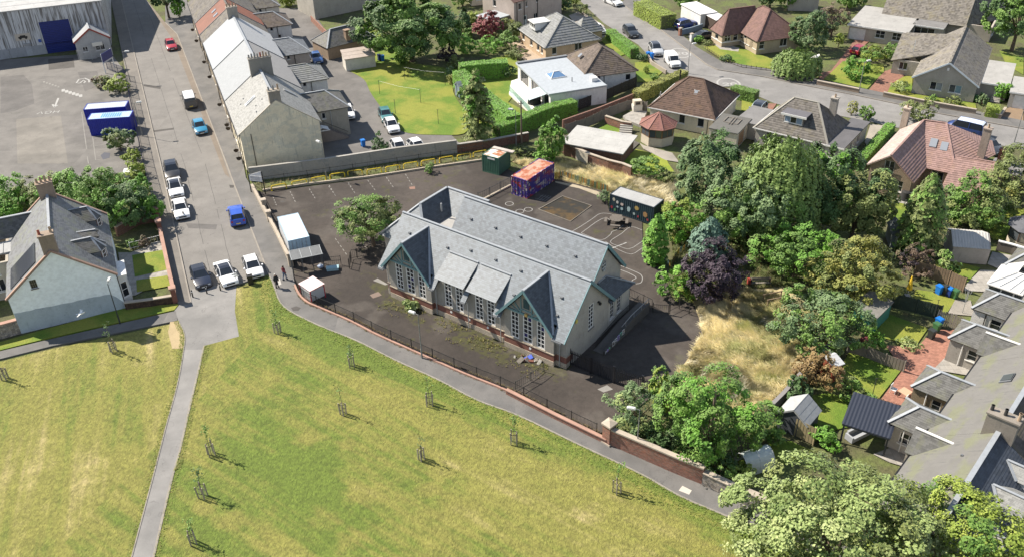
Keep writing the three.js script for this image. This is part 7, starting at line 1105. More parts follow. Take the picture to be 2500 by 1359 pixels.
{ const A=[-33.31,-105.23],B=[A[0]+2.0,A[1]+.55],g=thingAB('school_sign','white notice board with triangular top at the school gate corner','sign',A,B);for (const x of [0,2.0]) new MB().cbox(x,0,0,.1,3.2,.1).build('post',ironMat,g);new MB().box(.1,1.75,-.03,1.9,2.5,.03).build('board',white,g);const t=new THREE.Shape([[.1,2.56],[1.9,2.56],[1.9,3.25]].map(q=>new THREE.Vector2(...q))),tg=new THREE.ExtrudeGeometry(t,{ depth:.05,bevelEnabled:false });mesh('top_board',metricUV(tg),white,g);const ln=new MB();for (const y of [1.95,2.15,2.32]) ln.box(.3,y,.031,1.6,y+.05,.036);ln.build('lettering',leadDark,g).userData.kind='stuff';}
{ const A=[-24.06,-85.15],B=[-20.91,-86.29],g=thingAB('metal_shelter','rusted metal shelter frame with mesh roof in front of the white container','shelter',A,B),L=distOf(A,B),D=1.3;for (let k=0;k<=3;k++) for (const z of [0,-D]) new MB().cbox(k*L/3,0,z,.08,2.1,.08).build('post',mat([.07,.075,.08],.7),g);const f=new MB();for (let k=0;k<=3;k++) f.beam([k*L/3,2.12,.2],[k*L/3,2.3,-D-.2],.07,.07);f.beam([-.1,2.12,.2],[L+.1,2.12,.2],.06,.06).beam([-.1,2.3,-D-.2],[L+.1,2.3,-D-.2],.06,.06).build('roof_frame',galv,g);const p=new MB();for (let k=0;k<3;k++) p.quad([k*L/3+.05,2.13,.15],[(k+1)*L/3-.05,2.13,.15],[(k+1)*L/3-.05,2.3,-D-.15],[k*L/3+.05,2.3,-D-.15]);p.build('roof_panel',mat([.16,.17,.18],.5,{ map:STAIN }),g);const bars=new MB();for (let x=.15;x<L;x += .3) bars.beam([x,.1,-D],[x,1.2,-D],.02,.02);bars.beam([0,1.2,-D],[L,1.2,-D],.04,.04).build('rack_bar',ironMat,g).userData.kind='stuff';}
{ const A=[-22.51,-80.98],B=[-21.07,-79.45],g=thingAB('bin_shelter','small red framed shelter with pinkish white roof inside the railing','shelter',A,B),L=2.0,D=1.7,red=paint([.42,.02,.045],.5);for (const [x,z] of [[0,0],[L,0],[0,-D],[L,-D]]) new MB().cbox(x,0,z,.09,1.6,.09).build('post',red,g);const f=new MB();f.beam([0,1.6,0],[L,1.6,0],.09,.09).beam([0,1.7,-D],[L,1.7,-D],.09,.09).beam([0,1.6,0],[0,1.7,-D],.09,.09).beam([L,1.6,0],[L,1.7,-D],.09,.09).build('frame',red,g);new MB().quad([-.1,1.66,.1],[L+.1,1.66,.1],[L+.1,1.76,-D-.1],[-.1,1.76,-D-.1]).build('roof',paint([.62,.50,.50],.5),g);const pn=mat([.45,.46,.47],.3);new MB().box(.06,.3,-.01,L-.06,1.5,.01).build('side_panel',pn,g);new MB().box(L-.01,.3,-D+.06,L+.01,1.5,-.06).build('side_panel',pn,g);}
{ const p=[-19.94,-86.12],g=thing('skip_box','pale blue plastic box lying by the shelter frame','box',p[0],p[1],.15);new MB().box(-.65,.04,-.3,.65,.34,.3).box(-.7,.34,-.34,.7,.4,.34).build('box',paint([.30,.46,.52],.6),g);const q=[-21.36,-86.56],k=thing('rubbish_bag','white and blue rubbish bag under the shelter frame','rubbish bag',q[0],q[1]);const sg=new THREE.IcosahedronGeometry(.3,2);sg.scale(1.1,.75,.9);sg.translate(0,.24,0);const pp=sg.attributes.position;for (let i=0;i<pp.count;i++) { const f=1+.3*(hash(Math.floor(pp.getX(i)*40),Math.floor(pp.getY(i)*40),Math.floor(pp.getZ(i)*40))-.5);pp.setXYZ(i,pp.getX(i)*f,pp.getY(i)*f,pp.getZ(i)*f);} sg.computeVertexNormals();mesh('bag',metricUV(sg),paint([.40,.48,.62],.4),k);new MB().tube([0,.44,0],[.04,.6,0],.05,.09,7).build('neck',white,k);}
{ const p=[12.6,-94.82],g=thing('picnic_table','round dark picnic table with benches on the playground','picnic table',p[0],p[1],.2),wd=mat([.13,.115,.10],.8,{ map:GRAIN }),bk=mat([.02,.02,.02],.7);const disc=(r0,r1,y)=>{ const b=new MB();for (let k=0;k<8;k++) { const a=k/8*6.2832+.02,c=(k+1)/8*6.2832-.02;const P=(r,t,yy)=>[Math.cos(t)*r,yy,Math.sin(t)*r];b.quad(P(r0,a,y),P(r1,a,y),P(r1,c,y),P(r0,c,y)).quad(P(r1,a,y-.06),P(r1,c,y-.06),P(r1,c,y),P(r1,a,y)).quad(P(r0,a,y-.06),P(r0,c,y-.06),P(r1,c,y-.06),P(r1,a,y-.06));} return b;};disc(.02,.85,.76).build('table_top',wd,g);for (let k=0;k<4;k++) { const a=k/4*6.2832+.4,s=new MB(),r=1.25;s.cbox(0,.4,0,1.15,.07,.32);const o=s.build('bench',wd,g);o.position.set(Math.cos(a)*r,0,Math.sin(a)*r);o.rotation.y=-a+Math.PI/2;const l=new MB();l.beam([Math.cos(a)*.3,.7,Math.sin(a)*.3],[Math.cos(a)*1.0,.02,Math.sin(a)*1.0],.08,.08).beam([Math.cos(a)*.6,.38,Math.sin(a)*.6],[Math.cos(a)*1.35,.38,Math.sin(a)*1.35],.07,.07).build('leg',bk,g);} }
// play equipment in the long grass
for (const [a,b,l] of [[[25.97,-77.72],[27.93,-78.3],'far wooden balance rail in the golden grass'],[[26.17,-76.77],[28.17,-77.29],'near wooden balance rail in the golden grass']]) { const g=thingAB('balance_rail',l,'play rail',a,b),L=distOf(a,b);for (const x of [0,L]) new MB().cbox(x,0,0,.1,.95,.1).build('post',timber,g);new MB().beam([-.1,.95,0],[L+.1,.95,0],.1,.1).build('rail',timber,g);}
{ const a=[25.32,-80.57],b=[27.5,-80.59],g=thingAB('bench','weathered bench with red end in the shade behind the purple tree','bench',a,b),L=distOf(a,b);new MB().box(0,.4,-.45,L,.46,0).build('seat',timberGrey,g);new MB().box(0,.55,-.5,L,.9,-.45).build('backrest',timberGrey,g);new MB().box(-.3,0,-.5,-.05,.9,0).build('end_panel',paint([.30,.04,.03],.7),g);for (const x of [.1,L-.1]) new MB().box(x-.05,0,-.45,x+.05,.9,-.05).build('leg',timberDark,g);}
{ const A=[23.43,-93.23],B=[25.45,-92.7],g=thingAB('timber_frame','open timber pergola frame among the yard trees','pergola',A,B),L=distOf(A,B);for (const [x,z] of [[0,0],[L,0],[0,-2.2],[L,-2.2]]) new MB().cbox(x,0,z,.12,2.4,.12).build('post',timberGrey,g);for (let k=0;k<4;k++) new MB().beam([-.3,2.45,-k*.73],[L+.3,2.45,-k*.73],.07,.12).build('beam',timberGrey,g);}
// rubbish heap by the school wall
{ const p=[1.3,-69.11],g=thing('rubble_heap','small heap of rubble and blue plastic below the school gable windows','debris',p[0],p[1]),R=rng(91);for (let k=0;k<16;k++) { const s=.12+R()*.25,o=new MB().box(-s,-s*.4,-s*.6,s,s*.4,s*.6).build('fragment',[footStone,redStone,timberGrey,concrete][k % 4],g);const a=R()*6.28,r=R()*1.3;o.position.set(Math.cos(a)*r*1.2,.03+s*.35,Math.sin(a)*r*.7);o.rotation.set(R()*.6,R()*3,R()*.6);} const q=new MB().box(-.4,0,-.25,.4,.05,.25).build('blue_sheet',paint([.03,.08,.45],.5),g);q.position.set(.1,.25,0);q.rotation.set(.2,.4,.15);}

// ================================================================ GARDEN THINGS
function wheelie(label,p,yaw,body,lid,group) { const g=thing('wheelie_bin',label,'bin',p[0],p[1],yaw,group);const b=new MB(),v=(s,y)=>[[-.26*s,y,-.30*s],[.26*s,y,-.30*s],[.26*s,y,.30*s],[-.26*s,y,.30*s]],A=v(.85,.06),B=v(1.05,.95);for (let i=0;i<4;i++) b.quad(A[i],A[(i+1) % 4],B[(i+1) % 4],B[i]);b.poly(A);b.build('body',body,g);new MB().box(-.3,.95,-.36,.3,1.02,.36).box(-.26,1.02,-.3,.26,1.06,.3).build('lid',lid,g);new MB().tube([-.28,.1,-.3],[.28,.1,-.3],.1,.1,10).build('wheel',tyre,g);new MB().box(-.25,.9,-.42,.25,.95,-.36).build('handle',body,g);}
const binBlue=paint([.01,.16,.55],.5),binGreen=paint([.045,.13,.05],.5),binDark=paint([.03,.035,.035],.5),binNavy=paint([.01,.035,.20],.5);
[[[44.44,-78.44],binBlue,binBlue,'bright blue bin, left of the row by the board fence'],[[45.01,-78.31],binDark,binDark,'dark bin between the two blue bins'],[[45.3,-77.96],binNavy,binBlue,'deep blue bin beside the green one'],[[45.72,-77.6],binGreen,binGreen,'green bin at the end of the row by the board fence'],[[42.12,-72.74],binBlue,binBlue,'blue lidded bin at the grey paling fence'],[[41.55,-71.93],binGreen,binGreen,'green bin in front of the blue lidded one'],[[40.64,-70.88],binDark,binDark,'black bin nearest the red patio'],[[-21.42,-153.35],binBlue,binBlue,'blue bin beside the whitewashed store'],[[-21.98,-153.69],binNavy,binNavy,'navy bin in the shade beside the whitewashed store'],[[24.28,-151.48],binBlue,binBlue,'blue bin on the pavement behind the front wall'],[[24.78,-150.96],binBlue,binBlue,'second blue bin behind the front wall beside the silver estate'],[[3.06,-161.59],binBlue,binBlue,'blue bin at the corner of the tan bungalow'],[[70.44,-128.81],binGreen,binGreen,'green bin beside the wide grey gable'],[[-20.49,-118.47],binBlue,binBlue,'blue bin at the foot of the outside stair']].forEach(([p,b,l,t])=>wheelie(t,p,.5,b,l,'wheelie bins'));
function shed(name,label,A,B,D,h,r,wm,rm,{ axis='x',doorM,group,open }={}) { const g=thingAB(name,label,'shed',A,B,group),L=distOf(A,B);walls(g,0,L,-D,0,h,wm,{ t:.08,gable:axis==='x'?{ left:[r-h],right:[r-h] } :{ front:[r-h],back:[r-h] },front:doorM?[[L*.3,.05,Math.min(.9,L*.4),1.8,{ door:doorM }]] :[] });gableRoof(g,0,L,-D,0,h,r,axis,rm,{ o:.15,e:.1,course:.6,lift:.01,cap:null });return g;}
shed('garden_shed','blue grey shed at the edge of the drying green',[-8.18,-136.74],[-7.47,-135.45],2.4,1.9,2.5,paint([.20,.26,.33],.8),mat([.20,.23,.26],.7),{ axis:'z',doorM:paint([.24,.30,.38]) });
shed('summerhouse','grey roofed summerhouse by the lattice fence',[22.48,-58.89],[24.43,-57.17],2.5,1.75,2.75,mat([.06,.07,.085],.8,{ map:GRAIN }),mat([.33,.345,.355],.8,{ map:GRAIN }),{ axis:'z' });
shed('garden_shed','open green shed half hidden behind the tall conifer',[42.76,-87.75],[44.05,-87.56],2.6,1.9,2.6,mat([.16,.19,.19],.8,{ map:GRAIN }),mat([.14,.165,.17],.8,{ map:STAIN }),{ axis:'z',doorM:white });
shed('garden_shed','rust red shed behind the orange bush',[28.94,-64.55],[29.91,-64.99],2.2,2.0,2.3,mat([.24,.06,.03],.85,{ map:GRAIN }),mat([.42,.44,.46],.8),{});
{ const A=[35.22,-71.79],B=[37.81,-74.48],g=thingAB('green_shed','teal green shed with flat felt roof beneath the tree','shed',A,B),L=distOf(A,B);walls(g,0,L,-2.2,0,1.95,paint([.05,.22,.17],.8),{ t:.1 });roof(g,[[[-.1,1.95,.15],[L+.1,1.95,.15],[L+.1,2.3,-2.4],[-.1,2.3,-2.4]]],mat([.22,.215,.20],.95,{ map:STAIN }),{ course:1,lift:.01 });}
{ const A=[48.16,-84.54],B=[51.85,-83.75],g=thingAB('garage','rough cast garage with white corrugated roof','garage',A,B),L=distOf(A,B),D=3.6;walls(g,0,L,-D,0,2.1,harl([.36,.34,.335]),{ gable:{ right:[.8],left:[.8] } });const b=new MB();for (let k=0;k<Math.round(L/.15);k++) { const x0=-.15+k*.15,y=(k % 2)*.04;for (const s of [1,-1]) b.quad([x0,2.05+y,s>0?.25 :-D-.25],[x0+.15,2.05+.04-y,s>0?.25 :-D-.25],[x0+.15,2.95+.04-y,-D/2],[x0,2.95+y,-D/2]);} b.build('corrugated_roof',mat([.48,.475,.46],.8,{ map:STAIN }),g);}
{ const A=[27.42,-56.86],B=[30.43,-55.07],g=thingAB('pergola','dark pergola with ribbed charcoal roof over garden furniture','pergola',A,B),L=distOf(A,B),D=3.4,cm=mat([.022,.027,.042],.45);for (const [x,z] of [[0,0],[L,0],[0,-D],[L,-D]]) new MB().cbox(x,0,z,.14,2.2,.14).build('post',cm,g);const b=new MB();for (let k=0;k<26;k++) { const x0=-.2+k*(L+.4)/26,x1=x0+(L+.4)/26,y=(k % 2)*.035;b.quad([x0,2.25+y,.3],[x1,2.285-y,.3],[x1,2.75-y,-D-.3],[x0,2.715+y,-D-.3]);} b.build('roof_sheet',cm,g);const f=new MB();f.beam([-.15,2.16,.28],[L+.15,2.16,.28],.1,.16).beam([-.15,2.62,-D-.25],[L+.15,2.62,-D-.25],.1,.16).build('beam',cm,g);
  const s=thing('garden_sofa','grey garden sofa and table under the pergola','sofa',A[0]+1.6,A[1]-.6,.5);new MB().box(-.9,.0,-.4,.9,.4,.4).build('seat',mat([.30,.32,.35],.9),s);new MB().box(-.9,.4,-.4,.9,.8,-.2).build('backrest',mat([.30,.32,.35],.9),s);new MB().box(-1.05,0,-.4,-.9,.6,.4).box(.9,0,-.4,1.05,.6,.4).build('armrest',mat([.3,.32,.35],.9),s);}
{ const C=[56.66,-86.94],g=thing('summerhouse','octagonal summerhouse with dark felt roof at the right edge','summerhouse',C[0]+1.6,C[1]-1.2,.2),n=8,r=2.1,P=k=>[Math.cos((k+.5)/n*6.2832)*r,Math.sin((k+.5)/n*6.2832)*r],ro=[],cw2=paint([.52,.46,.36],.8);for (let k=0;k<n;k++) { const a=P(k),c=P(k+1),e=1.15;ro.push([[c[0]*e,2.2,c[1]*e],[a[0]*e,2.2,a[1]*e],[0,3.1,0]]);new MB().quad([a[0],0,a[1]],[c[0],0,c[1]],[c[0],.8,c[1]],[a[0],.8,a[1]]).build('panel',cw2,g);win(g,0,0,distOf(a,c),1.4,new THREE.Matrix4().makeRotationY(yawOf(c,a)).setPosition(c[0],.8,c[1]),{ cols:1,fm:timberDark,set:0,edge:.09,sill:false,gm:k % 2?glassGrey :mat([.35,.31,.24],.5) });} roof(g,ro,mat([.10,.105,.12],.8,{ map:GRAIN }),{ course:.5,lift:.01,thick:.08 });}
{ const p=[19.53,-54.39],g=thing('plastic_greenhouse','small barrel roofed white plastic greenhouse in the shade','greenhouse',p[0],p[1],.35);const b=new MB(),n=10,L=2.6,r=.95;for (let k=0;k<n;k++) { const a=k/n*Math.PI,c=(k+1)/n*Math.PI,v=(t,x)=>[x,Math.sin(t)*1.3+.3,Math.cos(t)*r];b.quad(v(a,-L/2),v(c,-L/2),v(c,L/2),v(a,L/2));} b.build('cover',mat([.52,.58,.57],.5,{ map:GRAIN }),g);const f=new MB();for (let q=-1;q<=1;q++) for (let k=0;k<n;k++) { const a=k/n*Math.PI,c=(k+1)/n*Math.PI;f.tube([q*L/2,Math.sin(a)*1.32+.3,Math.cos(a)*r*1.01],[q*L/2,Math.sin(c)*1.32+.3,Math.cos(c)*r*1.01],.03,.03,5);} f.build('hoop_frame',white,g);new MB().box(-L/2,0,-r,L/2,.3,-r+.03).box(-L/2,0,r-.03,L/2,.3,r).build('side_panel',mat([.45,.52,.50],.6),g);}
{ const p=[41.16,-78.26],g=thing('closed_parasol','closed yellow parasol on a stand in the small garden','parasol',p[0],p[1]);new MB().tube([0,0,0],[0,2.5,0],.03).build('pole',white,g);const b=new MB();for (let k=0;k<10;k++) { const a=k/10*6.2832,c=(k+1)/10*6.2832,v=(t,r,y)=>[Math.cos(t)*r,y,Math.sin(t)*r];b.quad(v(a,k % 2?.34 :.26,.8),v(c,k % 2?.26 :.34,.8),v(c,.05,2.5),v(a,.05,2.5));} b.build('canopy',mat([.68,.45,.03],.9),g);new MB().cbox(0,0,0,.5,.08,.5).build('base',concrete,g);}
{ const a=[33.91,-63.19],spots=[[.2,.2,'white garden chair at the far side of the patio','garden_chair'],[.9,1.9,'grey garden chair near the brown wing','garden_chair']];for (const [dx,dz,l,n] of spots) { const g=thing(n,l,'chair',a[0]+dx,a[1]+dz,.8);new MB().cbox(0,.42,0,.5,.05,.5).build('seat',white,g);new MB().box(-.25,.47,-.27,.25,.95,-.22).build('backrest',white,g);for (const x of [-.22,.22]) for (const z of [-.22,.22]) new MB().cbox(x,0,z,.04,.42,.04).build('leg',white,g);} const t=thing('patio_table','small tan table between the patio chairs','table',a[0]+.9,a[1]+.9,.6);new MB().cbox(0,.7,0,.9,.05,.9).build('table_top',mat([.45,.30,.2],.7),t);for (const x of [-.38,.38]) for (const z of [-.38,.38]) new MB().cbox(x,0,z,.05,.7,.05).build('leg',timber,t);}
// clothes poles and lines
[[[-16.77,-143.87],'first clothes pole, nearest the big sycamore'],[[-20.25,-137.96],'clothes pole at the tarmac edge of the drying green'],[[-13.46,-133.88],'clothes pole in the middle of the drying green'],[[-17.01,-129.85],'clothes pole behind the white hatchback'],[[-10.28,-125.6],'clothes pole at the lower edge of the drying green'],[[-10,-140.99],'clothes pole by the blue grey shed'],[[31.97,-62.35],'white clothes pole on the long lawn'],[[42.27,-74.14],'clothes pole beside the wheelie bins']].forEach(([p,l])=>{ const g=thing('clothes_pole',l,'clothes pole',p[0],p[1],0,'clothes poles');new MB().tube([0,0,0],[0,2.3,0],.035,.03,7).build('pole',poleDark,g);new MB().beam([-.14,2.25,0],[.14,2.25,0],.03,.03).build('hook',poleDark,g);});
{ const pr=[[[-16.77,-143.87],[-10,-140.99],'clothes line across the top of the drying green'],[[-20.25,-137.96],[-13.46,-133.88],'clothes line across the middle of the drying green']];for (const [a,b,l] of pr) { const g=thing('clothes_line',l,'clothes line',a[0],a[1]);const m=[(b[0]-a[0])/2,(b[1]-a[1])/2];new MB().tube([0,2.2,0],[m[0],2.02,m[1]],.012,.012,4).tube([m[0],2.02,m[1]],[b[0]-a[0],2.2,b[1]-a[1]],.012,.012,4).build('cord',white,g);} }
{ const p=[45.45,-74.92],g=thing('rotary_dryer','folded rotary dryer on a pole by the pale slabs','rotary dryer',p[0],p[1]);new MB().tube([0,0,0],[0,2.6,0],.03).build('pole',steel,g);const b=new MB();for (let k=0;k<4;k++) { const a=k*1.5708+.3;b.tube([0,1.4,0],[Math.cos(a)*.35,2.9,Math.sin(a)*.35],.02,.02,5);} b.build('arm',galv,g);}
// garage roof sheets beside the meadow
{ const A=[8.45,-115.56],B=[13.91,-112],g=thingAB('flat_garage','low garage with pale sheet roof behind the meadow wall','garage',[7.52,-113.88],[12.55,-111.34]);walls(g,0,8.2,-5,0,1.9,brickDull,{});roof(g,[[[-.3,1.95,.3],[8.6,1.95,.3],[8.6,2.25,-5.4],[-.3,2.25,-5.4]]],mat([.42,.425,.42],.8,{ map:STAIN }),{ course:1.8,lift:.01 });}
{ const A=[16.66,-120.08],g=thing('garden_steps','stone steps between brick piers up to the patio','steps',A[0],A[1],-.2);for (let k=0;k<5;k++) new MB().box(-.9,0,-k*.38-.4,.9,.16+k*.16,-k*.38).build('step',concrete,g);}
{ const A=[19.33,-128.2],g=thing('pizza_oven','pale garden oven on the slabbed patio','oven',A[0],A[1],.2,undefined,.35);new MB().box(-.7,0,-.5,.7,.9,.5).build('base',offWhite,g);new MB().box(-.6,.9,-.45,.6,1.6,.45).build('hood',mat([.5,.45,.36],.9),g);new MB().box(-.35,1.0,.45,.35,1.4,.47).build('mouth',black,g);}
{ const A=[4.1,-132],g=thing('hot_tub','covered black garden set on the white terrace','garden furniture',A[0],A[1],.3,undefined,.3);const cg=new THREE.CylinderGeometry(1.0,1.05,.8,18,3);cg.translate(0,.4,0);mesh('cover',metricUV(cg),mat([.02,.02,.022],.8,{ map:GRAIN }),g);new MB().tube([0,.8,0],[0,.86,0],1.04,.9,18).build('lid',mat([.025,.025,.027],.7),g);}
{ const p=[48.64,-98.92],g=thing('covered_barbecue','black covered barbecue by the brown house','barbecue',p[0],p[1],.4);const cg=new THREE.CylinderGeometry(.55,.75,1.1,12,3);cg.translate(0,.55,0);mesh('cover',metricUV(cg),mat([.02,.02,.021],.8),g);new MB().tube([0,1.1,0],[0,1.2,0],.55,.3,12).build('top',mat([.02,.02,.021],.8),g);}
// hanging baskets on brackets along the street front of the terrace
{ const A=[-35.19,-111.22],B=[-25.38,-115.05],y0=yawOf(A,B),c=Math.cos(y0),s=Math.sin(y0);[.1,-2.6,-10.6,-12,-20.3,-33,-40.6,-52.6,-59.4].forEach((z,i)=>{ const x=-.75,g=thing('hanging_basket',`${ord[i]} hanging basket from the cream gable along the terrace front`,'hanging basket',A[0]+x*c+z*s,A[1]-x*s+z*c,y0,'hanging baskets of the terrace',2.3);const bg=new THREE.SphereGeometry(.34,12,6,0,6.2832,1.5708,1.5708);mesh('bowl',metricUV(bg),mat([.06,.045,.035],.9),g);const R=rng(800+i),b=new MB();for (let k=0;k<26;k++) { const a=R()*6.28,r=R()*.36;b.tri([Math.cos(a)*r,0,Math.sin(a)*r],[Math.cos(a)*r+.12,.1+.12*R(),Math.sin(a)*r],[Math.cos(a+.4)*r,.12,Math.sin(a+.4)*r+.1]);} b.build('planting',mat([.085,.07,.05],.95),g).userData.kind='stuff';new MB().beam([0,.75,0],[.72,.75,0],.03,.03).tube([0,.75,0],[0,0,0],.012,.012,4).build('bracket',ironMat,g);});}

// ================================================================ PEOPLE
function person(label, p, yaw, col, pose) {
  const N = 60, mc = new MarchingCubes(N, new THREE.MeshStandardMaterial(), false, false, 60000), Hh = .98, J = pose;   // the cube spans +-Hh metres round the hips
  const bones=[['torso',[0,1.08,0],[0,1.42,0],.125,.15],['hips',[0,.9,0],[0,1.1,0],.13,.12],['neck',[0,1.42,0],[0,1.56,.01],.06,.055],['head',[0,1.6,.01],[0,1.68,.015],.085,.1]];
  for (const s of [-1,1]) { const k=s<0?'l' :'r',L=J[k+'leg'],A=J[k+'arm'];bones.push(['leg',[s*.09,.92,0],L[0],.085,.06],['leg',L[0],L[1],.06,.045],['shoe',L[1],[L[1][0],.04,L[1][2]+.17],.05,.045],['arm',[s*.18,1.4,0],A[0],.062,.05],['arm',A[0],A[1],.048,.036],['hand',A[1],A[2],.036,.03]);}
  const D=(q,b)=>{ const [,a,c,r0,r1]=b,ab=[c[0]-a[0],c[1]-a[1],c[2]-a[2]],l=ab[0] ** 2+ab[1] ** 2+ab[2] ** 2,t=cl(((q[0]-a[0])*ab[0]+(q[1]-a[1])*ab[1]+(q[2]-a[2])*ab[2])/l);const flat=b[0]==='torso'||b[0]==='hips'?[.78,1,1.25] :[1,1,1];return Math.hypot((q[0]-a[0]-ab[0]*t)*flat[0],q[1]-a[1]-ab[1]*t,(q[2]-a[2]-ab[2]*t)*flat[2])-mix(r0,r1,t);};
  for (let z=0;z<N;z++) for (let y=0;y<N;y++) for (let x=0;x<N;x++) { const q=[(x/N*2-1)*Hh,(y/N*2-1)*Hh+.9,(z/N*2-1)*Hh];let f=0;for (const b of bones) f += Math.exp(-28*D(q,b));mc.field[z*N*N+y*N+x]=Math.log(f+1e-30)/28;}
  mc.isolation=0;mc.update();const n=mc.count,pos=new Float32Array(n*3),nor=new Float32Array(n*3),cc=new Float32Array(n*3);
  for (let i=0;i<n;i++) { const q=[mc.positionArray[i*3]*Hh,mc.positionArray[i*3+1]*Hh+.9,mc.positionArray[i*3+2]*Hh];pos.set(q,i*3);nor.set([mc.normalArray[i*3],mc.normalArray[i*3+1],mc.normalArray[i*3+2]],i*3);let bd=9,w='torso';for (const b of bones) { const d=D(q,b);if (d<bd) { bd=d;w=b[0];} } const c=w==='head'||w==='neck'||w==='hand'?col.skin :w==='shoe'?col.shoe :w==='leg'||(w==='hips'&&q[1]<1.0)?col.leg :col.top;cc.set(c,i*3);}
  const g=new THREE.BufferGeometry();g.setAttribute('position',new THREE.BufferAttribute(pos,3));g.setAttribute('normal',new THREE.BufferAttribute(nor,3));g.setAttribute('color',new THREE.BufferAttribute(cc,3));g.setAttribute('uv',new THREE.BufferAttribute(new Float32Array(n*2),2));
  const ex=new MB();ex.tube([0,1.655,.1],[0,1.635,.135],.012,.018,6,col.skin);for (const s of [-1,1]) { ex.tube([s*.098,1.64,0],[s*.108,1.66,-.01],.02,.025,6,col.skin);ex.cbox(s*.035,1.665,.098,.022,.012,.012,[.05,.04,.03]);const k=s<0?'l' :'r',h=J[k+'arm'][2],w=J[k+'arm'][1],d=[h[0]-w[0],h[1]-w[1],h[2]-w[2]],ln=Math.hypot(...d);for (let f=0;f<4;f++) { const o=(f-1.5)*.02,len=[.07,.085,.08,.06][f];ex.tube([h[0]+o*.3,h[1],h[2]+o],[h[0]+o*.3+d[0]/ln*len,h[1]+d[1]/ln*len,h[2]+o+d[2]/ln*len+.012],.0095,.008,5,col.skin);} ex.tube([h[0],h[1]+.03,h[2]+.03],[h[0]+d[0]/ln*.05,h[1]+d[1]/ln*.04,h[2]+.06],.011,.009,5,col.skin);} ex.cbox(0,1.6,.1,.045,.008,.01,[.25,.08,.07]);
  const eg=ex.geo();const all=mergeGeometries([g,eg]);const t=thing('person',label,'person',p[0],p[1],yaw,undefined,.1);
  mesh('body',all,mat([1,1,1],.85,{ vertexColors:true }),t);
  const hr=new THREE.SphereGeometry(.118,16,10,0,6.2832,0,1.75);hr.scale(.92,1,1.02);hr.rotateX(-.25);hr.translate(0,1.672,.0);mesh('hair',metricUV(hr),mat(col.hair,.9),t);
  return t;
}
person('person in dark jacket with grey hair standing on the pavement',[-25.42,-82.67],.9,{ skin:[.42,.27,.2],top:[.018,.02,.022],leg:[.015,.016,.02],shoe:[.012,.012,.012],hair:[.42,.40,.37] },{ lleg:[[-.1,.5,.03],[-.11,.09,-.02]],rleg:[[.1,.5,.06],[.11,.09,.08]],larm:[[-.26,1.14,-.02],[-.25,.92,.1],[-.23,.86,.14]],rarm:[[.26,1.14,-.02],[.24,.92,.12],[.22,.86,.16]] });
person('person in maroon top and blue jeans walking by the school gate',[-24.88,-84.22],2.6,{ skin:[.42,.27,.2],top:[.14,.02,.03],leg:[.06,.10,.17],shoe:[.05,.045,.045],hair:[.03,.02,.015] },{ lleg:[[-.1,.5,.14],[-.1,.1,.1]],rleg:[[.1,.5,-.02],[.1,.1,-.22]],larm:[[-.27,1.15,-.08],[-.25,.95,.02],[-.24,.88,.06]],rarm:[[.27,1.15,.06],[.25,.98,.2],[.24,.94,.27]] });
// gulls
function gull(label,x,y,z,yaw,roll,span) { const g=thing('gull',label,'gull',x,z,yaw,undefined,y);g.rotation.z=roll;const bd=new THREE.SphereGeometry(.13,12,8);bd.scale(2.1,.85,.85);const b=new MB();b.add(bd);const hd=new THREE.SphereGeometry(.085,10,8);hd.translate(.3,.05,0);b.add(hd);b.poly([[-.25,.0,.05],[-.25,0,-.05],[-.5,.01,-.1],[-.5,.01,.1]]);for (const s of [-1,1]) { const W=[[.12,.05,0],[.2,.2,.32],[.05,.16,.62],[-.22,.1,1]],V=[[-.16,.04,0],[-.06,.19,.34],[-.12,.15,.62],[-.26,.1,1]];for (let i=0;i<3;i++) { const a=k=>[k[0],k[1],k[2]*s*span/2];b.quad(a(W[i]),a(W[i+1]),a(V[i+1]),a(V[i]));} } b.build('body',mat([.78,.78,.76],.8),g);new MB().tube([.37,.05,0],[.45,.03,0],.02,.008,6).build('beak',mat([.6,.4,.05],.5),g);}
{ const p=[-43.1,-76.02];gull('white gull gliding past the pale gable',p[0],2.6,p[1]+.9,.2,.1,1.4);const q=[33.39,-94.8];gull('white gull flying over the weeping tree',q[0],20,q[1],-.9,.5,1.7);}

// ================================================================ TREES, SHRUBS, HEDGES
const leafMat=new THREE.MeshPhysicalMaterial({ vertexColors:true,roughness:.72,side:THREE.DoubleSide,transmission:.22,thickness:0 });
const bark=mat([.13,.10,.075],.95,{ map:STAIN }),barkPale=mat([.24,.21,.17],.95,{ map:STAIN });
const PAL = {
  green:[[.07,.15,.02],[.125,.24,.034],[.19,.33,.055]],dark:[[.034,.082,.02],[.062,.135,.032],[.105,.20,.046]],grey:[[.07,.13,.045],[.125,.205,.075],[.20,.285,.12]],
  pale:[[.13,.20,.045],[.27,.35,.11],[.45,.49,.22]],lime:[[.15,.22,.02],[.235,.315,.036],[.33,.40,.065]],gold:[[.15,.18,.025],[.24,.26,.05],[.34,.32,.08]],
  rust:[[.17,.105,.035],[.27,.18,.065],[.26,.215,.075]],purple:[[.018,.010,.022],[.034,.019,.036],[.065,.04,.065]],red:[[.154,.025,.031],[.238,.049,.056],[.294,.098,.084]],brown:[[.098,.063,.042],[.154,.105,.07],[.14,.14,.056]],
  blue:[[.07,.14,.091],[.119,.217,.154],[.182,.294,.224]],olive:[[.09,.13,.028],[.155,.20,.05],[.235,.275,.08]],bright:[[.084,.21,.017],[.133,.308,.025],[.182,.378,.042]],willow:[[.095,.17,.03],[.15,.235,.05],[.215,.31,.08]] };
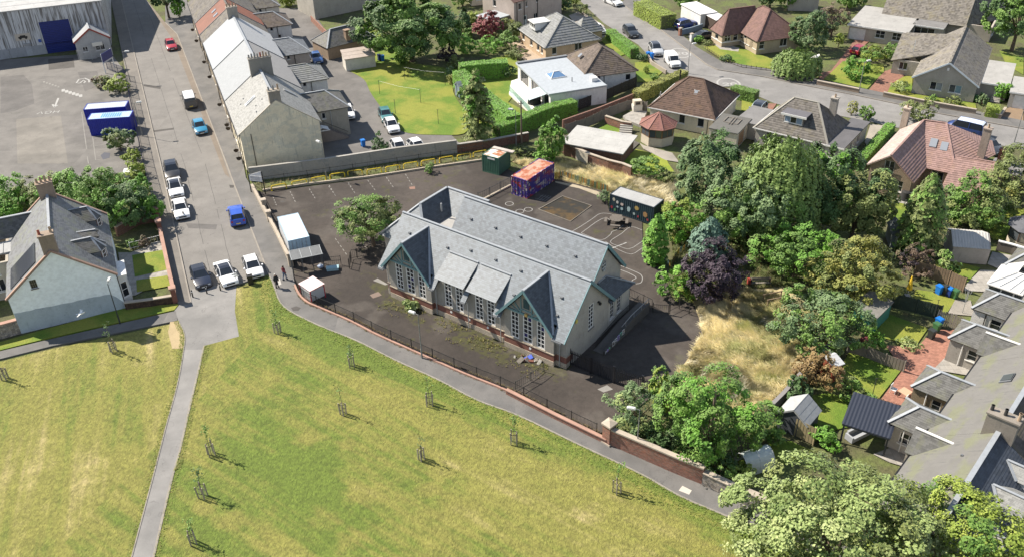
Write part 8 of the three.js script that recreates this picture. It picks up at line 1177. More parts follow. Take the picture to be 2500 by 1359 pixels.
class Leaves {
  constructor(n,R) { this.R=R;this.p=new Float32Array(n*12);this.nn=new Float32Array(n*12);this.c=new Float32Array(n*12);this.ix=new Uint32Array(n*6);this.k=0;this.max=n;}
  leaf(x, y, z, nx, ny, nz, s, c, el = 1.25) {
    if (this.k>=this.max) return;const R=this.R;let l=Math.hypot(nx,ny,nz)||1;nx /= l;ny /= l;nz /= l;
    let tx=R()-.5,ty=R()-.5,tz=R()-.5;const d=tx*nx+ty*ny+tz*nz;tx -= d*nx;ty -= d*ny;tz -= d*nz;l=Math.hypot(tx,ty,tz)||1;tx /= l;ty /= l;tz /= l;
    const bx=ny*tz-nz*ty,by=nz*tx-nx*tz,bz=nx*ty-ny*tx,a=s*el*.5,b=s*.5,o=this.k*12,f=s*.16;
    const P=[[-a,0,0],[0,-b,f],[a,0,0],[0,b,f]];
    for (let i=0;i<4;i++) { const [u,v,w]=P[i];this.p[o+i*3]=x+tx*u+bx*v-nx*w;this.p[o+i*3+1]=y+ty*u+by*v-ny*w;this.p[o+i*3+2]=z+tz*u+bz*v-nz*w;this.nn[o+i*3]=nx;this.nn[o+i*3+1]=ny;this.nn[o+i*3+2]=nz;this.c[o+i*3]=c[0];this.c[o+i*3+1]=c[1];this.c[o+i*3+2]=c[2];}
    const q=this.k*4,e=this.k*6;this.ix.set([q,q+1,q+2,q,q+2,q+3],e);this.k++;
  }
  geo() { const g=new THREE.BufferGeometry(),k=this.k;g.setAttribute('position',new THREE.BufferAttribute(this.p.slice(0,k*12),3));g.setAttribute('normal',new THREE.BufferAttribute(this.nn.slice(0,k*12),3));g.setAttribute('color',new THREE.BufferAttribute(this.c.slice(0,k*12),3));g.setAttribute('uv',new THREE.BufferAttribute(new Float32Array(k*8),2));g.setIndex(new THREE.BufferAttribute(this.ix.slice(0,k*6),1));return g;}
}
const shade3=(pal,t,R,j=.28)=>{ const c=t<.5?mix3(pal[0],pal[1],t*2) :mix3(pal[1],pal[2],t*2-1),v=1+(R()-.5)*j;return [c[0]*v,c[1]*v,c[2]*v];};
const ball=R=>{ let x,y,z,l;do { x=R()*2-1;y=R()*2-1;z=R()*2-1;l=x*x+y*y+z*z;} while (l>1||l<.01);l=Math.sqrt(l);return [x/l,y/l,z/l];};
// a crown of many overlapping boughs: leaves sit in clumps on each bough; y0 is the lowest leaf, h the height of the crown
function crown(seed,w,h,d,y0,pal,n,leaf,{ boughs=22,pal2,mix2=.2,round=.9,droop=0 }={}) {
  const R = rng(seed), L = new Leaves(n, R), B = [];
  for (let i=0;i<boughs;i++) { const q=ball(R),r=.38+.34*Math.pow(R(),.6),up=q[1]<-.35?.55 :1;B.push({ c:[q[0]*r,q[1]*r*up,q[2]*r],r:.24+.16*R(),t:R(),alt:R()<mix2,cl:Array.from({ length:11 },()=>({ d:ball(R),t:R() })) });}
  B.push({ c:[0,0,0],r:.55,t:.3,alt:false,cl:Array.from({ length:16 },()=>({ d:ball(R),t:R() })) });
  let guard = 0;
  while (L.k < n && guard++ < n * 6) {
    const b=B[Math.floor(R()*B.length)],c=b.cl[Math.floor(R()*b.cl.length)],j=ball(R),sp=.3;let dx=c.d[0]+j[0]*sp,dy=c.d[1]+j[1]*sp,dz=c.d[2]+j[2]*sp;const l=Math.hypot(dx,dy,dz)||1;dx /= l;dy /= l;dz /= l;
    if (dy < -.55 && R() < .7) continue;
    const rr=b.r*(.72+.36*R()),x=b.c[0]+dx*rr,y=b.c[1]+dy*rr,z=b.c[2]+dz*rr;
    let hid=false;for (const o of B) if (o !== b&&Math.hypot(x-o.c[0],y-o.c[1],z-o.c[2])<o.r*.68) { hid=true;break;} if (hid&&R()<.88) continue;
    const X=x*w/2/round,Z=z*d/2/round,Y=y0+h/2+y*h/2/round-droop*(x*x+z*z)*h*.5;
    if (Y < .03) continue;
    L.leaf(X,Y,Z,dx*.7+(R()-.5)*1.1,dy*.7+.45+(R()-.5)*.8,dz*.7+(R()-.5)*1.1,leaf*(.65+.7*R()),shade3(b.alt&&pal2?pal2 :pal,cl(.5*b.t+.5*c.t+.25*(R()-.5)),R));
  }
  return { geo: L.geo(), B };
}
function limbs(B, w, h, d, y0, rad, R, top = .6) {
  const b=new MB(),fork=Math.max(.5,y0+h*.18),lean=[(R()-.5)*.3,(R()-.5)*.3];
  b.tube([0,-.05,0],[lean[0]*.5,fork*.5,lean[1]*.5],rad*1.25,rad,9,null,false).tube([lean[0]*.5,fork*.5,lean[1]*.5],[lean[0],fork,lean[1]],rad,rad*.85,9,null,false);
  for (let i=0;i<Math.min(9,B.length);i++) { const c=B[i].c,e=[c[0]*w*.48,y0+h/2+c[1]*h*.48,c[2]*d*.48],m=[mix(lean[0],e[0],.45),mix(fork,e[1],.6),mix(lean[1],e[2],.45)];b.tube([lean[0],fork-.1,lean[1]],m,rad*.6,rad*.35,6,null,false).tube(m,e,rad*.35,rad*.12,5);}
  return b;
}
let seedN = 900;
function tree(label,p,w,h,y0,palName,n,leaf,o={}) {
  const g=thing(o.name||'broadleaf_tree',label,o.cat||'tree',p[0],p[1],0,o.group),R=rng(++seedN),d=o.d||w*(.85+.2*R());if (y0>0&&y0<=.6) y0 -= .9;
  const { geo,B }=crown(++seedN,w,h-y0,d,y0,PAL[palName],Math.round(n*1.5),leaf*.82,{ ...o,pal2:o.pal2&&PAL[o.pal2] });
  limbs(B,w,h-y0,d,y0,o.rad||.06+w*.02,R).build('trunk',o.bark||bark,g);mesh('crown',geo,leafMat,g);return g;
}
function shrub(label,p,w,h,palName,n,leaf=.16,o={}) {
  const g=thing(o.name||'shrub',label,'shrub',p[0],p[1],R0()*6,o.group),R=rng(++seedN),{ geo,B }=crown(++seedN,w,h*1.12,o.d||w*(.85+.2*R()),-h*.1,PAL[palName],Math.round(n*1.3),leaf*.88,{ boughs:14,...o,pal2:o.pal2&&PAL[o.pal2] });
  const b=new MB();for (let i=0;i<5;i++) { const c=B[i].c;b.tube([c[0]*.15,0,c[2]*.15],[c[0]*w*.4,h*.5+c[1]*h*.3,c[2]*w*.4],.04,.015,5);} b.build('stems',bark,g).userData.kind='stuff';mesh('foliage',geo,leafMat,g);return g;
}
const R0 = rng(77);
// conifers: whorls of sprays on a straight stem
function conifer(label,p,w,h,palName,n,leaf,{ taper=1,y0=.2,ragged=.25,hang=.3,name='conifer_tree',sparse=0,pal2,mix2=.2 }={}) {
  const g=thing(name,label,'tree',p[0],p[1]),R=rng(++seedN),L=new Leaves(n,R),sprays=[];
  const ns=Math.round(n/26);for (let i=0;i<ns;i++) { const t=Math.pow(R(),.85),a=R()*6.2832,prof=taper>=1?Math.pow(1-t,.75) :Math.sin(Math.PI*Math.pow(mix(.18,1,t),.8)) ** .6,r=w/2*prof*(1-ragged*R());sprays.push([a,t,r,R()]);}
  for (const [a,t,r,k] of sprays) { const y=y0+t*(h-y0),m=26,cs=Math.cos(a),sn=Math.sin(a),len=.35+.25*r,alt=pal2&&k<mix2;for (let j=0;j<m;j++) { const f=R(),rr=r*(1-len*.55*f*(1+sparse)),side=(R()-.5)*(.25+.16*r),yy=y-hang*(1-f)*len*1.2+(R()-.5)*.22;if (yy<.05) continue;L.leaf(cs*rr-sn*side,yy,sn*rr+cs*side,cs*.8+(R()-.5),.55+(R()-.5)*.6,sn*.8+(R()-.5),leaf*(.6+.8*R()),shade3(alt?PAL[pal2] :PAL[palName],cl(.35*k+.65*R()),R),1.9);} }
  new MB().tube([0,-.05,0],[0,h*.95,0],.05+w*.025,.02,8).build('trunk',bark,g);mesh('crown',L.geo(),leafMat,g);return g;
}
function willow(label, p, w, h, palName, n, leaf, o = {}) {
  const g=thing('weeping_tree',label,'tree',p[0],p[1]),R=rng(++seedN),L=new Leaves(n,R),br=[];const nb=o.strands||420;
  for (let i=0;i<nb;i++) { const a=R()*6.2832,t=R(),r=w/2*Math.sqrt(R()),top=h*(1-.38*(r/(w/2)) ** 3)-R()*h*.14-h*.34*(fbm(Math.cos(a)*r*.55+7,Math.sin(a)*r*.55,2,721)-.35),len=h*(.25+.5*R())*(.5+.5*r/(w/2));br.push([Math.cos(a)*r,top,Math.sin(a)*r,Math.min(len,top-.3),R()]);}
  const per=Math.floor(n/nb);for (const [x,top,z,len,k] of br) for (let j=0;j<per;j++) { const f=R(),l=Math.hypot(x,z)||1,ox=x/l,oz=z/l,out=.35*Math.sin(f*2);L.leaf(x+ox*out+(R()-.5)*.3,top-f*len+(R()-.5)*.15,z+oz*out+(R()-.5)*.3,ox*.8+(R()-.5),.5+(R()-.5),oz*.8+(R()-.5),leaf*(.6+.8*R()),shade3(PAL[palName],cl(.5*k+.5*R()),R),2.2);}
  const b=new MB();b.tube([0,-.05,0],[.1,h*.55,0],.09+w*.02,.1,9);for (let i=0;i<9;i++) { const q=br[i*7];b.tube([.1,h*.45+i*.05,0],[q[0]*.7,q[1]*.97,q[2]*.7],.09,.02,6);} b.build('trunk',bark,g);mesh('crown',L.geo(),leafMat,g);return g;
}
// clipped hedge along a line: solid twiggy core with a coat of leaves
function hedge(label,pts,w,h,palName,{ leaf=.13,dens=95,uneven=.12,group='hedges' }={}) {
  const c=pts[0],g=thing('hedge',label,'hedge',c[0],c[1],0,group),P=smooth(pts,4).map(q=>[q[0]-c[0],q[1]-c[1]]),R=rng(++seedN),core=new MB();wallStrip(core,P,-w/2+.14,w/2-.14,0,h-.14);core.build('core',mat([.10,.115,.045],1),g);
  let len=0;for (let i=0;i+1<P.length;i++) len += distOf(P[i],P[i+1]);const n=Math.min(26000,Math.round(len*(w+2*h)*dens+2*w*h*dens)),L=new Leaves(n,R);
  for (let k=0;k<n;k++) { const s=R()*(P.length-1),i=Math.min(P.length-2,Math.floor(s)),f=s-i,a=P[i],b=P[i+1],ln=distOf(a,b)||1,tx=(b[0]-a[0])/ln,tz=(b[1]-a[1])/ln,nx=-tz,nz=tx,x=mix(a[0],b[0],f),z=mix(a[1],b[1],f),m=R()*(w+2*h),bump=uneven*(fbm(x*.8+c[0],z*.8,3,5)-.5)*2,j=(R()-.6)*.14;let u,y,n3;if (m<w) { u=m-w/2;y=h+bump+j;n3=[0,1,0];} else { const sd=m<w+h?1 :-1;u=sd*(w/2+bump*.6+j);y=R()*(h+bump);n3=[nx*sd,.25,nz*sd];} if (k<n*.06) { const e=R()<.5?0 :P.length-1;const q=P[e],sg=e?1 :-1;L.leaf(q[0]+nx*(R()-.5)*w+tx*sg*.02,R()*h,q[1]+nz*(R()-.5)*w+tz*sg*.02,tx*sg+(R()-.5)*.8,.3,tz*sg+(R()-.5)*.8,leaf*(.7+.6*R()),shade3(PAL[palName],R(),R));continue;} L.leaf(x+nx*u,Math.max(.03,y),z+nz*u,n3[0]+(R()-.5)*.9,n3[1]+(R()-.5)*.7,n3[2]+(R()-.5)*.9,leaf*(.7+.6*R()),shade3(PAL[palName],cl(.35+.9*bump/uneven*.3+.5*(R()-.2)),R));}
  mesh('foliage', L.geo(), leafMat, g); return g;
}
// ---- top of the picture
tree('huge dark sycamore over the drying green at the top',[-16.29,-152.97],17.5,12.2,-1.2,'green',24000,.36,{ boughs:34,pal2:'dark',mix2:.4,rad:.42 });
tree('dark leafy tree at the far end of the terrace street',[-66.77,-181.18],7,7.5,1.2,'dark',5000,.3,{});
shrub('lime shrub hanging over the pavement at the top of the street',[-64.56,-181],3,4.2,'bright',1800,.24);
shrub('red leaved tree by the tall pinkish house',[-3.48,-163.77],6.2,5.0,'red',4200,.26);
conifer('dark conical evergreen beside the red leaved tree',[-7.51,-166.13],3.2,5,'dark',2600,.22,{ taper:.5 });
shrub('lime green shrub behind the conical evergreen',[-5.73,-171.66],3.6,3.2,'lime',1700,.22);
shrub('olive shrub under the sycamore edge',[-8.49,-165.52],4,3,'olive',1700,.2);shrub('small rounded shrub beside the red leaved tree',[-6.66,-163.35],2.2,2.2,'green',800,.2);
shrub('dark green shrub between the red tree and the tan bungalow',[0.47,-163.46],6,3.6,'olive',3200,.22,{ pal2:'gold',mix2:.2 });
shrub('dense green clipped bush below the red leaved tree',[-7.23,-156.28],4.4,3.2,'bright',2600,.18);shrub('second dense clipped bush below the red leaved tree',[-3.41,-155.99],5.6,3.0,'bright',3200,.18);shrub('third clipped bush near the blue bin',[-0.01,-158.26],4.4,3.0,'green',2400,.18);
shrub('maroon tinted shrub by the big sycamore trunk',[-10.29,-151.64],4,3.4,'purple',1600,.2);shrub('loose pale shrub at the corner of the drying green',[-8.32,-148.58],3.6,2.6,'olive',1700,.18);shrub('grey green shrub by the clothes pole',[-9.35,-144.17],2.2,2.0,'grey',900,.16);shrub('gold flowered shrub above the blue grey shed',[-8.94,-141.44],1.8,1.8,'gold',700,.14);shrub('round green bush below the blue grey shed',[-6.53,-132.22],2.6,3.2,'green',1500,.17);
hedge('broad tall hedge running across above the white extension',[[-7.71,-143.38],[-3.61,-144.21],[0.13,-144.67]],2.0,2.6,'bright',{ dens:70,leaf:.19 });
hedge('long tall hedge down the edge of the drying green',[[-7.7,-140.64],[-5.36,-134.97],[-2.89,-129.4],[-0.75,-125.09],[0.77,-121.47]],2.2,2.7,'bright',{ dens:70,leaf:.19 });
hedge('clipped green hedge beside the white terrace',[[-1.65,-119.16],[1.97,-122.33],[5.57,-125.64],[9.96,-127.88]],1.7,2.3,'bright',{ dens:85,leaf:.16 });
conifer('tall sparse olive conifer at the corner of the drying green',[-4.17,-118.49],5.4,11,'olive',7500,.24,{ taper:.8,ragged:.55,sparse:.5,pal2:'bright',mix2:.25 });
tree('young bright tree behind the green container',[5.54,-112.3],4.8,6.2,.6,'bright',3600,.22,{ pal2:'green',mix2:.4 });
shrub('dark rounded bush behind the concrete wall',[-18.01,-115.96],3.0,3.0,'dark',2200,.16,{ boughs:9 });
hedge('clipped hedge beside the dark grey crossover',[[18.83,-162.09],[21.95,-151.56]],1.6,1.7,'bright',{ leaf:.15 });hedge('tall lime hedge at the top of the bungalow street',[[26.18,-176.08],[30.04,-166.7]],3.2,2.6,'lime',{ leaf:.17,dens:60 });
hedge('dark clipped hedge corner behind the brown roof',[[34.73,-133.56],[37.91,-130.89]],1.6,1.7,'green',{ leaf:.15 });hedge('golden straggling hedge above the brown roof',[[19.66,-131.88],[24.04,-136.57],[28.5,-140.47]],1.6,1.7,'gold',{ uneven:.4,leaf:.17 });
shrub('dark domed shrub at the top beside the tall pinkish house',[11.3,-179.34],4.2,3.8,'dark',2200,.2);shrub('yellow lime shrub at the top drive',[13.91,-182.73],3,2.8,'lime',1300,.2);shrub('small shrub beside the pale concrete drive',[15.12,-176.68],2.6,2,'olive',900,.17);
shrub('low bushes in front of the tan bungalow wall',[1.61,-153.77],4.6,1.4,'olive',1900,.16);shrub('round bush in the white bungalow front garden',[23.2,-150.37],2.2,1.4,'dark',900,.15);shrub('small topiary on the white bungalow lawn',[22.95,-144.08],1.3,1.4,'lime',500,.13);shrub('bush at the end of the white bungalow lawn',[23.9,-141.02],1.8,1.2,'green',700,.15);
shrub('dark leafy mass beside the terrace lawn below the extension',[0.45,-144.02],3,2.4,'dark',1200,.18);
// ---- right street gardens
tree('round dark tree beside the plum bungalow',[51.86,-153.07],7.6,6.6,.4,'grey',6800,.24,{ boughs:26,pal2:'dark',mix2:.4 });tree('bare purple brown bush behind the round dark tree',[58.33,-160.27],6.5,6.0,.4,'brown',4200,.2,{ pal2:'grey',mix2:.35 });
willow('small weeping tree by the red block drive',[46.94,-141.94],7.6,4.6,'willow',6500,.2,{ strands:300 });
shrub('round clipped shrub on the front lawn by the lamp',[55.66,-139.33],4.4,3.6,'bright',3600,.18);shrub('golden conifer bush in front of the long low house',[61.49,-147.55],5.5,2.6,'lime',3000,.17,{ pal2:'green',mix2:.4 });shrub('broad green bush beside the golden one',[65.04,-147.87],5,2.6,'green',2600,.18,{ pal2:'lime',mix2:.3 });shrub('small lime ball bush on the front lawn',[59.88,-141.73],1.7,1.2,'lime',600,.13);shrub('upright lime shrub by the white garage door',[57.7,-154.49],2.4,2.4,'lime',900,.16);
shrub('wispy grass clump by the paved court',[69.03,-148.76],2.6,1.3,'pale',800,.17);shrub('tall feathery clump beside the brick drive',[60.6,-133.59],3,1.8,'pale',1100,.17);shrub('small shrub at the left of the wide gable wall',[64.35,-129.45],1.4,1.0,'green',400,.14);shrub('loose shrub below the wide gable window',[66.53,-128.13],2.8,1.2,'olive',800,.15);shrub('grey shrub at the side door steps',[70.73,-127.62],1.9,1.8,'grey',800,.15);shrub('bright upright shrub by the side door',[74.25,-128.79],2.6,3.2,'bright',1400,.18);hedge('rounded golden hedge at the garage drive',[[69.61,-123.9],[71.18,-123.13]],1.9,1.5,'lime',{ leaf:.15 });
tree('big dark tree at the top right corner',[86.12,-150.48],11.5,12,.8,'green',13000,.3,{ pal2:'dark',mix2:.5,boughs:30 });
shrub('loose bush on the verge beside the pink roofed house',[59.31,-122.08],5.6,3.4,'olive',2800,.18);shrub('round bush behind the flat side extension',[51.62,-123],2.8,2.4,'green',1200,.17);shrub('golden shrub beside the grey chimney',[50.57,-125.27],1.8,2.2,'gold',600,.15);
hedge('narrow hedge along the drive to the pink roofed house',[[54.14,-119.28],[50.2,-113.86],[45.72,-107.77]],1.3,1.2,'bright',{ leaf:.14 });
shrub('low clipped bushes in the plum bungalow border',[34.23,-158.53],1.8,1.3,'bright',700,.14);shrub('box edged bed beside the black saloon',[35.53,-157.46],2.4,.9,'olive',800,.13);shrub('dark bush at the lawn fence of the plum bungalow',[36.9,-148.77],2.6,1.1,'dark',900,.14);
for (const [p,w,h,c,l] of [[[51.81,-178.27],7,7,'dark','dark tree behind the plum bungalow at the top'],[[55.53,-177.16],6,6.5,'green','green tree at the top beyond the grey garage'],[[66.74,-176.99],7,5,'green','leafy tree at the top beside the long low house'],[[35.53,-179.66],5,3.5,'green','small tree in the top garden behind the blue crossover'],[[-8.49,-184.16],5,4,'green','small tree by the glasshouse at the top edge'],[[-44.52,-187.26],4,3,'lime','lime bush in the yard at the top edge']]) tree(l,p,w,h,.4,c,Math.round(w*520),.27);
// ---- school grounds and behind
tree('spreading olive green tree at the left end of the school',[-15.93,-91.06],9.4,6.0,.9,'olive',9000,.19,{ d:7.5,boughs:34,pal2:'green',mix2:.4,rad:.22 });
tree('dark ivy covered tree left of the weeping willow',[23.68,-96.72],10.5,10,.5,'dark',12500,.26,{ boughs:34,pal2:'grey',mix2:.35 });
willow('great weeping willow towering behind the school trees',[30.27,-91.13],10.2,13.2,'willow',22000,.2,{ strands:760 });
tree('blue green ash tree in the centre of the tree group',[27.05,-89.19],10,9.6,.6,'grey',12500,.25,{ boughs:36,pal2:'green',mix2:.35 });
tree('dark tree right of the weeping willow',[34.95,-90.89],9.5,11.5,.8,'dark',9500,.28,{ boughs:30,pal2:'bright',mix2:.15 });
tree('tall olive tree beside the back lawn of the pink roofed house',[39.05,-89.94],9,9.2,.5,'olive',11000,.25,{ boughs:34,pal2:'dark',mix2:.35 });
tree('low bright apple tree between the yard and the gardens',[30.51,-82.21],10,6.0,.5,'green',9500,.21,{ boughs:34,pal2:'bright',mix2:.5 });
tree('bright bushy tree beside the mural container',[19.91,-90.9],6.0,5.2,.3,'bright',5200,.2,{ pal2:'lime',mix2:.25 });
conifer('columnar bright green conifer at the yard edge',[15.92,-85.97],3.1,6.0,'bright',5200,.18,{ taper:.5,ragged:.12,hang:.1 });
conifer('blue green conifer behind the purple tree',[21.72,-85.81],5.4,5.6,'blue',5200,.2,{ taper:.6,ragged:.35 });
tree('deep purple plum tree at the yard edge',[20.69,-78.51],7.4,6.4,.5,'purple',8200,.2,{ boughs:28 });
shrub('yellow green bush at the foot of the purple tree',[17.43,-79.33],5.0,3.6,'bright',3800,.18,{ pal2:'lime',mix2:.4 });
tree('golden autumn tinted tree above the yellow parasol',[35.19,-77.86],9.4,6.9,.5,'gold',10500,.21,{ boughs:34,pal2:'olive',mix2:.3 });
tree('grey green spreading tree beside the golden grass',[29.21,-70.43],10,6.1,.4,'grey',11000,.2,{ boughs:34,pal2:'green',mix2:.4 });
conifer('tall green cypress beside the corrugated garage',[45.32,-86.97],6.2,9.6,'green',13000,.21,{ taper:.75,ragged:.3,hang:.7,pal2:'olive',mix2:.6 });
shrub('brown purple bush at the foot of the tall cypress',[43.49,-82.2],5.2,3.2,'brown',3400,.15,{ pal2:'purple',mix2:.2 });shrub('white flowering shrub by the small lawn',[46.4,-81.7],2.8,3.4,'pale',1900,.16,{ pal2:'green',mix2:.5 });
tree('broad bushy tree behind the corrugated garage',[53.45,-92.83],9,6.4,.3,'green',8200,.22,{ boughs:28,pal2:'olive',mix2:.4 });tree('olive tree at the right edge by the pink roofed house',[61.24,-97.16],9.5,8.0,.4,'olive',8000,.23,{ pal2:'gold',mix2:.25 });shrub('bright laurel between the cypress and the garage',[52.82,-92.87],4.2,4.0,'bright',2400,.2);shrub('golden bush by the summerhouse lawn',[55.78,-91.58],3.0,2.2,'lime',1200,.18);
shrub('orange leaved bush by the rust red shed',[27.44,-64.38],5.2,3.8,'rust',4600,.16,{ pal2:'gold',mix2:.3 });shrub('dark bush at the low garden wall',[25.02,-62.17],3.0,2.6,'dark',1900,.16);shrub('mixed bush on the long lawn edge',[29.78,-62.21],3.0,2.2,'olive',1700,.15,{ pal2:'green',mix2:.5 });shrub('leafy plant beside the pergola',[26.22,-56.6],3.2,1.6,'bright',1500,.17);shrub('flowering bush by the pale arched fence',[34.79,-70.07],3.0,1.9,'bright',1500,.15,{ pal2:'red',mix2:.2 });shrub('fern like clump by the low brown fence',[30.9,-60.94],2.4,1.5,'green',1000,.15);shrub('small lime bush at the boundary wall corner',[30.75,-68.93],1.6,1.6,'lime',700,.13);shrub('white flowering border beside the patio',[38.11,-69.53],2.6,.8,'pale',900,.12);
shrub('green bushes in the meadow behind the mural container',[18.32,-107.41],6.0,2.2,'green',2800,.17);shrub('dry scrub at the meadow end',[20.06,-105.41],3.4,1.8,'olive',1400,.15);shrub('pale weeds at the end of the painted pickets',[11.78,-100.3],2.2,1.5,'grey',900,.13);
shrub('low leafy growth below the bright young tree',[4.64,-112.17],3.2,1.8,'bright',1300,.17);shrub('weeds at the foot of the telegraph pole',[2.09,-114.38],3.4,1.1,'olive',1100,.14);shrub('small weed clump among the yellow hoops',[-10.51,-109.61],1.9,1.3,'green',700,.13);
shrub('big leaved pale weed growing at the school wall',[-10.68,-78.33],2.2,1.1,'pale',260,.42,{ boughs:8 });
// ---- near corner by the brick wall
tree('broad green maple behind the brick wall',[16.05,-56.23],8.8,7.6,.5,'green',13500,.19,{ boughs:40,pal2:'bright',mix2:.35 });
tree('grey green hawthorn leaning over the brick pillar',[10.19,-58.9],5.2,4.6,.2,'grey',5600,.14,{ boughs:28,pal2:'pale',mix2:.3 });tree('yellow green sapling bush behind the palisade',[13.18,-61.32],4.0,4.8,.3,'lime',3800,.17,{ boughs:22,pal2:'green',mix2:.45 });
shrub('dark leafy bush beside the lattice fence',[21.38,-57.54],4.2,3.2,'green',3400,.16);shrub('privet bush behind the rubble wall',[16.37,-53.76],4.0,2.0,'dark',3400,.12,{ pal2:'green',mix2:.4 });shrub('lime tipped bush beside the privet',[17.95,-52.91],2.6,1.6,'lime',1800,.12);shrub('ivy spilling over the brick wall coping',[12.81,-57.06],4.4,1.7,'dark',2800,.13,{ pal2:'grey',mix2:.3 });shrub('undergrowth beneath the broad maple',[14.92,-55.56],3.6,1.4,'green',1900,.14);
tree('huge pale sycamore filling the lower right corner',[21.1,-41.12],16.4,11,1.2,'pale',34000,.205,{ boughs:64,pal2:'olive',mix2:.4,rad:.45,round:.95 });tree('lime green maple at the bottom right edge',[28.98,-40.72],11.5,9.0,.8,'lime',20000,.19,{ boughs:44,pal2:'green',mix2:.25,rad:.3 });
// ---- behind the pale house and round the car park
for (const [p,w,h,c,l] of [[[-62.63,-100.79],7.5,5.2,'bright','leftmost bushy tree behind the pale house'],[[-57.65,-100.88],6.5,5.8,'olive','olive tree behind the far chimney of the pale house'],[[-54.36,-100],7,6.4,'green','green tree behind the slate dormers'],[[-49.86,-98.04],8.5,7.2,'green','largest tree behind the pale house'],[[-46.3,-97.51],7.5,6.0,'dark','dark tree nearest the street railings'],[[-44.68,-98.8],4.6,3.6,'bright','bright bush against the street railings']]) tree(l,p,w,h,.3,c,Math.round(w*1050),.2,{ boughs:28,pal2:'bright',mix2:.25 });
shrub('tall lime weeds at the car park corner',[-63.12,-142],4.6,3.0,'lime',2600,.2);shrub('seeding dock weeds beside the lime weeds',[-66.62,-144.36],4.2,1.9,'olive',1700,.18,{ pal2:'brown',mix2:.35 });shrub('round silvery willow bush beside the blue containers',[-54.77,-119.12],4.6,4.2,'grey',4200,.18,{ pal2:'olive',mix2:.4 });shrub('yellow green bramble along the railings',[-51.95,-115.26],3.0,2.2,'lime',1500,.17);shrub('pale bramble beside the dumped white box',[-49.92,-110.78],3.6,2.4,'lime',1900,.17);shrub('green thicket at the end of the railings',[-47.3,-104.73],4.0,3.2,'bright',2400,.18);
{ const p=[-50.62,-111.23],g=thing('storage_box','dumped white box among the brambles','box',p[0],p[1],.2);new MB().box(-1.0,0,-.6,1.0,.7,.6).build('box',whiteWall,g);new MB().box(-1.05,.7,-.65,1.05,.78,.65).build('lid',white,g);}
shrub('small shrub in the front garden of the pale house',[-42.7,-92.11],1.6,1.5,'brown',700,.13);shrub('spindly bush by the white handrail',[-44.1,-92.18],1.4,1.3,'green',500,.13);

// ---- saplings in timber guards on the park lawn
const SAP=[[-39.4,-72.03],[-48.34,-68.15],[-25.88,-57.18],[-25.28,-52.37],[-24.75,-47.63],[-23.72,-74.47],[-15.49,-68.74],[-15.35,-61.91],[-7.7,-62.89],[-7.96,-55.96],[-0.18,-57.64],[7.93,-51.72]];
const stakeM = mat([.30, .27, .21], .9, { map: GRAIN });
[['sapling in guard below the pale gable',.8],['sapling in guard at the left edge of the lawn',.6],['first sapling right of the pale path, farthest up',1],['second sapling right of the pale path',1],['third sapling right of the pale path, nearest the bottom',1],['sapling nearest the litter bin',1.3],['sapling beside the upper pavement kerb',1],['sapling alone in the upper middle of the lawn',.3],['sapling below the school lamp',.5],['sapling in the dry middle of the lawn',.35],['sapling near the pavement before the brick pillar',.9],['sapling with mesh sleeve nearest the lower pavement',1]].forEach(([label,lf],i)=>{
  const p=SAP[i],g=thing('sapling',label,'sapling',p[0],p[1],i*.7,'saplings in guards',.08),R=rng(300+i),r=.26+.1*R(),st=new MB().cbox(0,0,0,.085,1.3,.085).geo();
  for (let k=0;k<4;k++) { const a=k*1.5708,o=mesh('stake',st,stakeM,g);o.position.set(Math.cos(a)*r,0,Math.sin(a)*r);o.scale.y=.88+.22*R();o.rotation.set((R()-.5)*.1,R(),(R()-.5)*.1);}
  for (const y of [.55,1.15]) { const b=new MB();for (let k=0;k<4;k++) { const a=k*1.5708,c=a+1.5708;if (y<1&&k % 2) continue;b.beam([Math.cos(a)*r,y,Math.sin(a)*r],[Math.cos(c)*r,y,Math.sin(c)*r],.025,.05);} b.build('tie',timberDark,g);}
  const ms=new MB();for (let k=0;k<24;k++) { const a=k/24*6.2832,x=Math.cos(a)*.24,z=Math.sin(a)*.24;ms.beam([x,.05,z],[x,1.15,z],.006,.006);} ms.build('mesh_sleeve',galv,g).userData.kind='stuff';
  const H=2.0+R()*1.5,lean=(R()-.6)*.35,b=new MB();b.tube([0,0,0],[lean*.4,H*.5,0],.025,.02,6).tube([lean*.4,H*.5,0],[lean,H,.1],.02,.008,6);const tw=[];for (let k=0;k<9;k++) { const f=.5+.5*R(),a=R()*6.28,l=.25+.4*R()*(1.3-f),o=[lean*f,H*f,.1*f],e=[o[0]+Math.cos(a)*l,o[1]+.3*R()+.1,o[2]+Math.sin(a)*l];b.tube(o,e,.01,.005,4);tw.push(o,e);} b.build('stem',bark,g);
  const n=Math.round(130*lf),L=new Leaves(Math.max(8,n),R);for (let k=0;k<n;k++) { const q=tw[Math.floor(R()*tw.length)];L.leaf(q[0]+(R()-.5)*.25,q[1]+(R()-.5)*.25,q[2]+(R()-.5)*.25,R()-.5,R(),R()-.5,.1,shade3(PAL[i % 3?'green' :'dark'],R(),R));} mesh('leaves',L.geo(),leafMat,g);
});

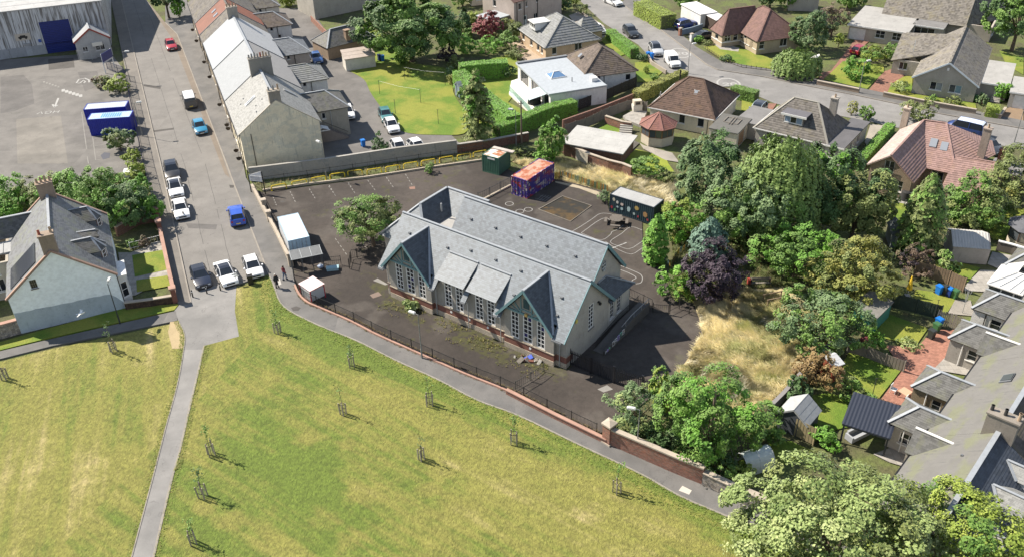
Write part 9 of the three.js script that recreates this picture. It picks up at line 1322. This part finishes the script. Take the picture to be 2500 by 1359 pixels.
// ---- long dry grass (nobody could count it), weeds and turf tufts
const bladeMat=new THREE.MeshPhysicalMaterial({ roughness:.8,side:THREE.DoubleSide,transmission:.5,thickness:0 });
function inPoly(x,z,q) { let c=false;for (let i=0,j=q.length-1;i<q.length;j=i++) if ((q[i][1]>z) !== (q[j][1]>z)&&x<(q[j][0]-q[i][0])*(z-q[i][1])/(q[j][1]-q[i][1])+q[i][0]) c=!c;return c;}
function tuft(nb,h,sp,w,seed) { const R=rng(seed),b=new MB();for (let k=0;k<nb;k++) { const a=R()*6.2832,r=R()*sp*.4,x=Math.cos(a)*r,z=Math.sin(a)*r,bx=x+Math.cos(a)*sp*(.3+.7*R()),bz=z+Math.sin(a)*sp*(.3+.7*R()),hh=h*(.6+.5*R()),t=a+1.57,wx=Math.cos(t)*w/2,wz=Math.sin(t)*w/2,mx=mix(x,bx,.35),mz=mix(z,bz,.35);b.quad([x-wx,0,z-wz],[x+wx,0,z+wz],[mx+wx*.8,hh*.6,mz+wz*.8],[mx-wx*.8,hh*.6,mz-wz*.8]).tri([mx-wx*.8,hh*.6,mz-wz*.8],[mx+wx*.8,hh*.6,mz+wz*.8],[bx,hh,bz]);} const g=b.geo(),q=g.attributes.normal;for (let i=0;i<q.count;i++) { const v=new THREE.Vector3(q.getX(i)*.35,1,q.getZ(i)*.35).normalize();q.setXYZ(i,v.x,v.y,v.z);} return g;}
function scatter(name, label, geo, n, place, cols, seed) {
  const R=rng(seed),im=new THREE.InstancedMesh(geo,bladeMat,n),m=new THREE.Matrix4(),q=new THREE.Quaternion(),e=new THREE.Euler(),c=new THREE.Color();let k=0,guard=0;
  while (k<n&&guard++<n*12) { const s=place(R);if (!s) continue;e.set(s.tilt?s.tilt[0] :0,R()*6.28,s.tilt?s.tilt[1] :0,'XZY');q.setFromEuler(e);m.compose(new THREE.Vector3(s.x,s.y||0,s.z),q,new THREE.Vector3(s.s,s.s*(s.sy||1),s.s));im.setMatrixAt(k,m);const t=s.t ?? R(),cc=t<.5?mix3(cols[0],cols[1],t*2) :mix3(cols[1],cols[2],t*2-1),v=.8+.4*R();c.setRGB(cc[0]*v,cc[1]*v,cc[2]*v);im.setColorAt(k,c);k++;}
  im.count=k;im.name=numbered(name);im.castShadow=im.receiveShadow=true;tag(im,label,'grass',null,'stuff');scene.add(im);return im;
}
const pathQuad = [...pathL, ...pathR.slice().reverse()];
const bbox=q=>[Math.min(...q.map(p=>p[0])),Math.max(...q.map(p=>p[0])),Math.min(...q.map(p=>p[1])),Math.max(...q.map(p=>p[1]))];
const inArea=(poly,f)=>{ const [a,b,c,d]=bbox(poly);return R=>{ const x=mix(a,b,R()),z=mix(c,d,R());return inPoly(x,z,poly)?f(x,z,R) :null;};};
const STRAW=[[.34,.36,.13],[.70,.62,.38],[.78,.73,.52]],REED=tuft(11,.8,.42,.045,5),WEED=tuft(9,.35,.22,.04,6),TURF=tuft(8,.085,.07,.022,7);
const laid=(x,z,R)=>{ const k=fbm(x*.22,z*.22,3,701),a=k*14,s=.35+.9*fbm(x*.5,z*.5,2,702);return { x,z,y:.03,s:.7+.6*R(),sy:.55+.4*R(),tilt:[Math.cos(a)*(s+.4),Math.sin(a)*(s+.4)],t:cl(.5+1.9*(fbm(x*.3,z*.3,4,703)-.5)+.5*(R()-.5)) };};
scatter('grass','long golden dry grass laid in swirls beside the yard',REED,15000,inArea([[18.83,-78.01],[23.5,-80.72],[27.84,-78.97],[31,-75.12],[31.67,-70.63],[22.03,-60.6],[19.53,-60.7],[15.19,-66.09],[17.21,-69.48],[19.01,-72.71]],laid),STRAW,31);
scatter('grass','dry grass behind the painted pickets and containers',REED,6500,inArea([[0.67,-111.94],[6.53,-112.86],[9.72,-110.92],[20.93,-105.48],[20.91,-99.07],[17.8,-95.14],[12.74,-102.98],[5.97,-107.49]],laid),STRAW,32);
scatter('weeds','rank green grass under the yard trees',WEED,5200,inArea([[18.95,-93.13],[25.63,-92.79],[29.49,-85.35],[28.67,-80.48],[23.3,-79.79],[18.83,-78.01],[17.44,-80.99]],(x,z,R)=>({ x,z,y:.04,s:.8+.8*R() })),[[.08,.12,.02],[.13,.16,.03],[.25,.22,.08]],33);
scatter('weeds','weeds along the foot of the school front',WEED,600,R=>{ const k=Math.floor(R()*(schoolFront.length-1)),f=R(),a=schoolFront[k],b=schoolFront[k+1],l=distOf(a,b),o=.25+Math.pow(R(),2.2)*2.6,x=mix(a[0],b[0],f)-(b[1]-a[1])/l*o,z=mix(a[1],b[1],f)+(b[0]-a[0])/l*o;return fbm(x*.6,z*.6,3,711)+.2*(R()-.5)<.5?null :{ x,z,y:.03,s:.25+.45*R() };},[[.12,.15,.02],[.2,.2,.04],[.34,.28,.1]],34);
scatter('weeds','weeds on the bank behind the yellow hoops',WEED,800,inArea([[-33.15,-107.32],[-32.01,-105.99],[-18.63,-109.11],[-3.49,-113.32],[0.92,-110.43],[2.79,-118.1],[-7.13,-115.22],[-15.03,-113.1],[-24.24,-110.27],[-32.6,-108.47]],(x,z,R)=>({ x,z,y:.06,s:.4+.6*R() })),[[.12,.14,.03],[.2,.18,.06],[.36,.28,.12]],35);
const nearLine=(pts,lo,hi,y,s0)=>R=>{ const k=Math.floor(R()*(pts.length-1)),f=R(),a=pts[k],b=pts[k+1],l=distOf(a,b)||1,o=lo+(hi-lo)*Math.pow(R(),1.6),x=mix(a[0],b[0],f)-(b[1]-a[1])/l*o,z=mix(a[1],b[1],f)+(b[0]-a[0])/l*o;return { x,z,y,s:s0*(.6+.8*R()) };};
scatter('grass','long turf fringe along the pavement edging',TURF,5000,nearLine(kerbPark,.05,1.6,.08,.95),[[.17,.30,.03],[.25,.36,.05],[.36,.38,.1]],36);
scatter('grass','turf fringe along the pale path',TURF,4200,R=>(R()<.5?nearLine(pathR.slice().reverse(),.02,.5,.08,.9)(R) :nearLine(pathL,.02,.5,.08,.9)(R)),[[.2,.3,.04],[.3,.34,.07],[.48,.42,.18]],37);
scatter('weeds','dry weeds along the foot of the school railing',WEED,2200,nearLine(railPts,-.5,.3,.05,.5),[[.10,.10,.02],[.18,.14,.05],[.28,.2,.1]],38);

scene.updateMatrixWorld(true);
renderer.render(scene, camera);
